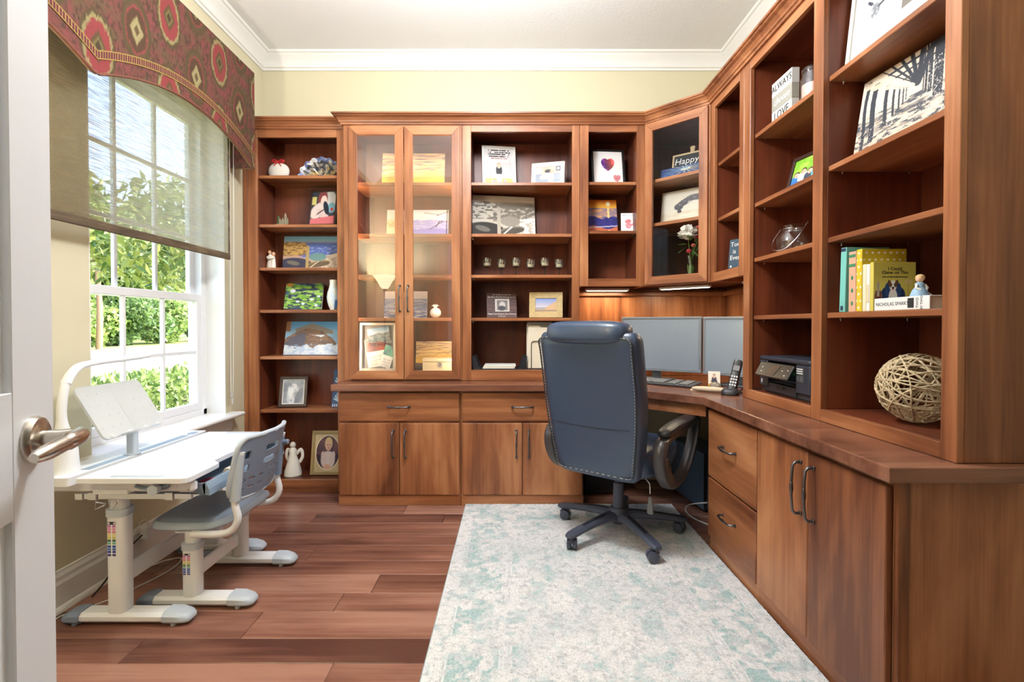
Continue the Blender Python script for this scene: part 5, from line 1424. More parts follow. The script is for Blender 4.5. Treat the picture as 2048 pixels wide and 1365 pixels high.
def p_mountain(U, V):
    P = Paint(U, V, (150, 186, 214)); P.c = P.grad((206, 220, 230), (120, 166, 206), .5, 1); P.below(.6 + .2 * (fbm(U * 4, V * 0, 3) - .5), (110, 130, 140)); P.below(.3, (90, 110, 120)); P.put(((V < .6) & (fbm(U * 14, V * 14, 4) > .55)).astype(float) * .5, (176, 186, 186)); return P.c
def p_dog(U, V):
    P = Paint(U, V, (210, 194, 92)); P.ell(.82, .6, .1, .05, (220, 196, 130)); P.line(.82, .2, .82, .6, .01, (170, 150, 90)); P.ell(.45, .25, .30, .26, (40, 56, 92), .08, n=3); P.ell(.45, .42, .2, .18, (52, 72, 112), .08, n=3); P.rect(.0, .18, .0, .35, (150, 110, 80)); P.rect(.02, .16, .2, .42, (120, 60, 50)); P.rect(.06, .12, .3, .6, (170, 160, 140))
    P.ell(.45, .26, .11, .2, (232, 224, 214), .15); P.ell(.45, .52, .09, .11, (236, 230, 222), .15); P.ell(.37, .56, .04, .08, (110, 74, 52), .2, .4); P.ell(.53, .56, .04, .08, (110, 74, 52), .2, -.4); P.ell(.45, .47, .03, .025, (40, 34, 34)); P.ell(.42, .54, .012, .014, (30, 26, 26)); P.ell(.48, .54, .012, .014, (30, 26, 26)); P.ell(.45, .44, .02, .02, (214, 120, 130)); return P.c
def p_dots(U, V):
    P = Paint(U, V, (216, 188, 44)); a = (U * 7) % 1; r = np.floor(V * 9) % 2; a = (U * 7 + .5 * r) % 1; b = (V * 9) % 1
    P.put((((a - .5) / .22) ** 2 + ((b - .5) / .17) ** 2 < 1).astype(float), (246, 238, 214)); return P.c

# ================================================================== BOOKCASE BESIDE THE WINDOW
D0 = 3.40
ZS = [2.117, 1.791, 1.502, 1.22, 0.907, 0.548, 0.083]
pb = thing('stone_ornament', 'white rounded ornament tied with a red ribbon on the top shelf', 'ornament', (px(561, D0), D0, ZS[0]))
m = MB(); m.ball((0, 0, 0.058), (0.073, 0.026, 0.0575), 24, 12, 0.92); m.build('body', 'stone_white', pb, smooth=60)
m = MB()
for s in (-1, 1): m.tube(smooth_path([(0.0, -0.012, 0.117), (s * 0.02, -0.016, 0.132), (s * 0.042, -0.014, 0.128), (s * 0.03, -0.014, 0.116), (0.0, -0.012, 0.117)], 5), 0.0035, 6, flat=1.6)
for s in (-1, 1): m.tube([(0, -0.014, 0.117), (s * 0.018, -0.022, 0.098), (s * 0.026, -0.024, 0.088)], 0.003, 6)
m.build('ribbon', 'ribbon_red', pb, smooth=60)
bw = thing('glass_dish', 'scalloped iridescent glass dish standing on the top shelf', 'dish', (-1.31, 3.41, ZS[0]))
def dish_pos(U, V):
    a = PI * U; f = 1 + 0.045 * np.abs(np.sin(a * 9)) * V
    r = (0.03 + 0.118 * V) * f
    return 0.158 / 0.148 * r * np.cos(a), 0.035 - 0.05 * V ** 2 + 0.006 * np.cos(a * 18) * V, 0.001 + r * np.sin(a)
def dish_col(U, V):
    P = Paint(U, V, (60, 62, 74)); n = fbm(U * 30, V * 9, 3); P.put((n - .45) * 6, (176, 166, 150)); P.put(np.clip((fbm(U * 18, V * 6, 7) - .5) * 6, 0, 1) * (V < .6), (196, 160, 84)); P.put((V > .86).astype(float) * .8, (120, 136, 190)); P.put(((V > .8) & (n > .55)).astype(float), (226, 224, 226)); return P.c
dd_ = colour_grid('shell', 'print_gloss', dish_pos, 150, 30, dish_col, bw, smooth=True)
so_ = dd_.modifiers.new('thick', 'SOLIDIFY'); so_.thickness = 0.005; so_.offset = 1
MB().box(-0.045, 0.045, 0.008, 0.04, 0.0, 0.02, 0.004).build('base', 'smoke_glass', bw)
cs = thing('castle_figurine', 'tiny stone castle figurine on the second shelf', 'figurine', (px(567, D0), D0, ZS[1]))
m = MB(); m.lathe([(0.0, 0), (0.050, 0), (0.050, 0.012), (0.042, 0.02), (0.0, 0.022)], n=18, ay=0.6); m.build('base', 'castle_stone', cs, smooth=40)
for (x, y_, r_, h_) in ((-0.025, 0, 0.012, 0.055), (0.0, 0.006, 0.010, 0.045), (0.022, 0, 0.010, 0.075), (0.034, 0.004, 0.007, 0.05), (-0.012, -0.008, 0.009, 0.04)):
    m = MB(); m.tube([(x, y_, 0.018), (x, y_, h_), (x, y_, h_), (x, y_, h_ + r_ * 2.4)], [r_, r_ * 0.9, r_ * 1.15, 0.001], 8); m.build('tower', 'castle_green' if x < -0.02 else 'castle_stone', cs)
MB().box(-0.03, 0.03, -0.004, 0.014, 0.018, 0.05, 0.002).build('keep', 'castle_stone', cs)
framed('dark framed photo of a person leaning on the second bookcase shelf', (px(645, 3.38), 3.375, ZS[1]), R(-6), R(12), 0.205, ht(380, 3.43, ZS[1]) , p_person_lap, D0, 0.016)
cp_ = thing('couple_figurine', 'pale carved figurine of an embracing couple', 'figurine', (px(543, D0), D0, ZS[2]))
m = MB(); m.lathe([(0.0, 0), (0.026, 0), (0.025, 0.03), (0.019, 0.06), (0.022, 0.078), (0.017, 0.096), (0.007, 0.104), (0.0, 0.106)], (0, 0, 0), 16, 1, .7); m.lathe([(0.0, 0), (0.019, 0), (0.017, 0.05), (0.014, 0.075), (0.012, 0.088), (0.0, 0.095)], (0.02, -0.004, 0), 14, 1, .8)
m.tube(smooth_path([(-0.018, -0.008, 0.085), (-0.006, -0.022, 0.072), (0.018, -0.022, 0.075), (0.03, -0.01, 0.08)], 4), 0.006, 8); m.build('robes', 'porcelain', cp_, smooth=50)
for x, z in ((-0.004, 0.117), (0.022, 0.106)): MB().ball((x, -0.002, z), (0.012, 0.012, 0.014), 12, 8).build('head', 'skin_tone', cp_, smooth=60)
canvas('colour canvas of a canyon rock ledge on the third bookcase shelf', (px(564, 3.43) + 0.205, 3.44, ZS[2]), 0, R(9), 0.405, ht(473, 3.46, ZS[2]), p_canyon, D0)
canvas('square canvas of green lily pads on the bookcase', (px(606, 3.40), 3.40, ZS[3]), R(4), R(17), 0.255, ht(568, 3.43, ZS[3]) * 1.04, p_lily, D0)
vz = thing('painted_vase', 'slim white and blue painted vase at the end of the lily canvas shelf', 'vase', (px(668, 3.36), 3.36, ZS[3]))
def vase_col(U, V):
    P = Paint(U, V, (236, 236, 230)); a = (U * 3) % 1; P.put(((np.abs(a - .5) < .34 * (1 - np.abs(V - .5))) & (V > .1) & (V < .9)).astype(float), (206, 222, 236)); P.put(((np.abs(a - .62) < .14) & (V < .35)).astype(float), (90, 136, 196)); P.put(((np.abs(a - .5) < .1) & (V > .5) & (np.sin(V * 70) > 0)).astype(float), (232, 214, 150)); return P.c
_vr = [0.022, 0.034, 0.042, 0.044, 0.040, 0.030, 0.024, 0.025]
colour_grid('body', 'print_gloss', lambda U, V: (np.interp(V, np.linspace(0, 1, 8), _vr) * np.cos(2 * PI * U), np.interp(V, np.linspace(0, 1, 8), _vr) * np.sin(2 * PI * U) * .7, 0.001 + 0.205 * V), 48, 40, vase_col, vz, smooth=True)
MB().lathe([(0.0, 0.0), (0.023, 0.0), (0.0225, 0.006), (0.0, 0.006)], n=24, ay=.7).build('foot', 'porcelain', vz)
canvas('canvas of a wave breaking on a rock', (px(566, 3.40) + 0.205, 3.40, ZS[4]), 0, R(15), 0.405, 0.238, p_wave, D0)
framed('dark framed black and white photo on the lower bookcase shelf', (px(584, 3.38), 3.385, ZS[5]), R(8), R(14), 0.185, 0.212, p_portrait_bw, D0, 0.02, 'walnut_frame', 0.006)
canvas('blue board with white plant prints near the counter end', (px(658, 3.36) + 0.06, 3.395, ZS[5]), R(-3), R(12), 0.115, 0.262, p_blue_plants, D0, 0.012, 'printed_board', 'navy_cover', 'board')
framed('gold framed oval portrait of a child on the lowest shelf', (px(618, 3.36) + 0.112, 3.37, ZS[6]), 0, R(10), 0.224, 0.30, p_oval_child, D0, 0.022, 'gold_frame', 0, 0.018, fmat2='gold_frame')
ag = thing('angel_figurine', 'white angel figurine on the lowest shelf behind the small chair', 'figurine', (px(584, 3.38), 3.39, ZS[6]))
m = MB(); m.lathe([(0, 0), (0.058, 0), (0.055, 0.03), (0.035, 0.10), (0.022, 0.15), (0.026, 0.17), (0.012, 0.19), (0, 0.19)], n=20); m.build('gown', 'porcelain', ag, smooth=50)
MB().ball((0, 0, 0.205), (0.02, 0.02, 0.023), 14, 8).build('head', 'stone_white', ag, smooth=60)
for s in (-1, 1): MB().tube(smooth_path([(s * 0.01, 0.02, 0.13), (s * 0.045, 0.025, 0.17), (s * 0.055, 0.025, 0.12), (s * 0.03, 0.022, 0.07)], 4), [0.004] + [0.011] * 11 + [0.003], 8, flat=.4, up=(0, 1, 0)).build('wing', 'porcelain', ag, smooth=60)

# ================================================================== GLASS-DOOR CABINET
ZB = ZCT + 0.051
canvas('long sunset canvas on the top shelf behind the glass doors', (px(825, 3.42), 3.46, SH[0]), 0, R(8), 0.44, ht(306, 3.47, SH[0]), p_sunset, D0)
canvas('canyon canvas with purple haze and bare branches behind glass', (px(833, 3.42), 3.47, SH[1]), 0, R(8), 0.435, ht(420, 3.48, SH[1]), p_canyon_tree, D0)
canvas('seascape print standing behind the glass doors', (px(808, 3.40), 3.46, SH[3]), 0, R(8), 0.30, ht(583, 3.46, SH[3]), p_ocean, D0)
pa = thing('pineapple_ornament', 'white pineapple ornament behind the right glass door', 'ornament', (px(872, 3.36), 3.36, SH[3]))
m = MB(); m.ball((0, 0, 0.036), (0.038, 0.034, 0.036), 16, 10); m.build('fruit', 'porcelain', pa, smooth=60)
for k in range(5):
    a = R(-50 + 25 * k); MB().tube([(0, 0, 0.068), (0.016 * math.sin(a), 0, 0.085), (0.034 * math.sin(a), 0, 0.068 + 0.03 * math.cos(a))], [0.006, 0.005, 0.0008], 6).build('leaf', 'porcelain', pa, smooth=40)
sb = thing('shadow_box', 'grey shadow box frame filled with travel leaflets behind left glass door', 'shadow box', (px(755, 3.30), 3.30, ZB), 0, tilt=R(3))
sb.location.z += 0.003
SW, SHH = 0.242, 0.325
for (a, b, c, d) in ((-SW / 2, -SW / 2 + .016, 0, SHH), (SW / 2 - .016, SW / 2, 0, SHH), (-SW / 2 + .016, SW / 2 - .016, SHH - .016, SHH), (-SW / 2 + .016, SW / 2 - .016, 0, .016)):
    MB().box(a, b, 0, 0.045, c, d, 0.002).build('frame_side', 'silver_frame', sb)
MB().box(-SW / 2 + .016, SW / 2 - .016, 0.038, 0.044, .016, SHH - .016, 0).build('backing', 'key_grey', sb)
def leaflet(label, x, z, w, h, rot, y, paint, lift):
    o = colour_grid('leaflet', 'print_gloss', lambda U, V: (x + math.cos(rot) * w * (U - .5) - math.sin(rot) * h * (V - .5), y + 0 * U, z + math.sin(rot) * w * (U - .5) + math.cos(rot) * h * (V - .5)), 50, 50, paint, sb)
    o['label'] = label; return o
leaflet('photo card of a mountain', 0.0, 0.245, 0.15, 0.095, R(8), 0.030, p_mountain, 0)
lf = leaflet('red and white brochure', -0.01, 0.125, 0.15, 0.19, R(10), 0.033, p_leaflet((226, 222, 214), (156, 84, 74)), 0)
lettering('THE WESTIN', 0.026, 'ink_black', sb, (0.008, 0.0315, 0.178), (PI / 2, 0, R(0)), depth=0.0003)
leaflet('green and white folded leaflet', 0.062, 0.095, 0.075, 0.15, R(-18), 0.027, p_leaflet((220, 226, 222), (110, 170, 150)), 0)
canvas('small sunset canvas at the bottom behind the right glass door', (px(870, 3.42), 3.455, ZB), 0, R(8), 0.28, 0.195, p_sunset, D0)
bx = thing('wooden_box', 'pale wooden box with a round emblem behind right glass door', 'box', (px(877, 3.30), 3.30, ZB))
MB().box(-0.105, 0.105, 0, 0.09, 0, 0.062, 0.003).build('case', 'pale_box_wood', bx); MB().box(-0.107, 0.107, -0.002, 0.092, 0.063, 0.088, 0.003).build('lid', 'pale_box_wood', bx)
MB().tube([(0.012, 0.0, 0.046), (0.012, -0.003, 0.046)], [0.021, 0.021], 20).build('emblem', 'silver_frame', bx); lettering('3', 0.034, 'ink_black', bx, (0.012, -0.0036, 0.046))

# ================================================================== OPEN SHELF UNIT
framed('white framed baby photo with printed verse on top shelf', (px(1000, 3.33), 3.35, SH[0]), R(8), R(11), 0.232, ht(293, 3.38, SH[0]) * 1.02, p_baby_text, 3.35, 0.017, 'white_frame')
framed('silver framed family photo on the top shelf', (px(1096, 3.32), 3.33, SH[0]), R(-14), R(10), 0.228, ht(326, 3.35, SH[0]), p_family, 3.35, 0.024, 'silver_frame', 0.005, fmat2='white_frame')
canvas('black and white canyon canvas on the open shelf unit', (px(943, 3.36) + 0.222, 3.385, SH[1]), R(9), R(9), 0.45, ht(393, 3.42, SH[1]), p_canyon_bw, 3.38)
CND = thing('candle_holder', 'x', 'candle holder', (0, 0, 0), 0, 'glass candle cups on the open shelf unit')
def candle_holder(label, x, y, h):
    t = thing('candle_holder', label, 'candle holder', (x, y, SH[2]), 0, 'glass candle cups on the open shelf unit')
    MB().lathe([(0, 0), (0.024, 0), (0.024, 0.003), (0.0035, 0.006), (0.003, h), (0.012, h + 0.003), (0.017, h + 0.006), (0.017, h + 0.010), (0.0, h + 0.010)], n=18).build('stand', 'candle_cup_metal', t, smooth=35)
    MB().lathe([(0.0, h + 0.011), (0.024, h + 0.011), (0.030, h + 0.022), (0.033, h + 0.045), (0.034, h + 0.066), (0.032, h + 0.066), (0.031, h + 0.045), (0.028, h + 0.024), (0.0, h + 0.014)], n=24).build('cup', 'cup_glass', t, smooth=40)
    MB().lathe([(0, h + 0.016), (0.019, h + 0.016), (0.019, h + 0.034), (0.0, h + 0.036)], n=16).build('candle', 'wax', t, smooth=30)
bpy.data.objects.remove(CND)
for i, x in enumerate((975, 1004, 1033, 1062, 1090, 1119)):
    candle_holder(['leftmost glass candle cup in the row of six', 'second glass candle cup from the left in the row', 'third glass candle cup from the left in the row', 'third glass candle cup from the right in the row', 'second glass candle cup from the right in the row', 'rightmost glass candle cup in the row of six'][i], px(x, 3.32), 3.32, 0.055 if i % 2 == 0 else 0.045)
pq = canvas('dark wood plaque with a small photo and white lettering', (px(1005, 3.32), 3.34, SH[3]), R(7), R(14), 0.205, ht(587, 3.37, SH[3]) * 1.03, p_plaque, 3.35, 0.01, 'photo_plaque', 'walnut_frame', 'plaque')
_ph = ht(587, 3.37, SH[3]) * 1.03
for s_, z_, q in (('As lucky as can be', 0.93, 0.017), ('the Best Mommy belongs to me', 0.83, 0.0145), ("Happy First Mother's Day Mommy!", 0.15, 0.0135), ('I love you', 0.06, 0.0125)):
    lettering(s_, q, 'ink_white', pq, (0.0, -0.001, _ph * z_), depth=0.0002)
framed('woven straw frame with a beach photo', (px(1093, 3.31), 3.325, SH[3]), R(-5), R(9), 0.226, ht(585, 3.34, SH[3]), p_beach, 3.35, 0.042, 'straw')
ZO = ZCT + 0.0705
lt = thing('letter_tray', 'black letter tray on the bottom of the open shelf unit', 'tray', (px(1000, 3.32), 3.33, ZO))
MB().box(-0.17, 0.17, -0.10, 0.13, 0.0, 0.005, 0.001).build('base', 'black_plastic', lt)
for s in (-1, 1):
    for yy_ in (-0.085, 0.06): MB().prism([(s * 0.17, 0.0), (s * 0.185, 0.085), (s * 0.160, 0.085), (s * 0.130, 0.005), (s * 0.130, 0.0)], yy_, yy_ + 0.05, 'y').build('corner_post', 'black_plastic', lt)
for i in range(3):
    o = MB().box(-0.105, 0.105, -0.095, 0.10, 0, 0.0065, 0.001).build('magazine', ['paper', 'cream', 'paper'][i]); o.location = (px(1000, 3.32) + 0.004 * (i - 1), 3.33, ZO + 0.0055 + i * 0.0068)
    tag(o, ['lowest white magazine lying in the letter tray', 'middle cream magazine lying in the letter tray', 'top white magazine lying in the letter tray'][i], 'magazine', 'magazines in the letter tray')
fs_ = thing('file_sorter', 'black wire file sorter behind the chair back', 'file sorter', (px(1085, 3.33), 3.34, ZO))
MB().box(-0.11, 0.11, -0.09, 0.10, 0, 0.004, 0.001).build('base', 'black_plastic', fs_)
for k in range(4):
    y_ = -0.082 + 0.055 * k
    MB().tube(smooth_path([(-0.075, y_, 0.003), (-0.075, y_, 0.16), (-0.068, y_, 0.178), (-0.05, y_, 0.185), (0.05, y_, 0.185), (0.068, y_, 0.178), (0.075, y_, 0.16), (0.075, y_, 0.003)], 4), 0.0025, 6).build('wire_loop', 'black_frame', fs_, smooth=60)
rr = random.Random(8)
for i in range(6):
    hh = 0.265 + 0.03 * rr.random(); m = MB(); m.box(-0.105, 0.105, 0, 0.012, 0, hh, 0.002); m.box(-0.10, -0.02 + 0.03 * i, 0.003, 0.006, hh - 0.002, hh + 0.012, 0.001)
    o = m.build('file_folder', 'paper' if i % 2 else 'cream'); o.location = (px(1086, 3.33) + rr.uniform(-.004, .004), 3.268 + 0.0275 * i - (0.004 if i % 2 == 0 else 0), ZO + 0.0045)
    tag(o, ['front cream file folder in the wire sorter', 'second white file folder from the front of the sorter', 'third file folder from the front of the sorter', 'fourth file folder from the front of the sorter', 'fifth file folder from the front of the sorter', 'rearmost file folder in the wire sorter'][i], 'folder', 'folders in the wire sorter')

# ================================================================== NARROW WALL CABINET
framed('black framed heart artwork', (px(1219, 3.33), 3.345, 2.053), R(5), R(10), 0.228, ht(299, 3.37, 2.053), p_heart, 3.35, 0.014, 'black_frame')
canvas('canvas of an orange sunset over blue sea', (px(1207, 3.35), 3.37, 1.735), R(6), R(10), 0.215, ht(400, 3.40, 1.735), p_sea_sunset, 3.35)
canvas('small white card with a pink hand print', (px(1260, 3.30), 3.31, 1.735), R(-4), R(8), 0.108, ht(427, 3.32, 1.735), p_handprint_red, 3.35, 0.01, 'print_card', 'paper', 'card')

# ================================================================== CORNER CABINET
cbd = thing('chalkboard_easel', 'small easel chalkboard reading Happy Home in the corner cabinet', 'chalkboard', (1.16, 3.215, 2.0555), -R(40), tilt=R(10))
cbd.location.z += 0.003
for (a, b, c, d) in ((-.13, -.118, 0, .20), (.118, .13, 0, .20), (-.118, .118, .188, .20), (-.118, .118, 0, .012)): MB().box(a, b, -0.002, 0.010, c, d, 0.001).build('frame_side', 'raw_wood', cbd)
MB().box(-.118, .118, 0.001, 0.008, .012, .188, 0).build('slate', 'chalkboard', cbd)
MB().prism([(-0.012, .20), (0.012, .20), (0.016, .235), (0.008, .24), (-0.008, .24), (-0.016, .235)], 0.0, 0.01, 'y').build('hanger', 'raw_wood', cbd)
lettering('Happy', 0.062, 'chalk', cbd, (-0.035, -0.0005, .145), shear=0.15, depth=0.0004); lettering('Home', 0.062, 'chalk', cbd, (0.035, -0.0005, .085), shear=0.15, depth=0.0004)
canvas('low canvas of sun rays over a blue sea in corner cabinet', (1.075, 3.165, 2.0555), -R(42), R(10), 0.27, 0.082, p_rays, 3.1)
canvas('pale canvas of a grey whale tail', (1.10, 3.19, 1.7755), -R(42), R(8), 0.30, ht(382, 3.17, 1.7755) * 1.08, p_whale, 3.1)
fv = thing('flower_vase', 'glass vase of white peony and pink flowers in the corner cabinet', 'vase', (1.105, 3.05, 1.4005))
VX = [(0.0, 0.003), (0.026, 0.003), (0.030, 0.01), (0.028, 0.05), (0.022, 0.09), (0.020, 0.11), (0.026, 0.145), (0.024, 0.145), (0.018, 0.11), (0.020, 0.09), (0.026, 0.05), (0.027, 0.014), (0.0, 0.010)]
MB().lathe(VX, n=24).build('glass', 'vase_glass', fv, smooth=40)
fl_ = [(-0.025, -0.02, 0.275, 0.058, 'petal_white'), (0.055, 0.0, 0.30, 0.036, 'petal_coral'), (0.032, -0.045, 0.245, 0.024, 'petal_pink'), (-0.03, -0.055, 0.165, 0.015, 'petal_pink'), (0.075, -0.01, 0.262, 0.028, 'petal_coral'), (-0.002, -0.05, 0.20, 0.014, 'petal_coral')]
for (x, y_, z, r_, mt) in fl_:
    MB().tube(smooth_path([(0, 0, 0.03), (0.002, 0, 0.10), (x * .5, y_ * .5, 0.10 + (z - .1) * .55), (x, y_, z)], 4), 0.0022, 6).build('stem', 'leaf_green', fv, smooth=60)
    rr = random.Random(int(1000 * r_)); m = MB()
    m.ball((x, y_, z), r_ * .6, 10, 6)
    for layer, (np_, el, sz) in enumerate(((8, -15, 1.0), (8, 15, .95), (7, 40, .8), (5, 65, .6))):
        for k in range(np_):
            a = 2 * PI * (k + .5 * layer) / np_ + rr.uniform(-.2, .2); e_ = R(el + rr.uniform(-8, 8))
            d = Vector((math.cos(a) * math.cos(e_), math.sin(a) * math.cos(e_), math.sin(e_))); sd = Vector((-math.sin(a), math.cos(a), 0)); up_ = d.cross(sd)
            c = Vector((x, y_, z)); w_ = r_ * .52 * sz
            ring = [[tuple(c + d * (r_ * q) + sd * (w_ * p_ * s_) + up_ * (-.12 * r_ * abs(s_) + up_q * r_)) for s_ in (-1, -.5, 0, .5, 1)] for q, p_, up_q in ((.35, .5, 0), (.7, 1.0, .03), (.95, .9, .10), (1.05, .45, .16))]
            vs = [p for rg in ring for p in rg]; m.add(vs, [(i * 5 + j, i * 5 + j + 1, i * 5 + j + 6, i * 5 + j + 5) for i in range(3) for j in range(4)])
    m.build('blossom', mt, fv, smooth=70)
rr = random.Random(4)
def leaf_mesh(m, c, d, L_, W_):
    d = Vector(d).normalized(); sd = d.cross(Vector((0.1, 0.2, 1))).normalized(); c = Vector(c)
    vs = []
    for t, w_ in ((0, .05), (.3, .9), (.6, 1), (.85, .6), (1, .05)):
        for s_ in (-1, 0, 1): vs.append(tuple(c + d * (L_ * t) + sd * (W_ * w_ * s_) + Vector((0, 0, -.15 * L_ * t * t + .1 * W_ * abs(s_)))))
    m.add(vs, [(i * 3 + j, i * 3 + j + 1, i * 3 + j + 4, i * 3 + j + 3) for i in range(4) for j in range(2)])
for (c, d) in (((-.035, -.03, .21), (-1, -.2, .1)), ((-.04, -.03, .19), (-1, -.3, -.5)), ((.03, -.03, .215), (.6, -.5, .5)), ((.045, -.03, .20), (1, -.3, .1)), ((.03, -.02, .18), (.9, -.4, -.4)), ((.01, -.04, .22), (.2, -.9, .5)), ((.0, -.04, .17), (.3, -.7, -.6)), ((.05, .0, .235), (1, 0, .3)), ((-.01, -.03, .235), (-.5, -.6, .6))):
    m = MB(); leaf_mesh(m, c, d, .062, .017); m.build('leaf', 'leaf_green', fv, smooth=60)
for k in range(4):
    m = MB(); leaf_mesh(m, (0.004 * (k - 1.5), 0, .02), (.12 * (k - 1.5), -.05, 1), .085, .008); m.build('leaf', 'leaf_green', fv, smooth=60)
sg = thing('chalkboard_sign', 'small blue-grey chalk sign in the narrow cabinet right of the corner', 'sign', (1.245, 2.70, 1.4205), -R(62), tilt=R(6))
sg.location.z += 0.002
MB().box(-.075, .075, 0, 0.008, 0, .175, 0.002).build('slate', 'chalkboard_blue', sg)
for s_, z_ in (('Today', .145), ('is', .105), ('Every', .07)): lettering(s_, 0.036, 'chalk', sg, (-0.066 if s_ != 'is' else -.05, -.0006, z_), align='LEFT', depth=.0004)
MB().ball((-.055, -.001, .022), (.006, .001, .006), 10, 6).build('chalk_mark', 'chalk', sg)

# ================================================================== RIGHT-HAND BOOKCASE
sk = thing('word_block', 'white and taupe block sign reading always choose love', 'sign', (1.225, 2.335, SH[0]), -PI / 2)
for (z0, z1, mt) in ((0.0, 0.0665, 'sign_white'), (0.0668, 0.1332, 'sign_taupe'), (0.1335, 0.20, 'sign_white')): MB().box(0, 0.165, 0, 0.035, z0, z1, 0.0015).build('plank', mt, sk)
lettering('ALWAYS', 0.042, 'ink_black', sk, (0.0825, -0.0006, 0.167), depth=.0004); lettering('choose', 0.046, 'ink_white', sk, (0.0825, -.0006, 0.102), shear=.35, depth=.0004); lettering('LOVE', 0.050, 'ink_black', sk, (0.0825, -.0006, 0.036), depth=.0004)
cj = thing('candle_jar', 'glass jar candle beside the word block', 'candle', (1.262, 2.075, SH[0]))
MB().lathe([(0, 0), (0.046, 0), (0.047, 0.01), (0.047, 0.10), (0.040, 0.115), (0.040, 0.125), (0.037, 0.125), (0.037, 0.115), (0.044, 0.10), (0.044, 0.012), (0, 0.006)], n=26).build('jar', 'clear_glass', cj, smooth=40)
MB().lathe([(0, .007), (0.0425, .007), (0.0425, .075), (0, .077)], n=24).build('wax', 'pink_wax', cj, smooth=30)
MB().lathe([(0, .126), (0.042, .126), (0.043, .14), (0.036, .15), (0, .152)], n=26).build('lid', 'clear_glass', cj, smooth=40)
framed('dark framed group photo with green background in right bookcase', (1.30, 2.19, SH[1]), -R(80), R(16), 0.26, 0.185, p_green_group, 2.2, 0.018, 'walnut_frame')
jr = thing('glass_jar', 'round clear glass jar with a wire handle in right bookcase', 'jar', (1.30, 2.285, SH[2]))
MB().lathe([(0, 0), (0.055, 0), (0.068, 0.012), (0.072, 0.04), (0.068, 0.075), (0.048, 0.098), (0.045, 0.105), (0.045, 0.128), (0.048, 0.131), (0.045, 0.134), (0.042, 0.130), (0.042, 0.105), (0.045, 0.096), (0.065, 0.073), (0.069, 0.04), (0.065, 0.013), (0, 0.006)], n=32).build('body', 'clear_glass', jr, smooth=40)
MB().tube([(0.0465 * math.cos(2 * PI * k / 24), 0.0465 * math.sin(2 * PI * k / 24), 0.115) for k in range(24)], 0.0016, 6, True).build('neck_wire', 'chrome', jr, smooth=60)
MB().tube(smooth_path([(0.035, -0.034, 0.118), (0.04, -0.05, 0.14), (0.015, -0.08, 0.12), (-0.03, -0.085, 0.06), (-0.07, -0.055, 0.015), (-0.09, 0.0, 0.02), (-0.075, 0.035, 0.06), (-0.046, 0.02, 0.116)], 5), 0.0022, 6).build('bail_handle', 'chrome', jr, smooth=60)

# printer (front faces the room)
pr = thing('printer', 'black inkjet printer on the bottom of the right bookcase', 'printer', (1.195, 2.372, ZCT + 0.0465), -PI / 2)
PW = 0.40
m = MB(); m.box(0, PW, 0.012, 0.30, 0.006, 0.035, 0.004); m.box(0, 0.07, 0.0, 0.30, 0.03, 0.150, 0.004); m.box(PW - 0.10, PW, 0.0, 0.30, 0.03, 0.150, 0.004); m.box(0.06, PW - 0.09, 0.10, 0.30, 0.03, 0.150, 0.002); m.box(0.02, PW - 0.02, 0.02, 0.29, 0.0, 0.008, 0.001)
m.build('body', 'printer_plastic', pr); MB().box(-0.001, PW + 0.001, -0.002, 0.302, 0.151, 0.172, 0.006).build('scanner_lid', 'printer_plastic', pr)
pnl = Matrix.Translation((0, -0.004, 0.142)) @ Matrix.Rotation(R(-28), 4, 'X')
m = MB(); m.box(0.045, PW - 0.085, -0.012, 0.0, -0.072, 0.0, 0.004); m.xf(pnl); cpn = m.build('control_panel', 'black_gloss', pr)
m = MB(); m.prism([(0.135, -0.062), (0.205, -0.062), (0.228, -0.012), (0.158, -0.012)], -0.0135, -0.0122, 'y'); m.xf(pnl); m.build('screen', 'arm_inset', cpn)
for (x, z) in ((0.08, -0.03), (0.085, -0.05), (0.25, -0.035), (0.29, -0.03), (0.28, -0.055)):
    m = MB(); m.box(x, x + 0.009, -0.013, -0.0121, z, z + 0.004, 0.0002); m.xf(pnl); m.build('button', 'ink_white', cpn)
MB().box(0.075, PW - 0.105, 0.015, 0.095, 0.055, 0.058, 0.001).build('output_tray', 'key_base', pr); MB().box(0.075, PW - 0.105, 0.004, 0.014, 0.010, 0.050, 0.003).build('paper_tray', 'printer_plastic', pr)
MB().box(0.15, 0.21, -0.002, 0.006, 0.030, 0.042, 0.002).build('tray_grip', 'black_plastic', pr)
stk = MB(); stk.box(PW - 0.094, PW - 0.035, -0.0014, -0.0002, 0.075, 0.142, 0.0002); lbl = stk.build('label', 'key_base', pr)
for i in range(3): MB().box(PW - 0.090, PW - 0.045, -0.0022, -0.0015, 0.132 - 0.009 * i, 0.136 - 0.009 * i, 0.0001).build('print_line', 'ink_white', lbl)
for i in range(2): MB().box(PW - 0.090 + 0.026 * i, PW - 0.068 + 0.026 * i, -0.0022, -0.0015, 0.082, 0.105, 0.0001).build('print_block', 'ink_grey', lbl)
MB().box(0.018, 0.030, -0.0012, -0.0002, 0.045, 0.062, 0.0002).build('sticker', 'sign_white', pr)
MB().box(0.10, 0.16, 0.096, 0.0995, 0.085, 0.100, 0.001).build('ink_light', 'green_cover', pr)
o = MB().tube(smooth_path([(1.215, 2.395, ZCT + 0.052), (1.19, 2.44, ZCT + 0.052), (1.172, 2.47, ZCT + 0.0555), (1.155, 2.50, ZCT + 0.02), (1.15, 2.56, ZCT + 0.006), (1.25, 2.62, ZCT + 0.005)], 5), 0.0035, 6).build('printer_cord', 'cord_black', pr, off=None, smooth=60)
o.matrix_parent_inverse = (Matrix.Translation(pr.location) @ Matrix.Rotation(-PI / 2, 4, 'Z')).inverted()

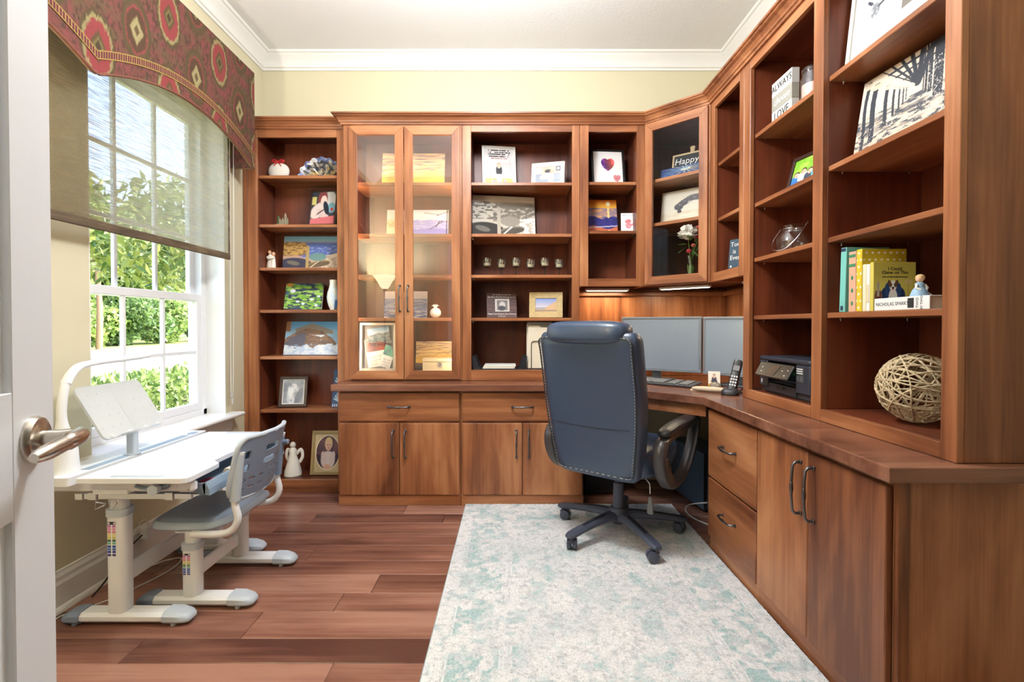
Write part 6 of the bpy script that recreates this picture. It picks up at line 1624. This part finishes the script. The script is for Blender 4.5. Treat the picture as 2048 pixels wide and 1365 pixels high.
framed('wide white frame with hand print and baby photo on top right shelf', (1.235, 1.615, SH[0]), -PI / 2, R(6), 0.45, 0.335, p_hand_white, 1.6, 0.02, 'white_frame', prong=False)
canvas('large black and white pier canvas on the right bookcase', (1.265, 1.585, SH[1]), -R(86), R(9), 0.46, 0.288, p_pier, 1.5, 0.02)

def book(name, label, yfar, x0, th, h, d, cov, z=SH[3], tiltx=0.0, group='books on the right bookcase'):
    t = thing(name, label, 'book', (x0, yfar, z + (0.0015 if tiltx else 0)), -PI / 2, group)
    t.rotation_euler = (0, tiltx, -PI / 2)
    m = MB(); m.box(0, 0.003, 0.0, d, 0, h, 0.0008); m.box(th - 0.003, th, 0.0, d, 0, h, 0.0008); m.box(0, th, -0.003, 0.002, 0, h, 0.0015); m.build('cover', cov, t)
    MB().box(0.0031, th - 0.0031, 0.0025, d - 0.004, 0.003, h - 0.003, 0.0005).build('pages', 'cream', t)
    return t
BX = 1.20
b1 = book('book', 'tall teal book at the far end of the row', 1.802, BX, 0.030, 0.232, 0.150, 'teal_cover', tiltx=R(2.0)); MB().box(0.003, 0.027, -0.0042, -0.0031, 0.218, 0.230, 0.0003).build('spine_band', 'navy_cover', b1); MB().box(0.008, 0.022, -0.0042, -0.0031, 0.006, 0.022, 0.0003).build('spine_mark', 'navy_cover', b1)
b2 = book('book', 'green and pink clothbound book in the row', 1.752, BX, 0.036, 0.212, 0.145, 'pink_cover', z=SH[3])
for z_ in (0.165, 0.198): MB().box(0.002, 0.034, -0.0044, -0.0031, z_ - 0.006, z_ + 0.004, 0.0004).build('spine_band', 'green_cover', b2)
for z_ in (0.03, 0.075, 0.12): MB().ball((0.018, -0.003, z_), (0.006, 0.0015, 0.008), 8, 6).build('spine_motif', 'green_cover', b2)
b3 = book('book', 'yellow spotted book in the row', 1.713, BX, 0.027, 0.215, 0.150, 'yellow_cover')
colour_grid('cover_print', 'print_matte', lambda U, V: (0.0274 + 0 * U, 0.002 + 0.146 * U, 0.002 + 0.211 * V), 110, 150, p_dots, b3); colour_grid('spine_print', 'print_matte', lambda U, V: (0.002 + 0.023 * U, -0.0034 + 0 * U, 0.002 + 0.211 * V), 24, 150, lambda U, V: p_dots(U * .16, V), b3)
b4 = book('book', 'thin cream book beside the yellow spotted one', 1.683, BX, 0.017, 0.160, 0.120, 'cream_cover')
b5 = book('book', 'thin off-white paperback against the dog book', 1.6645, BX, 0.015, 0.158, 0.120, 'white_cover')
MB().box(0.003, 0.012, -0.0042, -0.0031, 0.03, 0.09, 0.0003).build('spine_label', 'pale_box_wood', b5)
b6 = book('book', 'mustard book with a dog in an armchair on its cover', 1.648, BX, 0.016, 0.163, 0.138, 'mustard_cover')
colour_grid('cover_print', 'print_gloss', lambda U, V: (0.0164 + 0 * U, 0.001 + 0.136 * U, 0.001 + 0.161 * V), 130, 150, p_dog, b6)
for s_, z_, q in (('I Could', .140, .0155), ('Chew on This', .128, .0155), ('AND OTHER POEMS BY DOGS', .113, .0062)): lettering(s_, q, 'ink_black', b6, (0.0169, .068, z_), (PI / 2, 0, PI / 2), depth=.0003)
# flat book with figurine
fb = thing('book', 'thick white hardback lying flat in front of the book row', 'book', (1.196, 1.622, SH[3]), -PI / 2, 'books on the right bookcase')
m = MB(); m.box(0, 0.215, 0, 0.15, 0, 0.003, 0.0008); m.box(0, 0.215, 0, 0.15, 0.037, 0.040, 0.0008); m.box(0, 0.215, -0.003, 0.001, 0, 0.040, 0.0015); m.build('cover', 'white_cover', fb)
MB().box(0.004, 0.211, 0.0015, 0.146, 0.0032, 0.0368, 0.0005).build('pages', 'cream', fb)
lettering('NICHOLAS SPARKS', 0.0155, 'ink_grey', fb, (0.008, -0.0034, 0.02), align='LEFT', depth=.0003)
MB().box(0.138, 0.160, -0.0042, -0.0031, 0.006, 0.035, 0.0003).build('spine_photo', 'ink_black', fb)
lettering('TWO', 0.0125, 'ink_grey', fb, (0.173, -0.0034, 0.020), (PI / 2, -PI / 2, 0), depth=.0003); lettering('BY TWO', 0.0105, 'ink_grey', fb, (0.188, -0.0034, 0.020), (PI / 2, -PI / 2, 0), depth=.0003)
gf = thing('girl_figurine', 'tiny porcelain girl in a blue dress on the flat book', 'figurine', (1.258, 1.52, SH[3] + 0.0405))
MB().lathe([(0, 0), (0.024, 0), (0.024, 0.006), (0.018, 0.022), (0.011, 0.032), (0.012, 0.042), (0.005, 0.047), (0, 0.047)], n=18).build('dress', 'blue_cloth', gf, smooth=50)
MB().ball((0, 0, 0.056), (0.0105, 0.0105, 0.012), 12, 8).build('head', 'skin_tone', gf, smooth=60); MB().ball((0.003, 0.002, 0.060), (0.0125, 0.0125, 0.011), 12, 8).build('hair', 'hair_blond', gf, smooth=60)
m = MB(); m.tube([(-0.012, -0.004, 0.038), (-0.018, -0.008, 0.028), (-0.008, -0.014, 0.022)], 0.004, 8); m.tube([(0.012, -0.004, 0.038), (0.017, -0.008, 0.028), (0.008, -0.014, 0.022)], 0.004, 8); m.build('arms', 'porcelain', gf, smooth=50)
m = MB(); m.tube(smooth_path([(0.008, 0.0, 0.02), (0.024, -0.004, 0.012), (0.034, -0.006, 0.003)], 4), 0.0028, 6); m.build('ribbon', 'porcelain', gf, smooth=50)
# rattan ball
rb = thing('rattan_ball', 'open twisted rattan ball on the bottom of the right bookcase', 'ball', (1.306, 1.583, ZCT + 0.047))
rr = random.Random(21); RB = 0.115
for k in range(44):
    ax = Vector((rr.gauss(0, 1), rr.gauss(0, 1), rr.gauss(0, 1))).normalized(); u_ = ax.orthogonal().normalized(); v_ = ax.cross(u_)
    off_ = rr.uniform(-0.5, 0.5); r0 = RB - 0.005 - rr.uniform(0, 0.006); rc = r0 * math.sqrt(1 - off_ ** 2); wob = rr.uniform(0, 6); n_ = 34
    m = MB()
    for tw in (0, PI):
        m.tube([tuple(ax * (r0 * off_ + 0.004 * math.sin(3 * q + wob) + 0.0016 * math.sin(20 * q + tw)) + (u_ * math.cos(q) + v_ * math.sin(q)) * (rc + 0.0016 * math.cos(20 * q + tw)) + Vector((0, 0, RB))) for q in [2 * PI * i / n_ for i in range(n_)]], 0.0021, 5, True)
    m.build('strand', 'rattan', rb, smooth=60)

# ================================================================== DESK
def monitor(label, pl, ang, w, h, zb_, bez, stand_x):
    t = thing('monitor', label, 'monitor', (pl[0], pl[1], ZCT), -ang)
    z0 = zb_ - ZCT
    sh_ = MB().box(0, w, 0.002, 0.042, z0, z0 + h, 0.006).build('housing', bez, t)
    b_ = 0.014
    m = MB(); m.box(0, w, -0.006, 0.002, z0, z0 + 0.020, 0.002); m.box(0, w, -0.006, 0.002, z0 + h - b_, z0 + h, 0.002); m.box(0, b_, -0.006, 0.002, z0 + 0.020, z0 + h - b_, 0.002); m.box(w - b_, w, -0.006, 0.002, z0 + 0.020, z0 + h - b_, 0.002); m.build('bezel', bez, t)
    MB().box(b_, w - b_, -0.001, 0.0018, z0 + 0.020, z0 + h - b_, 0).build('screen', 'screen', t)
    for i in range(5): MB().box(w - 0.010, w - 0.004, -0.0068, -0.006, z0 + 0.03 + 0.012 * i, z0 + 0.034 + 0.012 * i, 0.0002).build('button', 'ink_grey', t)
    MB().box(stand_x - 0.03, stand_x + 0.03, 0.043, 0.075, 0.012, z0 + 0.16, 0.006).build('stand_neck', bez, t)
    MB().box(stand_x - 0.11, stand_x + 0.11, -0.03, 0.13, 0.0, 0.012, 0.004).build('stand_base', 'dark_bezel', t)
    return t
monitor('large grey computer monitor on the desk behind the chair', (0.745, 3.335), R(33), 0.515, 0.353, 0.818, 'monitor_bezel', 0.22)
monitor('second computer monitor half hidden by the right bookcase', (1.185, 3.045), R(52), 0.50, 0.353, 0.815, 'monitor_bezel', 0.20)
kb = thing('keyboard', 'grey computer keyboard in front of the monitors', 'keyboard', (0.915, 3.02, ZCT), -R(43))
KM = Matrix.Rotation(R(4), 4, 'X')
m = MB(); m.box(-0.225, 0.225, -0.075, 0.075, 0.006, 0.020, 0.004); m.xf(KM); m.build('case', 'key_base', kb)
_k = MB().box(-0.0078, 0.0078, -0.0078, 0.0078, 0, 0.006, 0.0015); _ko = _k.build('key', 'key_grey'); KEY = _ko.data; bpy.data.objects.remove(_ko)
_k = MB().box(-0.055, 0.055, -0.0078, 0.0078, 0, 0.006, 0.0015); _ko = _k.build('key', 'key_grey'); KEYL = _ko.data; bpy.data.objects.remove(_ko)
for r_ in range(6):
    for c_ in range(22):
        if c_ in (14, 18) or (r_ == 0 and 3 <= c_ <= 9): continue
        p = KM @ Vector((-0.205 + 0.0185 * c_ + (0.004 if c_ > 14 else 0), -0.055 + 0.0205 * r_ + (0.006 if r_ == 5 else 0), 0.0203))
        o = link('key', KEY, kb); o.location = p; o.rotation_euler = (R(4), 0, 0)
p = KM @ Vector((-0.205 + 0.0185 * 6, -0.055, 0.0203)); o = link('key', KEYL, kb); o.location = p; o.rotation_euler = (R(4), 0, 0)
MP = thing('mouse_pad', 'tan mouse pad with a padded wrist rest', 'mouse pad', (1.118, 2.735, ZCT + 0.0003), -R(35))
MB().prism([(u_, v_) for u_, v_ in rrect(0.21, 0.19, 0.03, 5)], 0, 0.004).build('pad', 'tan_pad', MP)
m = MB(); m.ball((0.0, -0.075, 0.0135), (0.095, 0.032, 0.013), 20, 8, 0.7); m.build('wrist_rest', 'tan_pad', MP, smooth=60)
MO = thing('computer_mouse', 'grey computer mouse on the tan pad', 'mouse', (1.15, 2.775, ZCT + 0.0048), -R(25))
m = MB(); rings = []
for y_, w_, h_ in ((-0.055, 0.010, 0.006), (-0.05, 0.022, 0.020), (-0.03, 0.030, 0.034), (0.0, 0.032, 0.038), (0.03, 0.030, 0.031), (0.05, 0.025, 0.020), (0.057, 0.012, 0.010)):
    rings.append([(w_ * math.cos(PI * k / 10), y_, h_ * math.sin(PI * k / 10) ** .8) for k in range(11)])
m.loft(rings); m.build('shell', 'mouse_grey', MO, smooth=60); MB().cyl((-0.003, 0.032, 0.028), (0.003, 0.032, 0.028), 0.008, 0.008, 14).build('scroll_wheel', 'black_rubber', MO, smooth=40)
def p_boy(U, V):
    P = Paint(U, V, (226, 220, 210)); person(P, .5, .66, 1.2, shirt=(60, 66, 84), hair=(60, 46, 40)); P.ell(.5, .3, .28, .13, (50, 56, 74)); P.ell(.3, .22, .08, .06, (214, 170, 60)); P.below(.14, (206, 160, 60)); P.rect(.1, .9, .1, .16, (110, 60, 50)); return P.c
canvas('small portrait card of a child propped by the mouse', (1.200, 2.915, ZCT), -R(20), R(14), 0.066, 0.088, p_boy, 2.9, 0.003, 'photo_card', 'paper', 'photo')
PH = thing('cordless_phone', 'black cordless phone standing in its charging cradle', 'phone', (1.145, 2.575, ZCT), -R(30))
m = MB(); m.loft([[(u_ * k, v_ * k, z) for u_, v_ in rrect(0.085, 0.115, 0.025, 4)] for z, k in ((0, .95), (0.004, 1.0), (0.022, .95), (0.030, .8))]); crd = m.build('cradle', 'black_plastic', PH, smooth=40)
HM = Matrix.Translation((0.006, 0.0, 0.022)) @ Matrix.Rotation(R(-24), 4, 'X') @ Matrix.Rotation(R(9), 4, 'Y')
m = MB(); m.loft([[(u_ * k, v_ + yo, z) for u_, v_ in rrect(0.048, 0.026, 0.010, 3)] for z, k, yo in ((0.0, .9, 0), (0.005, 1, 0), (0.09, .94, .004), (0.15, .98, 0), (0.164, .9, -.002), (0.168, .7, -.002))]); m.xf(HM); hs = m.build('handset', 'black_plastic', PH, smooth=40)
m = MB(); m.box(-0.016, 0.016, -0.0145, -0.012, 0.105, 0.135, 0.001); m.xf(HM); m.build('display', 'key_grey', hs)
for r_ in range(4):
    for c_ in range(3): m = MB(); m.box(-0.016 + 0.012 * c_, -0.008 + 0.012 * c_, -0.0145, -0.0105, 0.02 + 0.016 * r_, 0.029 + 0.016 * r_, 0.001); m.xf(HM); m.build('key', 'ink_white', hs)
# under the desk
TW = thing('computer_tower', 'blue-grey computer tower under the desk by the drawers', 'computer', (1.235, 2.93, 0), R(8))
MB().box(-0.095, 0.095, 0.0, 0.42, 0.012, 0.355, 0.004).build('case', 'tower_blue', TW); MB().box(-0.0955, -0.075, -0.004, 0.0, 0.012, 0.355, 0.002).build('front_trim', 'black_plastic', TW); MB().box(-0.075, 0.095, -0.003, -0.0005, 0.014, 0.353, 0.001).build('front_panel', 'tower_blue', TW)
for x in (-0.08, 0.08):
    for y_ in (0.04, 0.38): MB().cyl((x, y_, 0), (x, y_, 0.012), 0.012, 0.012, 12).build('foot', 'black_rubber', TW)
o = MB().tube(smooth_path([(1.14, 2.86, 0.08), (1.03, 2.84, 0.075), (1.0, 2.82, 0.05), (1.04, 2.80, 0.012), (1.10, 2.72, 0.004), (1.13, 2.62, 0.004), (1.17, 2.52, 0.004)], 6), 0.004, 6).build('grey_cable', 'cord_white', smooth=60); tag(o, 'pale cable looping on the floor beside the computer tower', 'cable')
SB = thing('subwoofer', 'dark speaker box standing in the shade under the desk', 'speaker', (0.60, 3.22, 0))
MB().box(-0.12, 0.12, 0, 0.24, 0.012, 0.30, 0.005).build('box', 'black_plastic', SB); MB().box(-0.105, 0.105, -0.006, -0.0005, 0.03, 0.285, 0.003).build('grille', 'black_rubber', SB)
for x in (-0.1, 0.1): MB().box(x - .012, x + .012, 0.02, 0.22, 0, 0.012, 0.002).build('foot', 'black_rubber', SB)

# ================================================================== OUTSIDE THE WINDOW
GZ = -0.25
def out(name, x0, x1, y0, y1, z, mt, label):
    o = MB().box(x0, x1, y0, y1, z - 0.1, z, 0).build(name, mt); o['kind'] = 'structure'; o['label'] = label; return o
out('lawn', -70, -1.99, -30, 80, GZ, 'lawn', 'sunlit lawn outside the window')
out('road', -19, -8.5, -30, 80, GZ + 0.012, 'concrete', 'pale concrete road beyond the hedge')
def leaves(m, centres, dirs, L_, W_, rs):
    """centres (n,3), dirs (n,3): folded leaf blades"""
    n = len(centres)
    d = dirs / np.linalg.norm(dirs, axis=1, keepdims=True)
    q = rs.normal(size=(n, 3)); s = np.cross(d, q); s /= np.linalg.norm(s, axis=1, keepdims=True) + 1e-9
    up = np.cross(s, d)
    l = L_ * rs.uniform(.7, 1.2, (n, 1)); w = W_ * rs.uniform(.7, 1.2, (n, 1))
    A = centres; B = centres + d * l * .5 + s * w + up * w * .25; C = centres + d * l; Dp = centres + d * l * .5 - s * w + up * w * .25
    V = np.stack([A, B, C, Dp], 1).reshape(-1, 3); k = len(m.v)
    m.v.extend(map(tuple, V.tolist())); m.f.extend([(k + 4 * i, k + 4 * i + 1, k + 4 * i + 2, k + 4 * i + 3) for i in range(n)])
def shell_pts(rs, n, c, r, lumps=14):
    """points through the outer layer of a lumpy crown"""
    c = np.array(c); r = np.array(r)
    dirs = rs.normal(size=(lumps, 3)); dirs /= np.linalg.norm(dirs, axis=1, keepdims=True)
    lc = c + dirs * r * rs.uniform(.45, .75, (lumps, 1)); lr = rs.uniform(.30, .5, (lumps, 1))
    i = rs.integers(0, lumps, n); u = rs.normal(size=(n, 3)); u /= np.linalg.norm(u, axis=1, keepdims=True)
    return lc[i] + u * r * lr[i] * rs.uniform(.7, 1.0, (n, 1)), u
def leafy(name, label, cat, base, c, r, n, L_, W_, mt, seed, trunk=None, tmat='bark', group=None):
    rs = np.random.default_rng(seed)
    t = thing(name, label, cat, base, 0, group)
    P, u = shell_pts(rs, n, c, r); P = P[P[:, 2] > GZ + 0.05 - base[2] * 0]
    u = rs.normal(size=P.shape) * .8 + np.array([0, 0, .3])
    m = MB(); leaves(m, P - np.array(base), u, L_, W_, rs); o = m.build('foliage', mt, t, recalc=False); o['kind'] = 'stuff'
    if trunk:
        r0, zt = trunk
        m = MB(); m.tube(smooth_path([(0, 0, 0), (0.03, 0.02, zt * .4), (-0.04, 0, zt * .75), (0.02, 0.02, zt)], 4), [r0 * (1.25 - .5 * i / 12) for i in range(13)], 10); m.build('trunk', tmat, t, smooth=60)
    return t
# clipped hedge along the house
rs = np.random.default_rng(3)
hg = thing('hedge', 'clipped green hedge just outside the window', 'hedge', (-2.95, 4.4, GZ))
n = 34000
P = np.stack([rs.uniform(-3.3, -2.6, n), rs.uniform(2.2, 7.0, n), rs.uniform(GZ + .02, .70, n)], 1)
e = np.minimum(np.minimum(P[:, 0] + 3.3, -2.6 - P[:, 0]), .70 - P[:, 2]); P = P[e < .16]; P[:, 2] += .05 * (fbm(P[:, 0] * 5, P[:, 1] * 5, 2) - .3)
m = MB(); leaves(m, P - np.array(hg.location), rs.normal(size=P.shape) + np.array([0, 0, .8]), .070, .015, rs); o = m.build('foliage', 'hedge_leaf', hg, recalc=False); o['kind'] = 'stuff'
for i in range(14):
    y_ = 2.4 + .34 * i; m = MB()
    for k in range(3): m.tube([(0.03 * k, y_ - 4.4, 0), (-.08 + .09 * k, y_ - 4.4 + .06 * (k - 1), .4), (-.15 + .15 * k, y_ - 4.4 + .1 * (k - 1), .75)], [.014, .010, .006], 6)
    m.build('stem', 'bark_grey', hg)
# magnolia by the window
mg = thing('magnolia_tree', 'magnolia tree with bronze backed leaves close to the window', 'tree', (-6.3, 5.7, GZ))
m = MB(); m.tube(smooth_path([(0, 0, 0), (0.04, 0, 1.2), (-.03, .05, 2.4), (.02, 0, 4.2)], 4), [.17 - .008 * i for i in range(13)], 12); m.build('trunk', 'bark_grey', mg, smooth=60)
rs = np.random.default_rng(12); P, _u = shell_pts(rs, 2600, (-4.9, 6.6, 2.35), (1.3, 1.8, 0.85), 26); P = P[P[:, 2] > 1.62]
m = MB(); leaves(m, P - np.array(mg.location), rs.normal(size=P.shape) + np.array([0, 0, -.2]), .17, .035, rs); o = m.build('foliage', 'magnolia_leaf', mg, recalc=False); o['kind'] = 'stuff'
for i in range(9):
    a = 2 * PI * i / 9; m = MB(); m.tube(smooth_path([(0, 0, 1.6 + .08 * i), (.5 * math.cos(a), .5 * math.sin(a), 1.9 + .1 * i), (1.4 * math.cos(a), 1.4 * math.sin(a), 2.2 + .1 * i)], 4), [.05 - .004 * k for k in range(9)], 6); m.build('branch', 'bark_grey', mg, smooth=60)
# street tree and the bushes behind the road
leafy('street_tree', 'slender tree with a bare trunk across the road', 'tree', (-23.0, 27.4, GZ), (-23, 27.4, 6.8), (2.6, 2.6, 2.4), 6000, .30, .10, 'bush_leaf', 5, (.13, 5.6))
spots = [(-25.5, 19.0, 3.0, 'bush_leaf'), (-26.0, 22.5, 3.6, 'bush_leaf_dark'), (-25.4, 26.0, 2.7, 'bush_leaf'), (-26.2, 29.5, 3.8, 'bush_leaf'), (-25.6, 33.0, 3.2, 'bush_leaf_dark'), (-26.0, 37.0, 3.6, 'bush_leaf'), (-25.6, 41.5, 3.4, 'bush_leaf_dark'), (-26, 47, 3.8, 'bush_leaf')]
names = ['nearest bush of the row across the road', 'second bush of the row across the road', 'low pale bush left of the slender street tree', 'broad pale bush behind the slender street tree', 'dark bush right of the slender street tree', 'tall pale bush seen through the middle panes', 'dark bush seen through the right window panes', 'farthest bush of the row across the road']
for i, (x, y_, h_, mt) in enumerate(spots):
    leafy('garden_bush', names[i], 'bush', (x, y_, GZ), (x, y_, h_ * .42), (2.2, 2.6, h_ * .62), 5200, .34, .12, mt, 30 + i, (.10, h_ * .6), 'bark_grey', 'bushes across the road')
for i, (x, y_, h_, mt, lb) in enumerate(((-32, 24, 10, 'bush_leaf', 'tall pale tree behind the bushes on the left'), (-33, 33, 12, 'bush_leaf_dark', 'tall dark tree behind the bushes in the middle'), (-32, 43, 11, 'bush_leaf', 'tall pale tree behind the bushes on the right'), (-34, 54, 12, 'bush_leaf_dark', 'farthest tall tree behind the bushes'))):
    leafy('background_tree', lb, 'tree', (x, y_, GZ), (x, y_, h_ * .52), (5.2, 6.2, h_ * .5), 9000, .55, .2, mt, 60 + i, (.3, h_ * .6), 'bark_grey', 'tall trees across the road')
